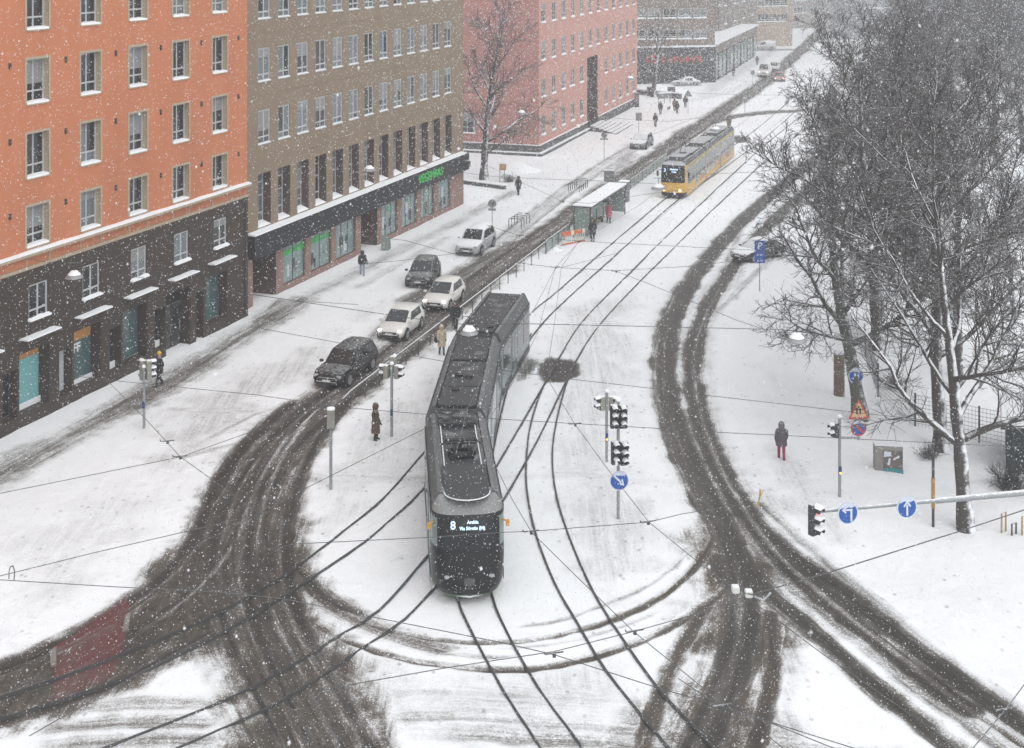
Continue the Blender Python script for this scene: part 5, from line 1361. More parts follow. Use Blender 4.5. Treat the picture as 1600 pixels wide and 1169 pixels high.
person('person in black coat standing beside the orange barrier', 926, 378, toward, (.02, .022, .024), (.015, .015, .018), 1.78, .45, hood=(.025, .027, .03), stride=.1)
person('person in pink coat under a dark umbrella at the tram shelter', 951, 349, toward + .4, (.45, .11, .16), (.025, .025, .03), 1.7, .5, stride=.1, umbrella=(.06, .065, .07))
person('person in purple grey coat and crimson trousers seen from behind', 1221, 720, PI / 2 - .1, (.085, .07, .082), (.30, .025, .085), 1.70, .32, hood=(.12, .11, .12), stride=.16, bulk=1.08)
person('walker in dark jacket closest to the grey parked SUV', 1024, 199, away, (.05, .055, .06), (.04, .04, .045), 1.75, .2, hood=(.04, .04, .04), stride=.22, group='walkers on the square')
person('stout person in dark coat walking toward the far corner', 1032, 179, toward, (.07, .065, .06), (.05, .05, .05), 1.74, .4, hood=(.08, .08, .07), stride=.14, bulk=1.15, group='walkers on the square')
person('person in reddish brown coat walking beside a companion', 1054, 174, away, (.20, .10, .08), (.05, .05, .05), 1.72, .4, hood=(.18, .09, .07), stride=.14, group='walkers on the square')
person('person in dark jacket beside the reddish brown coat', 1058, 178, away, (.06, .06, .062), (.03, .03, .03), 1.72, .25, hood=(.05, .05, .05), stride=.22, group='walkers on the square')
person('person in dark jacket next to the triangular sign', 1071, 169, toward, (.055, .055, .055), (.05, .05, .055), 1.76, .2, hood=(.05, .05, .05), stride=.12, group='walkers on the square')
person('person far up the street on the pavement by the pavilion', 1183, 102, away, (.06, .06, .065), (.04, .04, .045), 1.75, .3, hood=(.05, .05, .05), stride=.2, group='walkers in the far street')
person('person close to the glazed pavilion wall', 1146, 120, toward, (.07, .075, .08), (.05, .05, .05), 1.75, .3, hood=(.06, .06, .06), stride=.1, group='walkers in the far street')
person('brown coated person beside the rear of the yellow tram', 1139, 203, toward, (.13, .10, .08), (.09, .07, .06), 1.75, .5, hood=(.12, .09, .08), stride=.1)
# small dog on the square
p = G(1045, 172); dg = thing('dog', 'small grey dog between the walkers on the square', 'dog', (p.x, p.y, .0), 1.0)
skin_obj('body', [(0, 0, .34), (.25, 0, .36), (.38, 0, .48), (.52, 0, .50), (-.25, 0, .35), (-.40, 0, .46), (.22, .07, .18), (.24, .07, .02), (.22, -.07, .18), (.24, -.07, .02), (-.2, .07, .2), (-.27, .07, .11), (-.24, .07, .02), (-.2, -.07, .2), (-.27, -.07, .11), (-.24, -.07, .02)],
         [(0, 1), (1, 2), (2, 3), (0, 4), (4, 5), (1, 6), (6, 7), (1, 8), (8, 9), (4, 10), (10, 11), (11, 12), (4, 13), (13, 14), (14, 15)],
         [.11, .11, .07, .045, .09, .03, .04, .03, .04, .03, .05, .035, .03, .05, .035, .03], mk('dog_fur', (.16, .14, .12), .9), dg)

# ================================================================== SIGNS, SIGNALS, POSTS
def pole(par, h, r=.06, mat='steel', cap=True, x=0, y=0):
    q = MB(); q.tube([(x, y, -.1), (x, y, h)], r, 10); o = q.build('pole', M[mat], par, 40)
    if cap:
        q = MB(); q.lathe([(r * 1.5, 0), (r * 1.7, .06), (r * .9, .13), (.001, .14)], 10, (x, y, h)); q.build('snow_cap', M['snow'], o, 50)
    return o
def signal_head(par, x, y, z, rz, n=3, w=.30, mat='signal_back', lit=None, name='signal_head'):
    """housing facing local +x, hooded lamps one above the other"""
    g = .31; q = MB(); q.bbox((-.12, -w / 2, 0), (.10, w / 2, g * n)); o = q.build(name, M[mat], par, loc=(x, y, z), rz=rz); bevel(o, .04)
    for k in range(n):
        zz = g * (n - k - .5)
        lm = M['lens_red'] if lit == k else M['lens_dark']
        q = MB(); q.lathe([(.001, 0), (.10, 0), (.10, .02), (.001, .03)], 14, (.10, 0, zz), Matrix.Rotation(R(90), 3, 'Y')); q.build('lens', lm, o)
        q = MB(); rings = []
        for dx, rr in ((.10, .135), (.36, .115)):
            rings.append([(dx + (.0 if dx < .2 else -.10 * (1 - math.sin(a)) * .5), math.cos(a) * rr, zz + math.sin(a) * rr) for a in [R(-20) + R(220) * j / 10 for j in range(11)]] +
                         [(dx + (.0 if dx < .2 else -.10 * (1 - math.sin(a)) * .5), math.cos(a) * (rr - .015), zz + math.sin(a) * (rr - .015)) for a in [R(200) - R(220) * j / 10 for j in range(11)]])
        q.loft(rings); q.build('hood', M['black'], o, 50)
        q = MB(); rings = []
        for dx, rr in ((.09, .137), (.22, .13), (.33, .119)):
            rings.append([(dx, math.cos(a) * rr, zz + math.sin(a) * rr) for a in [R(35) + R(110) * j / 6 for j in range(7)]] + [(dx, math.cos(a) * (rr + .05 * math.sin(PI * j / 6)), zz + math.sin(a) * (rr + .06 * math.sin(PI * j / 6))) for j, a in reversed(list(enumerate([R(35) + R(110) * j / 6 for j in range(7)])))])
        q.loft(rings); q.build('hood_snow', M['snow'], o, 60)
    return o
def button_box(par, z=1.15, lit=False, x=.0, y=-.09):
    q = MB(); q.box((x, y, z), (.12, .09, .30)); o = q.build('push_button_box', mk('blue_box', (.02, .04, .16), .5), par); bevel(o, .02)
    if lit:
        q = MB(); q.lathe([(.001, 0), (.045, 0), (.001, .02)], 10, (x, y - .05, z - .1), Matrix.Rotation(R(90), 3, 'X')); q.build('button_light', M['lens_amber'], o)
def disc_sign(par, z, r, rz, x=0, y=0, face='sign_blue', rim='sign_white', glyph=None, rimw=.04, snowy=True):
    """round plate facing local -y of its own frame"""
    q = MB(); q.lathe([(.001, 0), (r, 0), (r, .02), (.001, .02)], 32, (0, 0, 0), Matrix.Rotation(R(90), 3, 'X')); o = q.build('round_sign', M[rim], par, loc=(x, y, z), rz=rz)
    q = MB(); q.lathe([(.001, 0), (r - rimw, 0), (r - rimw, .006), (.001, .006)], 32, (0, -.021, 0), Matrix.Rotation(R(90), 3, 'X')); q.build('sign_face', M[face], o)
    if glyph:
        for poly in glyph:
            q = MB(); q.prism([(a * r, b * r) for a, b in poly], .006, Matrix.Rotation(R(90), 3, 'X'), (0, -.028, 0)); q.build('sign_arrow', M['sign_white'], o)
    n = 9; top = [(math.cos(a) * (r - .012), math.sin(a) * (r - .012)) for a in [R(28) + R(124) * k / 14 for k in range(15)]]
    if snowy:
        low = [(-.84 * r + 1.68 * r * k / n, r * (.47 + .13 * ((k * 7 + 3) % 5) / 4)) for k in range(1, n)]
        q = MB(); q.prism(top + low, .007, Matrix.Rotation(R(90), 3, 'X'), (0, -.033, 0)); q.build('sign_snow', M['thin_snow'], o)
    return o
M['thin_snow'] = mk('thin_snow', (.55, .60, .70), .9, var=.25, scale=12)
ARROW_UP = [[(-.09, -.75), (.09, -.75), (.09, .25), (-.09, .25)], [(-.38, .12), (0, .72), (.38, .12), (.25, .05), (0, .38), (-.25, .05)]]
def rotp(polys, ang): c, s = math.cos(ang), math.sin(ang); return [[(x * c - y * s, x * s + y * c) for x, y in p] for p in polys]
ARROW_DR = rotp(ARROW_UP, R(-135))
ARROW_LEFT = [[(.22, -.75), (.40, -.75), (.40, .38), (.22, .38)], [(-.35, .22), (.22, .22), (.22, .38), (-.35, .38)], [(-.25, .0), (-.15, .10), (-.40, .30), (-.15, .50), (-.25, .60), (-.62, .30)]]
def at(px, py): p = G(px, py); return (p.x, p.y, 0.0)
face_cam = lambda px: math.atan2(0 - G(px, 700).y, 0 - G(px, 700).x)

def signal_post(label, px, py, h, heads, button=None, cap=True, box=False):
    t = thing('traffic_signal', label, 'traffic light', at(px, py)); pole(t, h, .065, 'steel', cap)
    for (x, y, z, rz, n, mat, lit) in heads: signal_head(t, x, y, z, rz, n, .32, mat, lit)
    if button is not None: button_box(t, 1.2, button)
    return t
signal_post('traffic signal with snowy heads on the left pavement', 225, 672, 2.95, [(.22, .05, 2.35, .5, 3, 'signal_back', None), (-.10, .22, 2.30, 2.2, 3, 'signal_back', None)], False)
t = thing('signal_post', 'grey post with a closed housing at the snowy island tip', 'traffic light', at(517, 767)); pole(t, 2.75, .065)
q = MB(); q.bbox((-.16, -.14, 2.62), (.16, .12, 3.42)); o = q.build('housing', M['signal_back'], t); bevel(o, .05); q = MB(); q.lathe([(.18, 3.42), (.17, 3.48), (.001, 3.50)], 12); q.build('snow_cap', M['snow'], o, 50)
signal_post('traffic signal with paired heads behind the patterned coat person', 612, 684, 3.4, [(.26, .02, 2.75, -.4, 2, 'signal_back', None), (-.26, .05, 2.75, PI - .3, 2, 'signal_back', None), (.05, .2, 2.8, 1.4, 3, 'signal_back', None)], False)
signal_post('slender signal post with four lamps left of the double signal', 948, 724, 3.15, [(.24, .0, 2.35, -.5, 2, 'signal_back', None), (-.24, .0, 2.35, PI + .5, 2, 'signal_back', None)], True)
t = signal_post('double stacked traffic signal above a blue arrow sign', 966, 813, 4.75, [(-.17, -.16, 3.72, -PI / 2 + .15, 3, 'black', None), (.18, -.16, 3.72, -PI / 2 + .15, 3, 'black', None), (-.13, -.16, 2.28, -PI / 2 + .25, 3, 'black', None), (.22, -.16, 2.26, -PI / 2 + .25, 3, 'black', None)], None)
disc_sign(t, 1.62, .39, .12, .03, -.10, glyph=ARROW_DR)
t = signal_post('slim signal post carrying a side bracket with two road signs', 1312, 779, 3.35, [(-.22, -.05, 2.55, PI + .6, 2, 'steel_dark', None)], True)
q = MB(); q.cyl((0, 0, 2.55), (.85, .05, 2.50), .035, 8); br = q.build('bracket', M['steel'], t)
q = MB(); q.cyl((.78, 0.05, 2.4), (.78, .05, 3.75), .03, 8); q.build('sign_upright', M['steel'], t)
ds = disc_sign(t, 2.92, .34, .15, .78, -.0, face='sign_blue', rim='sign_red', rimw=.07)
q = MB(); q.prism([(-.05, -.30), (.05, -.30), (.05, .30), (-.05, .30)], .006, Matrix.Rotation(R(90), 3, 'X') @ Matrix.Rotation(R(45), 3, 'Z'), (0, -.030, 0)); q.build('sign_bar', M['sign_red'], ds)
q = MB(); tri = [(-.46, -.40), (.46, -.40), (0, .42)]; q.prism(tri, .02, Matrix.Rotation(R(90), 3, 'X')); ts = q.build('triangle_sign', M['sign_red'], t, loc=(.78, -.02, 3.70), rz=.15)
q = MB(); q.prism([(x * .74, y * .74 - .015) for x, y in tri], .006, Matrix.Rotation(R(90), 3, 'X'), (0, -.021, 0)); q.build('sign_face', M['sign_yellow'], ts)
q = MB()
for (a, b, c, d) in ((-.13, -.20, -.06, .08), (.02, -.20, .09, .05), (-.20, -.02, .16, .03), (-.05, .06, .03, .14)): q.prism([(a, b), (c, b), (c, d), (a, d)], .005, Matrix.Rotation(R(90), 3, 'X'), (0, -.028, 0))
q.build('sign_symbol', M['black'], ts)
# mast arm with the two blue arrows and the red lit signal
mp_ = G(1600, 770, 5.9); m0 = G(1283, 799, 5.9); md = (mp_ - m0); end = m0 + md * 1.42
t = thing('signal_mast', 'mast arm with blue arrow signs and a red signal at the right', 'traffic light', (end.x, end.y, 0))
loc = lambda v: (v.x - end.x, v.y - end.y, v.z)
q = MB(); q.tube([loc(m0), loc(m0.lerp(mp_, .55)), loc(m0.lerp(mp_, .56)), loc(end)], [.05, .06, .085, .10], 10); q.build('mast_arm', M['steel'], t, 40)
q = MB(); q.tube([(0, 0, -.1), (0, 0, 6.1)], [.13, .10], 12); q.build('mast', M['steel'], t, 40)
for px, py, gl in ((1323, 799, ARROW_LEFT), (1415, 790, ARROW_UP)):
    c = G(px, py, 5.9 - .0); c = Vector((c.x, c.y - .12, c.z)); disc_sign(t, loc(c)[2], .335, .22, loc(c)[0], loc(c)[1], glyph=gl)
c = G(1272, 828, 5.55); hd = signal_head(t, loc(c)[0], loc(c)[1], loc(c)[2] - .15, -.9, 3, .32, 'steel_dark', 0)
q = MB(); q.cyl(loc(m0), (loc(c)[0], loc(c)[1], loc(m0)[2]), .04, 8); q.build('head_clamp', M['steel'], t)

def sign_post(name, label, px, py, h, builder, r=.035, cat='sign'):
    t = thing(name, label, cat, at(px, py)); pole(t, h, r, 'steel', False); builder(t, h); return t
def rect_sign(t, z, w, hh, mat, y=-.05, rz=0.0, name='sign_plate', x=0):
    q = MB(); q.bbox((-w / 2, -.012, -hh / 2), (w / 2, .012, hh / 2)); o = q.build(name, M[mat], t, loc=(x, y, z), rz=rz); bevel(o, .02, 1); return o
def b_park(t, h):
    a = rect_sign(t, h - .40, .70, .72, 'sign_blue', rz=.1); x = put('letter', text_mesh('P', .62, M['sign_white'], .004, .015), a, (0, -.02, 0)); x.rotation_euler = (R(90), 0, 0)
    b_ = rect_sign(t, h - .98, .70, .40, 'sign_blue', rz=.1); c = rect_sign(t, h - 1.36, .70, .32, 'sign_blue', rz=.1)
    for o, txt, sz in ((b_, 'P 2h', .2), (c, '8-18', .2)):
        x = put('letter', text_mesh(txt, sz, M['sign_white'], .003, .004), o, (0, -.02, 0)); x.rotation_euler = (R(90), 0, 0)
sign_post('parking_sign', 'blue parking sign with two plates before the snowy black car', 1187, 457, 3.45, b_park)
def b_ped(t, h):
    o = disc_sign(t, h - .38, .38, .1, 0, -.05)
    q = MB(); z = 0
    for (a, b, c, d) in ((-.10, -.05, .0, .12), (.06, -.12, .14, .05), (-.08, -.22, -.04, -.05), (.07, -.25, .11, -.1)): q.prism([(a, b), (c, b), (c, d), (a, d)], .005, Matrix.Rotation(R(90), 3, 'X'), (0, -.028, 0))
    q.build('sign_symbol', M['sign_white'], o)
sign_post('footpath_sign', 'round blue footpath sign in front of the leaning trunk', 1337, 655, 2.5, b_ped)
def b_back(t, h):
    q = MB(); q.lathe([(.001, 0), (.34, 0), (.34, .02), (.001, .02)], 28, (0, -.05, h - .34), Matrix.Rotation(R(90), 3, 'X')); o = q.build('round_plate', M['sign_grey'], t)
    q = MB(); q.box((.05, -.075, h - .34), (.10, .01, .34), M=Matrix.Rotation(.5, 3, 'Y')); q.build('back_brace', M['steel_dark'], o)
    rect_sign(t, h - .82, .60, .20, 'sign_grey', rz=-.1)
sign_post('round_sign', 'round grey sign back with a small plate near the white SUV', 769, 354, 2.2, b_back)
def b_box(t, h):
    q = MB(); q.bbox((-.05, -.15, h - .62), (.60, .15, h)); o = q.build('box_body', mk('ochre_box', (.36, .25, .10), .6, snow=.8), t); bevel(o, .03)
    q = MB(); q.tube([(.45, 0, -.1), (.45, 0, h - .6)], .035, 8); q.build('pole', M['steel'], t)
sign_post('box_sign', 'ochre box on two legs beside the bare tree', 781, 286, 1.85, b_box)
def b_small(t, h):
    q = MB(); q.lathe([(.001, 0), (.32, 0), (.32, .02), (.001, .02)], 24, (0, -.05, h - .3), Matrix.Rotation(R(90), 3, 'X')); q.build('round_plate', M['sign_grey'], t); rect_sign(t, h - .72, .8, .18, 'sign_grey')
sign_post('stop_sign', 'round sign on a thin pole before the grey parked SUV', 944, 251, 3.0, b_small)
sign_post('plate_sign', 'rectangular grey sign back above the grey parked SUV', 998, 214, 2.9, lambda t, h: (rect_sign(t, h - .5, .72, .95, 'sign_grey')))
def b_tri(t, h):
    q = MB(); q.prism([(-.55, -.45), (.55, -.45), (0, .5)], .02, Matrix.Rotation(R(90), 3, 'X')); q.build('triangle_plate', M['sign_grey'], t, loc=(0, -.05, h - .5))
sign_post('yield_sign', 'triangular sign back at the far crossing', 1075, 178, 3.3, b_tri)
sign_post('lane_sign', 'small square sign beside the far delivery van', 1176, 133, 2.4, lambda t, h: rect_sign(t, h - .35, .62, .65, 'sign_grey'))
sign_post('crossing_sign', 'square plate over a round sign on the far roadside', 1164, 182, 3.4, lambda t, h: (rect_sign(t, h - .4, .8, .7, 'sign_grey'), disc_sign(t, h - 1.2, .36, 0, 0, -.05, 'sign_grey', 'sign_grey')))
t = thing('ticket_machine', 'dark narrow box at the far corner of the pink building', 'machine', at(995, 168)); q = MB(); q.bbox((-.3, -.2, 0), (.3, .2, 2.0)); bevel(q.build('cabinet', M['steel_dark'], t), .04); q = MB(); q.bbox((-.22, -.23, .9), (.22, -.2, 1.7)); q.build('panel', M['sign_grey'], t)

# dark post with an orange band by the park trees
t = thing('banded_post', 'dark post with an ochre band beside the forked tree', 'post', at(1458, 824))
q = MB(); q.tube([(0, 0, -.1), (0, 0, 3.3)], .055, 8); q.build('pole', M['steel_dark'], t, 40)
q = MB(); q.tube([(0, 0, .75), (0, 0, 1.95)], .075, 8); q.build('band', mk('ochre_band', (.36, .20, .06), .6, snow=.3), t, 40)
# leaning yellow marker stake
t = thing('marker_stake', 'leaning yellow marker stake at the slushy road edge', 'stake', at(1184, 792)); 
q = MB(); q.tube([(0, 0, -.05), (.14, .05, .66)], .035, 6); q.tube([(.05, 0, .3), (.26, .05, .68)], .016, 5); q.tube([(.06, 0, .3), (.10, .05, .74)], .016, 5); q.build('stake', mk('stake_yellow', (.52, .34, .06), .6), t)

# ================================================================== RAILING, SHELTER, RACKS
rl = thing('railing', 'long low railing between the car queue and the tram platform', 'railing', at(547, 640))
A = G(547, 641); B = G(853, 397); o_ = A; dv = B - A; n = 19
def rel(v): return (v.x - A.x, v.y - A.y, v.z)
for k in range(n + 1):
    v = A.lerp(B, k / n); q = MB(); q.tube([rel(v) if False else (v.x - A.x, v.y - A.y, -.05), (v.x - A.x, v.y - A.y, .86)], .032, 8); q.build('post', M['steel_dark'], rl)
e0 = A - dv.normalized() * .9
q = MB(); q.tube([(e0.x - A.x, e0.y - A.y, .80), (0, 0, .90), (dv.x, dv.y, .90)], .032, 8); q.build('top_rail', M['steel'], rl, 40)
q = MB(); q.tube([(0, 0, .92), (dv.x, dv.y, .92)], .022, 6); q.build('rail_snow', M['snow'], rl, 40)
def panel_fence(label, pa, pb_, h=.95, n=4):
    A = G(*pa); B = G(*pb_); d = B - A; L = d.length; rz = math.atan2(d.y, d.x); t = thing('panel_fence', label, 'fence', (A.x, A.y, 0), rz)
    gm = M['fence_glass']
    for k in range(n + 1):
        q = MB(); q.bbox((L * k / n - .03, -.03, -.05), (L * k / n + .03, .03, h)); q.build('post', M['steel_dark'], t)
    for k in range(n):
        q = MB(); q.bbox((L * k / n + .05, -.012, .12), (L * (k + 1) / n - .05, .012, h - .06)); q.build('panel', gm, t)
    q = MB(); q.bbox((-.03, -.035, h), (L + .03, .035, h + .05)); q.build('top_rail', M['steel'], t)
M['fence_glass'] = mk('greenish_panel', (.22, .29, .26), .35, var=.25, scale=2)
panel_fence('green tinted panel fence before the orange barrier', (853, 397), (890, 369), .95, 4)
panel_fence('green tinted panel fence running on past the shelter', (985, 297), (1042, 254), .95, 10)

# shelter
p0, rz, L = frame_at((897, 372), (956, 331))
sh = thing('tram_shelter', 'glazed tram stop shelter with a snow covered flat roof', 'shelter', p0, rz); L = 10.2
q = MB(); q.bbox((-.15, -1.45, 2.42), (L + .15, .12, 2.52)); rf = q.build('roof', M['steel_dark'], sh)
for k in range(3):
    q = MB(); a, b = -.14 + (L + .28) * k / 3, -.14 + (L + .28) * (k + 1) / 3; q.bbox((a + .02, -1.44, 2.522), (b - .02, .11, 2.60 + .01 * k)); bevel(q.build('roof_snow', M['snow'], rf), .03)
for k in range(6):
    q = MB(); q.bbox((L * k / 5 - .04, -.04, -.05), (L * k / 5 + .04, .04, 2.42)); q.build('post', M['steel_dark'], sh)
for k in range(5):
    q = MB(); q.bbox((L * k / 5 + .06, -.012, .2), (L * (k + 1) / 5 - .06, .012, 2.3)); q.build('glass_panel', M['shelter_glass'] if 'shelter_glass' in M else M['fence_glass'], sh)
for x in (0.0, L):
    q = MB(); q.bbox((x - .012, -1.25, .2), (x + .012, -.06, 2.3)); q.build('end_panel', M['fence_glass'], sh)
    q = MB(); q.bbox((x - .04, -1.36, -.05), (x + .04, -1.28, 2.42)); q.build('post', M['steel_dark'], sh)
q = MB(); q.bbox((3.4, -.6, .42), (6.6, -.2, .47)); be = q.build('bench', M['wood'], sh)
for x in (3.6, 6.4): q = MB(); q.bbox((x, -.5, 0), (x + .06, -.3, .42)); q.build('bench_leg', M['steel_dark'], be)
v = G(968, 316); t = thing('advert_cabinet', 'tall grey cabinet at the far end of the shelter', 'cabinet', (v.x, v.y, 0), rz); q = MB(); q.bbox((0, -.7, -.05), (.9, .1, 1.75)); bevel(q.build('cabinet', mk('cabinet_grey', (.15, .16, .16), .5, var=.3), t), .04); q = MB(); q.bbox((-.02, -.72, 1.75), (.92, .12, 1.85)); bevel(q.build('snow_cap', M['snow'], t), .04)
v = G(952, 290); t = thing('stop_display', 'small grey box sign behind the shelter roof', 'sign', (v.x, v.y, 0)); pole(t, 1.3, .05, 'steel', False); q = MB(); q.bbox((-.5, -.15, .4), (.5, .15, 1.4)); bevel(q.build('box_body', M['sign_grey'], t), .03); q = MB(); q.bbox((-.5, -.15, 1.402), (.5, .15, 1.5)); q.build('snow_cap', M['snow'], t)

# orange and white barrier
p0, rz, L = frame_at((879, 385), (915, 378)); bt = thing('road_barrier', 'orange and white slatted road barrier beside the shelter', 'barrier', p0, rz); L = 2.3
M['barr_o'] = mk('barrier_orange', (.62, .13, .03), .5, snow=.5, lo=.6, hi=1.1); M['barr_w'] = mk('barrier_white', (.66, .64, .60), .5, snow=.5, lo=.6, hi=1.1)
for k in range(8):
    q = MB(); q.bbox((L * k / 8, -.03, .74), (L * (k + 1) / 8 - .004, .03, 1.06)); q.build('top_board', M['barr_o'] if k % 4 != 3 else M['barr_w'], bt)
for k in range(12):
    q = MB(); q.bbox((.04 + (L - .1) * k / 11 - .025, -.02, .18), (.04 + (L - .1) * k / 11 + .025, .02, .738)); q.build('slat', M['barr_w'], bt)
for z, m_ in ((.10, 'barr_o'), (.06, 'barr_w')):
    q = MB(); q.bbox((0, -.028 - (.002 if m_ == 'barr_w' else 0), z - .02), (L, .028, z + .075 if m_ == 'barr_o' else z - .01)); q.build('bottom_board', M[m_], bt)
for x in (.15, L - .15): q = MB(); q.bbox((x - .14, -.4, -.03), (x + .14, .4, .05)); bevel(q.build('foot', M['black'], bt), .02)

def bike_rack(label, px, py, n, dx=.75):
    p = G(px, py); rz = LANE_DIR; t = thing('bike_rack', label, 'bike rack', (p.x, p.y, 0), rz)
    for k in range(n):
        x = k * dx; q = MB(); q.tube([(x, 0, -.05), (x, 0, .72), (x, -.10, .82), (x, -.95, .82), (x, -1.05, .72), (x, -1.05, -.05)], .035, 7); q.build('hoop', M['steel_mid'], t, 40)
M['steel_mid'] = mk('rack_steel', (.12, .125, .13), .5, .3, snow=.3, lo=.7, hi=1.1)
bike_rack('row of bike hoops in the snow behind the shelter', 888, 301, 5)
bike_rack('row of bike hoops in the snow near the round sign', 795, 357, 4)
# low wall, snow heap
p0, rz, L = frame_at((724, 288), (789, 297)); t = thing('low_wall', 'low grey stone wall capped with snow beside the bare tree', 'wall', p0, rz); q = MB(); q.bbox((0, -.2, -.1), (L, .2, .38)); q.build('stone', M['plinth'], t); q = MB(); q.bbox((.0, -.21, .382), (L, .21, .5)); bevel(q.build('snow_cap', M['snow'], t), .05)
def mound(label, px, py, rx, ry, h, seed):
    p = G(px, py); mb = MB(); nr, na = 10, 28; vs = [(0, 0, h)]; fs = []
    for i in range(1, nr + 1):
        f = i / nr
        for k in range(na):
            a = 2 * PI * k / na; x, y = math.cos(a) * f * rx, math.sin(a) * f * ry
            b = float(vnoise(np.array([x + seed * 9.0]), np.array([y]), .6, 30)[0]) - .5
            vs.append((x * (1 + .15 * b), y * (1 + .15 * b), h * (1 - f ** 1.3) * (1 + .5 * b) - .06 * f))
    for k in range(na): fs.append((0, 1 + k, 1 + (k + 1) % na))
    for i in range(nr - 1):
        for k in range(na): fs.append((1 + i * na + k, 1 + (i + 1) * na + k, 1 + (i + 1) * na + (k + 1) % na, 1 + i * na + (k + 1) % na))
    mb.add(vs, fs); o = mb.build('snow_heap', M['snow'], None, 60, loc=(p.x, p.y, 0)); return tag(o, label, 'snow heap')
mound('ploughed snow heap behind the ochre box sign', 806, 268, 2.8, 2.2, .9, 1)
mound('low ploughed snow bank before the sedan at the far corner', 1035, 142, 4.5, 2.5, 1.0, 2)
mound('small snow ridge beside the panel fence', 868, 392, .9, .5, .25, 3)
# far corner furniture
p0, rz, L = frame_at((995, 148), (1064, 155)); t = thing('corner_wall', 'dark low wall at the far corner of the square', 'wall', p0, rz); q = MB(); q.bbox((0, -.2, -.1), (L, .2, .75)); q.build('stone', M['plinth'], t); q = MB(); q.bbox((0, -.22, .752), (L, .22, .95)); bevel(q.build('snow_cap', M['snow'], t), .06)
for px, lab in ((1016, 'dark waste bin left of the far corner tree'), (1048, 'dark waste container on the far corner wall')):
    v = G(px, 149); t = thing('waste_bin', lab, 'bin', (v.x, v.y - .8, 0)); q = MB(); q.bbox((-.55, -.4, -.05), (.55, .4, 1.35)); bevel(q.build('bin_body', M['steel_dark'], t), .06); q = MB(); q.bbox((-.57, -.42, 1.352), (.57, .42, 1.5)); bevel(q.build('lid_snow', M['snow'], t), .05)
v = G(1028, 163); t = thing('notice_board', 'snow topped notice board on three thin legs', 'board', (v.x, v.y, 0), .5); q = MB(); q.bbox((0, -.06, .75), (2.2, .06, 1.5)); q.build('board', M['sign_grey'], t); q = MB(); q.bbox((-.03, -.3, 1.502), (2.23, .3, 1.62)); q.build('snow_cap', M['snow'], t)
for x in (.1, 1.1, 2.1): q = MB(); q.cyl((x, 0, -.05), (x, 0, .75), .04, 6); q.build('leg', M['steel_dark'], t)
# A-board by the shop door
v = G(603, 392); t = thing('sandwich_board', 'pale green sandwich board at the recessed shop door', 'sign board', (v.x, v.y, 0), rz * 0 + 1.3)
for s in (-1, 1):
    q = MB(); Mx = Matrix.Rotation(s * .2, 3, 'Y'); prof = [(-.32, 0), (.32, 0), (.32, .95)] + [(math.cos(a) * .32, .95 + math.sin(a) * .22) for a in [PI * k / 8 for k in range(1, 8)]] + [(-.32, .95)]
    q.v = [(Mx @ Vector((s * .0 + d_, a, b - .0))) + Vector((-s * .24, 0, 0)) for d_ in (-.015, .015) for a, b in prof]; q.v = [(-(x), y, z) if False else (x, y, z) for x, y, z in q.v]
    nn = len(prof); q.f = [list(range(nn))[::-1], list(range(nn, 2 * nn))] + [[i, (i + 1) % nn, nn + (i + 1) % nn, nn + i] for i in range(nn)]; q.m = [0] * len(q.f); q.build('board', M['fence_glass'], t)

# graffiti cabinet
v = G(1388, 741); t = thing('concrete_cabinet', 'small concrete cabinet painted with graffiti and a teal patch', 'cabinet', (v.x, v.y, 0), -.12)
q = MB(); q.bbox((-.58, -.02, -.05), (.62, .5, 1.22)); bevel(q.build('block', M['concrete'], t), .03)
M['graff'] = mk('graffiti', (.13, .11, .105), .7, var=.9, scale=6); M['teal_p'] = mk('teal_paint', (.05, .23, .26), .6, var=.4, scale=5)
q = MB(); q.bbox((-.22, -.045, .28), (.58, -.021, 1.02)); gp = q.build('painted_panel', M['graff'], t)
q = MB(); q.prism([(-.20, .75), (.10, .80), (.12, .98), (-.18, 1.0)], .01, Matrix.Rotation(R(90), 3, 'X'), (0, -.046, 0)); q.prism([(-.05, .42), (.05, .4), (.10, .7), (.02, .72)], .01, Matrix.Rotation(R(90), 3, 'X'), (0, -.046, 0)); q.prism([(.2, .62), (.45, .75), (.44, .85), (.2, .7)], .01, Matrix.Rotation(R(90), 3, 'X'), (0, -.046, 0)); q.build('graffiti_tag', M['sign_white'], gp)
q = MB(); q.prism([(-.24, .12), (.2, .16), (.62, -.02), (.62, .24), (.1, .30), (-.2, .24)], .012, Matrix.Rotation(R(90), 3, 'X'), (0, -.048, 0)); q.build('teal_patch', M['teal_p'], t)
# dark park shed at the right edge
v = G(1573, 741); t = thing('park_shed', 'dark green wooden shed with a snowy roof at the right edge', 'shed', (v.x, v.y, 0), -.34)
q = MB(); q.bbox((0.02, .02, -.1), (4.5, 3.5, 2.0)); q.build('shed_core', M['wall_dark_in'], t)
M['shed'] = mk('dark_green_boards', (.022, .035, .035), .7, var=.4, scale=2, stretch=(6, 6, .4))
for k in range(22):
    q = MB(); q.bbox((.205 * k, -.02, -.05), (.205 * k + .19, .018, 2.0)); q.build('plank', M['shed'], t)
for k in range(16):
    q = MB(); q.bbox((-.02, .03 + .215 * k, -.05), (.018, .03 + .215 * k + .2, 2.0)); q.build('plank', M['shed'], t)
q = MB(); q.loft([[(x, y, z) for x, z in ((-.25, 2.0), (-.25, 2.12), (4.7, 2.5), (4.7, 2.38))] for y in (-.3, 3.8)]); q.build('roof', M['steel_dark'], t)
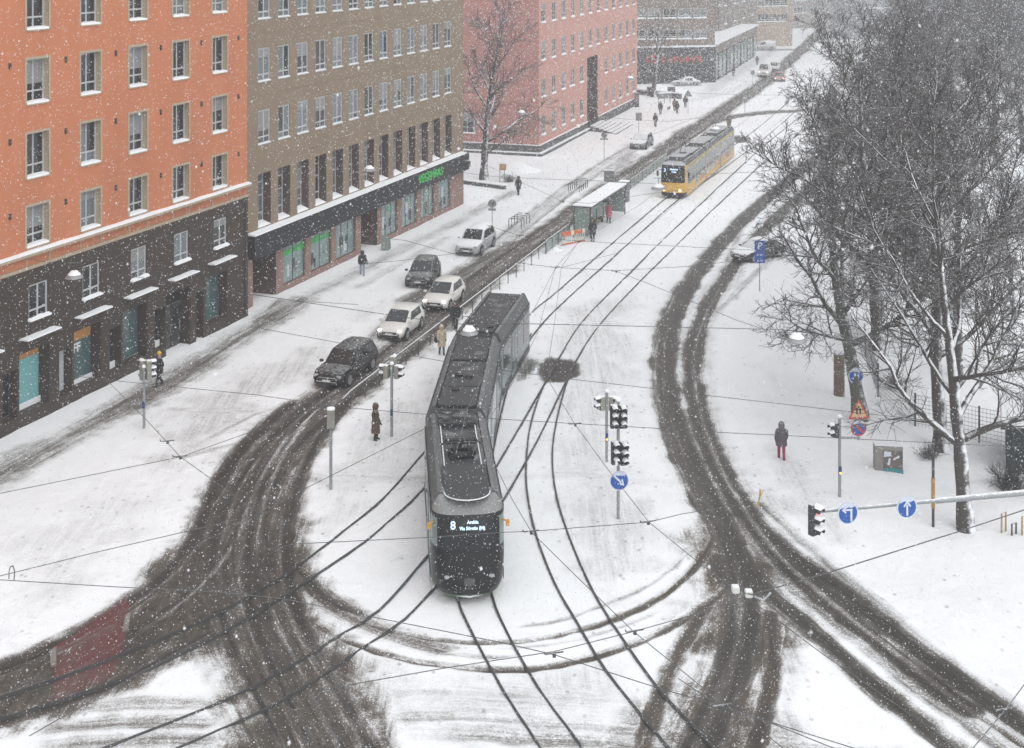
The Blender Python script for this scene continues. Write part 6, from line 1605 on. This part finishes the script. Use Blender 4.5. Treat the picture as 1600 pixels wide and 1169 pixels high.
q = MB(); q.loft([[(x, y, z) for x, z in ((-.25, 2.125), (-.2, 2.34), (4.7, 2.74), (4.7, 2.505))] for y in (-.3, 3.8)]); q.build('roof_snow', M['snow'], t)
# yellow hoops at the right edge
M['hoop_y'] = mk('hoop_ochre', (.40, .28, .10), .6, snow=.6, lo=.6, hi=1.1)
for px, py, mt, lab in ((1569, 833, 'hoop_y', 'ochre hoop standing in the snow nearest the forked tree'), (1585, 838, 'steel_dark', 'low dark hoop between two ochre hoops'), (1601, 838, 'hoop_y', 'ochre hoop at the right edge of the picture')):
    v = G(px, py); t = thing('hoop', lab, 'hoop', (v.x, v.y, 0)); hh = .75 if mt == 'hoop_y' else .48
    q = MB(); q.tube([(-.10, 0, -.05), (-.10, 0, hh), (.12, .15, hh), (.12, .15, -.05)], .035, 6); q.build('hoop_tube', M[mt], t, 40)

# mesh fence of the park
fa = [(1318, 520), (1352, 560), (1372, 618), (1430, 668), (1530, 690), (1680, 720)]
def mesh_fence(label, pts, h=1.55):
    P = [G(*q) for q in pts]; t = thing('mesh_fence', label, 'fence', P[0])
    for k in range(len(P) - 1):
        a, b = P[k] - P[0], P[k + 1] - P[0]; d = (b - a); L = d.length
        q = MB(); q.cyl((a.x, a.y, -.1), (a.x, a.y, h + .1), .045, 8); q.build('post', M['steel_dark'], t)
        q = MB()
        nv = max(6, int(L / .16)); nh = 8
        for i in range(nv + 1):
            c = a + d * i / nv; q.tube([(c.x, c.y, .05), (c.x, c.y, h)], .007, 3, False)
        for j in range(nh + 1):
            z = .05 + (h - .05) * j / nh; q.tube([(a.x, a.y, z), (b.x, b.y, z)], .012, 3, False)
        q.build('wire_panel', M['steel_mid'], t)
    q = MB(); c = P[-1] - P[0]; q.cyl((c.x, c.y, -.1), (c.x, c.y, h + .1), .045, 8); q.build('post', M['steel_dark'], t)
mesh_fence('wire mesh fence panels behind the forked park tree', fa)

# ================================================================== WIRES AND HANGING LAMPS
def wire(label, pts, z=6.0, r=.011, sag=0.0, fit=(), group='overhead wires', mat='wire', step=None):
    """pts in photo pixels on the plane at height z"""
    P = [G(px, py, z if len(q_) < 3 else q_[2]) for q_ in pts for px, py in [q_[:2]]]
    o = P[0].copy()
    q = MB(); fine = []
    for a, b in zip(P[:-1], P[1:]):
        n = max(2, int((b - a).length / 3)) if sag else 1
        for k in range(n): f = k / n; v = a.lerp(b, f); v.z -= sag * 4 * f * (1 - f); fine.append(v)
    fine.append(P[-1])
    q.tube([v - o for v in fine], r, 5)
    w = q.build('overhead_wire', M[mat], None, 60, loc=o); tag(w, label, 'wire', group)
    for px, py in fit:
        c = G(px, py, z) - o; q = MB(); q.cyl((c.x - .22, c.y - .05, c.z + .02), (c.x + .22, c.y + .05, c.z + .03), .02, 6); q.box((c.x, c.y, c.z - .02), (.08, .07, .10)); q.tube([(c.x - .22, c.y - .05, c.z + .02), (c.x - .25, c.y - .05, c.z + .08)], .018, 5); q.build('wire_clamp', M['steel_dark'], w)
    return w
wire('wire from the left edge up past the left signal post', [(-60, 783), (0, 771), (282, 714), (380, 679), (470, 648), (600, 600)], 6, fit=[(282, 714)])
wire('wire crossing diagonally in front of the left signal post', [(130, 560), (179, 606), (225, 652), (282, 714), (335, 752), (400, 800)], 6.2, fit=[(262, 690)])
wire('wire rising from the left edge over the dark slush', [(-60, 914), (0, 900), (150, 863), (289, 831), (420, 800)], 6)
wire('long wire from the left edge crossing below the grey tram', [(-60, 903), (0, 906), (180, 917), (343, 925), (446, 936), (576, 963), (779, 1003), (866, 1023), (1022, 1073), (1112, 1099), (1225, 1135), (1334, 1169), (1450, 1205)], 6.1, fit=[(866, 1022)])
wire('contact wire over the empty right track running to the lower right', [(905, 376), (877, 418), (867, 500), (858, 560), (860, 600), (899, 664), (957, 743), (1014, 816), (1100, 886), (1172, 937), (1287, 1023), (1500, 1169), (1560, 1210)], 5.8, fit=[(899, 663), (1013, 816)])
wire('contact wire beside the grey tram front curving to the right', [(755, 690), (800, 780), (830, 831), (900, 900), (989, 986), (1096, 1073), (1200, 1150), (1250, 1190)], 5.8, fit=[(830, 831), (992, 987)])
wire('span wire passing behind the blue arrow sign', [(420, 858), (460, 850), (666, 840), (783, 832), (832, 830), (1013, 816), (1066, 803), (1180, 785)], 6.0)
wire('span wire over the arcs of tyre tracks', [(500, 1080), (546, 1070), (700, 1043), (866, 1018), (993, 986), (1083, 961), (1170, 930)], 6.0)
w = wire('thick cable from the detector boxes to the right edge', [(1160, 926), (1175, 929), (1287, 897), (1503, 829), (1600, 797), (1680, 772)], 6.3, .017)
c = G(1160, 922, 6.3) - G(1160, 926, 6.3)
for dx, dy_ in ((-.17, .1), (.17, -.12)):
    q = MB(); q.box((dx, .05, .02 + dy_ * .5), (.20, .22, .18)); bevel(q.build('detector_box', mk('detector_white_%s' % ('a' if dx < 0 else 'b'), (.55, .55, .52), .5, snow=.8), w), .04)
q = MB(); q.tube([(.3, 0, -.1), (.55, .05, -.22), (.75, .1, -.05)], .03, 6); q.build('bracket', M['steel'], w)
wire('wire over the brown slush at the bottom', [(1060, 1060), (1122, 1102), (1200, 1128), (1330, 1180)], 6.2, fit=[(1128, 1104)])
wire('stay wire with an insulator in the lower right corner', [(1640, 1020), (1600, 1070), (1570, 1110), (1520, 1169), (1490, 1205)], 6.2, .014, fit=[(1570, 1110)])
wire('wire between two yellow insulators at the lower left', [(46, 1150), (150, 1090), (272, 1023), (340, 985)], 6.0)
wire('lamp wire from the orange facade across the street to the park', [(40, 404), (88, 412), (156, 424), (325, 450), (400, 461), (640, 497), (733, 508), (826, 506), (1220, 515), (1300, 524), (1400, 535)], 8.2, .013)
wire('wire over the platform passing the slim signal post', [(120, 588), (180, 595), (289, 606), (400, 617), (540, 637), (660, 647), (780, 655), (1021, 669), (1129, 676), (1216, 680), (1440, 691), (1660, 702)], 6.4)
wire('wire from the wet track patch to the park trees', [(780, 578), (896, 593), (1010, 606), (1114, 619), (1220, 631), (1340, 645), (1500, 662)], 6.2)
wire('wire slanting over the snowy island behind the signal post', [(300, 856), (380, 815), (480, 762), (657, 673), (760, 622)], 6.0)
wire('wire over the car queue from the brown facade', [(394, 460), (460, 470), (560, 476)], 6.4)
wire('wire over the black people carrier', [(400, 512), (460, 523), (520, 534), (600, 548), (700, 566)], 6.3)
wire('span wire over the tram stop entry', [(770, 404), (826, 413), (868, 418), (963, 423), (1080, 416), (1180, 404)], 6.0, fit=[(868, 418), (963, 424)])
wire('span wire beside the road barrier', [(760, 352), (812, 368), (905, 377), (1080, 386), (1200, 392)], 6.0, fit=[(812, 368), (905, 377)])
wire('wire slanting across the right lane to the park', [(963, 424), (1010, 442), (1080, 471), (1150, 500), (1240, 530)], 6.0)
wire('wire forking from the shelter toward the pink facade', [(720, 420), (783, 397), (812, 368), (880, 315), (819, 287), (760, 258)], 6.2, fit=[(880, 315)])
wire('wire from the shelter roof over the square', [(880, 315), (920, 318), (1020, 302), (1080, 296)], 6.0)
wire('thin wire across the square in front of the pink building', [(660, 260), (760, 275), (850, 280), (943, 283), (1040, 288)], 7.0)
wire('thin wire over the white SUV from the brown facade', [(600, 372), (634, 376), (706, 396), (770, 404)], 6.6)
wire('thin wire over the dark hatchback', [(560, 413), (620, 408), (667, 402), (710, 396)], 6.6)
wire('contact wire over the grey tram roof', [(905, 378), (868, 418), (832, 488), (770, 560), (730, 640), (712, 710)], 5.6)
wire('second contact wire over the grey tram roof', [(868, 418), (840, 520), (800, 600), (760, 660), (738, 710)], 5.6)
wire('contact wire along the track of the yellow tram', [(1330, 60), (1200, 160), (1120, 222), (1075, 262), (1000, 320), (905, 378)], 5.8)
wire('contact wire along the far right track', [(1360, 80), (1230, 180), (1140, 250), (1060, 316), (963, 396), (877, 418)], 5.8)
wire('span wire behind the yellow tram', [(960, 185), (1043, 190), (1130, 180), (1220, 178)], 6.2)
wire('span wire over the far crossing', [(1080, 145), (1150, 148), (1180, 148), (1260, 150)], 6.2)
wire('wire near the far delivery van', [(1020, 210), (1110, 175), (1150, 148), (1220, 105)], 6.2)
wire('span wire in front of the yellow tram', [(940, 268), (1030, 272), (1110, 272), (1200, 268)], 6.2)
w = wire('wire loop hanging at the left edge over the snow', [(14, 904), (14, 893), (16, 886), (20, 884), (23, 893), (22, 906)], 6.1, .016)

def lamp(label, px, py, z, dia=.78):
    p = G(px, py, z); t = thing('street_lamp', label, 'lamp', (p.x, p.y, p.z), 0, 'lamps hung over the street'); r = dia / 2
    q = MB(); q.lathe([(.05, .22), (.12, .20), (r * .55, .12), (r * .95, .0), (r, -.06), (r * .96, -.07), (r * .5, -.02), (.02, .0)], 22); q.build('lamp_shade', M['lampshade'], t, 50)
    q = MB(); q.lathe([(r * .74, .085), (r * .70, .13), (r * .5, .19), (.15, .26), (.02, .27)], 22); q.build('shade_snow', M['snow'], t, 60)
    q = MB(); q.lathe([(.02, .0), (.16, -.03), (.14, -.14), (.02, -.17)], 14); q.build('bulb_glass', M['headlamp_off'], t, 50)
    q = MB(); q.cyl((0, 0, .2), (0, 0, .62), .02, 6); q.cyl((-.3, 0, .62), (.3, 0, .62), .018, 5); q.build('hanger', M['steel_dark'], t)
    return t
M['lampshade'] = mk('lamp_shade', (.28, .29, .30), .5, .2)
lamp('hanging lamp in front of the orange building', 116, 432, 7.6, .80)
lamp('hanging lamp in front of the tall windows of the brown building', 577, 265, 8.3, .85)
lamp('hanging lamp over the roof of the grey tram', 733, 519, 7.5, .72)
lamp('hanging lamp beside the yellow tram front', 1029, 294, 7.8, .95)
lamp('hanging lamp against the park trees', 1245, 531, 7.6, .78)
lamp('hanging lamp over the rear of the yellow tram', 1118, 203, 8.0, .95)
lamp('hanging lamp before the pink facade', 815, 177, 8.6, .85)
lamp('hanging lamp near the far corner of the pink building', 985, 123, 8.6, .9)
# ================================================================== TREES
def tubes_to_mesh(name, polys, mat):
    """polys: list of (points Nx3, radii N, sides); everything batched by (N, sides)"""
    buckets = {}
    for P, r, n in polys: buckets.setdefault((len(P), n), []).append((P, r))
    V = []; F = []; base = 0
    for (N, n), lst in buckets.items():
        P = np.array([p for p, _ in lst], float); Rr = np.array([r for _, r in lst], float)
        T = np.empty_like(P); T[:, 1:-1] = P[:, 2:] - P[:, :-2]; T[:, 0] = P[:, 1] - P[:, 0]; T[:, -1] = P[:, -1] - P[:, -2]
        T /= np.linalg.norm(T, axis=2, keepdims=True) + 1e-9
        up = np.array([0.21, 0.13, 0.97]); A = np.cross(T, up); ln = np.linalg.norm(A, axis=2, keepdims=True)
        A2 = np.cross(T, np.array([1.0, 0.1, 0])); A = np.where(ln < .25, A2, A); A /= np.linalg.norm(A, axis=2, keepdims=True) + 1e-9
        B = np.cross(T, A)
        an = 2 * PI * np.arange(n) / n
        W = P[:, :, None, :] + Rr[:, :, None, None] * (A[:, :, None, :] * np.cos(an)[None, None, :, None] + B[:, :, None, :] * np.sin(an)[None, None, :, None])
        m = len(lst); V.append(W.reshape(-1, 3))
        idx = base + np.arange(m * N * n).reshape(m, N, n); nx = np.roll(idx, -1, axis=2)
        F.append(np.stack([idx[:, :-1], nx[:, :-1], nx[:, 1:], idx[:, 1:]], -1).reshape(-1, 4)); base += m * N * n
    V = np.concatenate(V); F = np.concatenate(F)
    me = bpy.data.meshes.new(name)
    me.vertices.add(len(V)); me.vertices.foreach_set('co', V.ravel())
    me.loops.add(F.size); me.loops.foreach_set('vertex_index', F.ravel())
    me.polygons.add(len(F)); me.polygons.foreach_set('loop_start', np.arange(0, F.size, 4)); me.polygons.foreach_set('loop_total', np.full(len(F), 4))
    me.polygons.foreach_set('use_smooth', np.ones(len(F), bool))
    me.update(calc_edges=True); me.materials.append(mat); return me

class Tree:
    def __init__(s, seed): s.r = random.Random(seed); s.wood = []; s.twig = []
    def path(s, p, d, L, n, wander, lift):
        pts = [p]; d = Vector(d).normalized(); r = s.r
        for k in range(n):
            d = (d + Vector((r.gauss(0, wander), r.gauss(0, wander), r.gauss(0, wander) + lift))).normalized()
            p = p + d * (L / n); pts.append(p)
        return pts
    def add(s, pts, r0, r1, n, twig):
        N = len(pts); rr = [r0 + (r1 - r0) * (k / (N - 1)) ** .8 for k in range(N)]
        (s.twig if twig else s.wood).append(([tuple(p) for p in pts], rr, n))
    def side(s, d, ang):
        d = d.normalized(); a = d.orthogonal().normalized(); b = d.cross(a); f = s.r.uniform(0, 2 * PI)
        return (d * math.cos(ang) + (a * math.cos(f) + b * math.sin(f)) * math.sin(ang)).normalized()
    def limb(s, p, d, L, r0, dens=1.0, lift=.05, level=1):
        r = s.r
        pts = s.path(p, d, L, 8, .13, lift); s.add(pts, r0, max(.018, r0 * .18), 7, False)
        n2 = int(L * 2.1 * dens) + 3
        for k in range(n2):
            f = .18 + .82 * (k + r.random()) / n2; i = min(7, int(f * 8)); q = pts[i].lerp(pts[i + 1], f * 8 - i if i < 8 else 0); dd = pts[i + 1] - pts[i]
            L2 = L * r.uniform(.26, .50) * (1.15 - .55 * f); s.branch(q, s.side(dd, R(r.uniform(30, 70))), L2, r0 * (1 - f) * .45 + .018, dens, lift * .6)
    def branch(s, p, d, L, r0, dens, lift):
        r = s.r; pts = s.path(p, d, L, 5, .17, lift + .02); s.add(pts, min(r0, .055), .012, 4, True)
        n3 = int((L * 3.4 + 2) * dens)
        for k in range(n3):
            f = .15 + .85 * (k + r.random()) / n3; i = min(4, int(f * 5)); q = pts[i].lerp(pts[i + 1], f * 5 - i); dd = pts[i + 1] - pts[i]
            L3 = max(.35, L * r.uniform(.25, .5) * (1.2 - .5 * f)); d3 = s.side(dd, R(r.uniform(25, 65))); pt = s.path(q, d3, L3, 3, .2, .03); s.add(pt, .017, .009, 3, True)
            for m in range(int(2.2 * dens + r.random() * 2)):
                g = r.uniform(.2, .95); j = min(2, int(g * 3)); q2 = pt[j].lerp(pt[j + 1], g * 3 - j); s.add(s.path(q2, s.side(pt[j + 1] - pt[j], R(r.uniform(25, 60))), L3 * r.uniform(.35, .7), 2, .2, .02), .012, .007, 3, True)

def bare_tree(label, px, py, H, r0, seed, lean=(0, 0), fork=None, first=.26, spread=.42, nl=13, dens=1.0, bark='bark', group=None, extra=(), wander=.035, twr=1.0):
    p = G(px, py); T = Tree(seed); r = T.r
    d = Vector((lean[0], lean[1], 1)); n = 12
    pts = T.path(Vector((0, 0, -.15)), d, H * .80, n, wander, .02)
    N = len(pts); rr = [r0 * (1.35 if k == 0 else 1.0) * (1 - .93 * (k / (N - 1)) ** 1.05) + .02 for k in range(N)]
    # a finer, knotty trunk
    fp = crom(pts, .45); m = len(fp); fr_ = [float(np.interp(k / (m - 1) * (N - 1), range(N), rr)) * (1 + .07 * math.sin(k * 1.9 + seed) * (k < m * .35)) for k in range(m)]
    T.wood.append(([tuple(q) for q in fp], fr_, 12))
    for k in range(nl):
        f = first + (1 - first) * (k + .35 * r.random()) / nl; i = min(n - 1, int(f * n)); q = pts[i].lerp(pts[i + 1], f * n - i)
        a = 2.399 * k + r.uniform(-.4, .4); el = R(r.uniform(16, 40)) + R(30) * f
        dv = Vector((math.cos(a) * math.cos(el), math.sin(a) * math.cos(el), math.sin(el)))
        L = H * spread * (1.0 - .62 * max(0, f - .25)) * r.uniform(.8, 1.12)
        T.limb(q, dv, L, max(.045, r0 * (1 - f) * .55 + .03), dens, .045)
    for (f, dv, L, rad) in extra:
        i = min(n - 1, int(f * n)); q = pts[i].lerp(pts[i + 1], f * n - i); T.limb(q, Vector(dv), L, rad, dens, .03)
    if twr != 1.0: T.twig = [(P, [q * twr for q in rr_], n_) for P, rr_, n_ in T.twig]
    t = thing('bare_tree', label, 'tree', (p.x, p.y, 0), 0, group)
    put('trunk', tubes_to_mesh('trunk', T.wood, M[bark]), t); put('crown', tubes_to_mesh('crown', T.twig, M['twig']), t)
    return t
PK = 'bare trees of the park'
t_fork = bare_tree('forked tree with snow plastered bark nearest the mast arm', 1510, 829, 17.0, .29, 11, (.0, .10), first=.30, spread=.44, nl=11, dens=1.0, group=PK, extra=[(.25, (-.75, .25, .62), 6.5, .17), (.26, (.85, .1, .42), 6.0, .16), (.40, (.8, .2, .35), 5.5, .11)])
t_lean = bare_tree('leaning greenish trunk behind the footpath sign', 1346, 656, 18.0, .34, 12, (-.07, .12), first=.24, spread=.36, nl=14, dens=1.25, bark='bark_green', group=PK, extra=[(.27, (-.75, -.55, .02), 5.0, .10)])
t_thick = bare_tree('thick dark trunk in the middle of the park cluster', 1372, 548, 20.0, .42, 13, (.03, .05), first=.24, spread=.39, nl=15, dens=1.35, group=PK)
t_back = bare_tree('tree behind the forked tree with a snow streaked trunk', 1470, 704, 19.0, .30, 14, (-.03, .06), first=.27, spread=.46, nl=14, dens=1.3, group=PK)
def tree_copy(src, label, px, py, rz, sc_):
    c = copy_tree(src); v = G(px, py); c.location = (v.x, v.y, 0); c.rotation_euler = (0, 0, rz); c.scale = sc_; c['label'] = label; return c
tree_copy(t_back, 'slim tree between the shed and the mesh fence', 1499, 592, 2.1, (.92, .92, .97))
tree_copy(t_thick, 'tall tree at the back of the park cluster', 1440, 470, 1.3, (1, 1, 1.02))
tree_copy(t_back, 'tree whose crown overhangs the right lane', 1395, 432, 4.0, (.95, .95, 1.02))
tree_copy(t_thick, 'tree farther back beside the right lane', 1425, 335, 3.3, (.95, .95, 1.0))
tree_copy(t_back, 'slender hazy tree in the far right park', 1552, 245, 5.2, (1.05, 1.05, 1.12))
tree_copy(t_thick, 'curved hazy tree at the far right edge', 1601, 238, .6, (1.0, 1.0, 1.05))
tree_copy(t_back, 'faint tree behind the park road', 1490, 205, 1.0, (1.15, 1.15, 1.15))
tree_copy(t_thick, 'faint tree at the back right of the park', 1578, 175, 2.2, (1.15, 1.15, 1.12))
tree_copy(t_back, 'faint tree far behind the park cluster', 1420, 170, 3.0, (1.15, 1.15, 1.12))
tree_copy(t_thick, 'faintest tree at the edge of the park road', 1530, 150, 4.2, (1.2, 1.2, 1.15))
bare_tree('bare tree in front of the pink end wall', 756, 281, 20.0, .36, 31, (-.0, .0), first=.22, spread=.36, nl=15, dens=.9, extra=[(.17, (.8, -.5, .28), 5.5, .09)], twr=1.15)
bare_tree('snowy tree at the far corner of the square', 1021, 152, 15.0, .34, 32, (0, 0), first=.18, spread=.42, nl=12, dens=.7, twr=1.3)
bare_tree('faint street tree at the end of the street', 1290, 62, 18.0, .4, 33, (0, 0), first=.2, spread=.4, nl=12, dens=.7, twr=2.0)
# boards wrapped round a trunk
v = G(1312, 622); t = thing('trunk_guard', 'tall weathered board guard round a trunk by the footpath sign', 'tree guard', (v.x, v.y, 0))
q = MB(); q.tube([(.35, .35, -.1), (.3, .35, 4.5)], .18, 8); 
for k in range(5):
    q = MB(); a = -2.6 + .5 * k; q.box((math.cos(a) * .26, .15 + math.sin(a) * .2, 1.05 + .04 * (k % 2)), (.17, .03, 2.3), rz=a + PI / 2); q.build('plank', M['wood'], t)
q = MB(); q.lathe([(.26, 2.2), (.24, 2.34), (.1, 2.42), (.01, 2.43)], 12, (0, .15, 0)); q.build('snow_cap', M['snow'], t, 60)
for k, z in enumerate((.6, 1.7)): q = MB(); q.tube([(math.cos(a) * .29, .15 + math.sin(a) * .23, z) for a in [-2.9 + .28 * j for j in range(12)]], .012, 4); q.build('strap', M['steel_dark'], t)

def bush(label, px, py, rad, h, seed, mat='twig', n=70, group=None):
    p = G(px, py); r = random.Random(seed); T = Tree(seed)
    for k in range(n):
        a = r.uniform(0, 2 * PI); e = R(r.uniform(25, 85)); d = Vector((math.cos(a) * math.cos(e), math.sin(a) * math.cos(e), math.sin(e))); L = r.uniform(.5, 1) * (h * math.sin(e) + rad * math.cos(e))
        pts = T.path(Vector((r.uniform(-.3, .3) * rad, r.uniform(-.3, .3) * rad, -.05)), d, L, 4, .2, .02); T.add(pts, .012, .005, 3, True)
        for m in range(5): j = r.randint(1, 3); T.add(T.path(pts[j], T.side(pts[j + 1] - pts[j], R(40)), L * .35, 2, .2, .02), .008, .004, 3, True)
    t = thing('bush', label, 'bush', (p.x, p.y, 0), 0, group); put('branches', tubes_to_mesh('branches', T.twig, M[mat]), t); return t
M['dark_twig'] = mk('dark_evergreen', (.022, .026, .022), .9, var=.4, snow=.5, lo=.5, hi=1.0)
bush('low dark bush in front of the green shed', 1578, 765, 1.1, .9, 41, 'dark_twig', 160)
bush('thin dry shrub beside the painted cabinet', 1452, 715, .7, .6, 42)
bush('dry shrub between the far trunk and the mesh fence', 1398, 605, .9, .7, 43)
bush('dry twigs sticking out of the snow by the ochre box', 797, 285, 1.0, .7, 44)

# ================================================================== FALLING SNOW
TET = (np.array([(1, 1, 1), (1, -1, -1), (-1, 1, -1), (-1, -1, 1)], float) * .72, np.array([(0, 1, 2), (0, 3, 1), (0, 2, 3), (1, 3, 2)]))
OCT = (np.array([(1, 0, 0), (0, 1, 0), (-1, 0, 0), (0, -1, 0), (0, 0, .8), (0, 0, -.8)], float), np.array([(0, 1, 4), (1, 2, 4), (2, 3, 4), (3, 0, 4), (1, 0, 5), (2, 1, 5), (3, 2, 5), (0, 3, 5)]))
def flakes(n, lo, hi, s0, s1, seed, shape):
    r = np.random.RandomState(seed); oc, f = shape; k = len(oc)
    P = np.array(lo) + (np.array(hi) - np.array(lo)) * r.rand(n, 3)
    S = s0 * (s1 / s0) ** (r.rand(n) ** 1.4)
    Q, _ = np.linalg.qr(r.randn(n, 3, 3))
    V = P[:, None, :] + S[:, None, None] * .5 * np.einsum('nij,kj->nki', Q, oc) * (0.8 + .4 * r.rand(n, k, 1)) * np.array([1.0, 1.0, 1.35])
    return V.reshape(-1, 3), (np.arange(n)[:, None, None] * k + f[None]).reshape(-1, 3)
V, F, o0 = [], [], 0
for args in ((520, (-5, 3, 18), (5, 8, 24.2), .009, .019, 5, OCT), (13000, (-9, 6, 12.5), (9, 14, 23.9), .005, .0115, 1, OCT), (92000, (-15, 14, 3), (15, 30, 23.9), .007, .0165, 2, TET),
             (32000, (-32, 30, .3), (32, 80, 23), .016, .040, 3, TET), (60000, (-18, 85, .3), (70, 160, 24), .045, .085, 4, TET), (62000, (0, 160, .3), (130, 340, 25), .085, .15, 6, TET)):  # farthest layers: oversized flakes added to veil and whiten the distance like haze
    v, f = flakes(*args); V.append(v); F.append(f + o0); o0 += len(v)
V = np.concatenate(V); F = np.concatenate(F)
me = bpy.data.meshes.new('falling_snow'); me.vertices.add(len(V)); me.vertices.foreach_set('co', V.ravel())
me.loops.add(F.size); me.loops.foreach_set('vertex_index', F.ravel()); me.polygons.add(len(F)); me.polygons.foreach_set('loop_start', np.arange(0, F.size, 3)); me.polygons.foreach_set('loop_total', np.full(len(F), 3))
me.update(calc_edges=True)
fm = bpy.data.materials.new('snowflake'); fm.use_nodes = True; nt = fm.node_tree; nt.nodes.clear()
o_ = nt.nodes.new('ShaderNodeOutputMaterial'); df = nt.nodes.new('ShaderNodeBsdfDiffuse'); tl = nt.nodes.new('ShaderNodeBsdfTranslucent'); mx = nt.nodes.new('ShaderNodeMixShader')
df.inputs[0].default_value = tl.inputs[0].default_value = (.93, .94, .95, 1); mx.inputs[0].default_value = .5
nt.links.new(df.outputs[0], mx.inputs[1]); nt.links.new(tl.outputs[0], mx.inputs[2]); nt.links.new(mx.outputs[0], o_.inputs[0])
me.materials.append(fm)
tag(put('falling_snow', me), 'snowflakes falling through the air over the street', 'snow', None, 'stuff')

# ================================================================== HAZE
mb = MB(); mb.bbox((-1060, -360, -2.4), (1060, 1560, 34.0))
hm = bpy.data.materials.new('haze'); hm.use_nodes = True; nt = hm.node_tree; nt.nodes.clear()
o_ = nt.nodes.new('ShaderNodeOutputMaterial'); pv_ = nt.nodes.new('ShaderNodeVolumePrincipled')
pv_.inputs['Color'].default_value = (.985, .99, 1.0, 1); pv_.inputs['Density'].default_value = 0.0011; pv_.inputs['Anisotropy'].default_value = 0.5
for k_ in ('Density Attribute', 'Color Attribute', 'Temperature Attribute'):
    if k_ in pv_.inputs: pv_.inputs[k_].default_value = ''
pv_.inputs['Blackbody Intensity'].default_value = 0.0
try: hm.cycles.homogeneous_volume = True
except Exception: pass
nt.links.new(pv_.outputs[0], o_.inputs['Volume'])
tag(mb.build('haze', hm), 'pale snowy haze filling the street', 'haze', None, 'stuff')
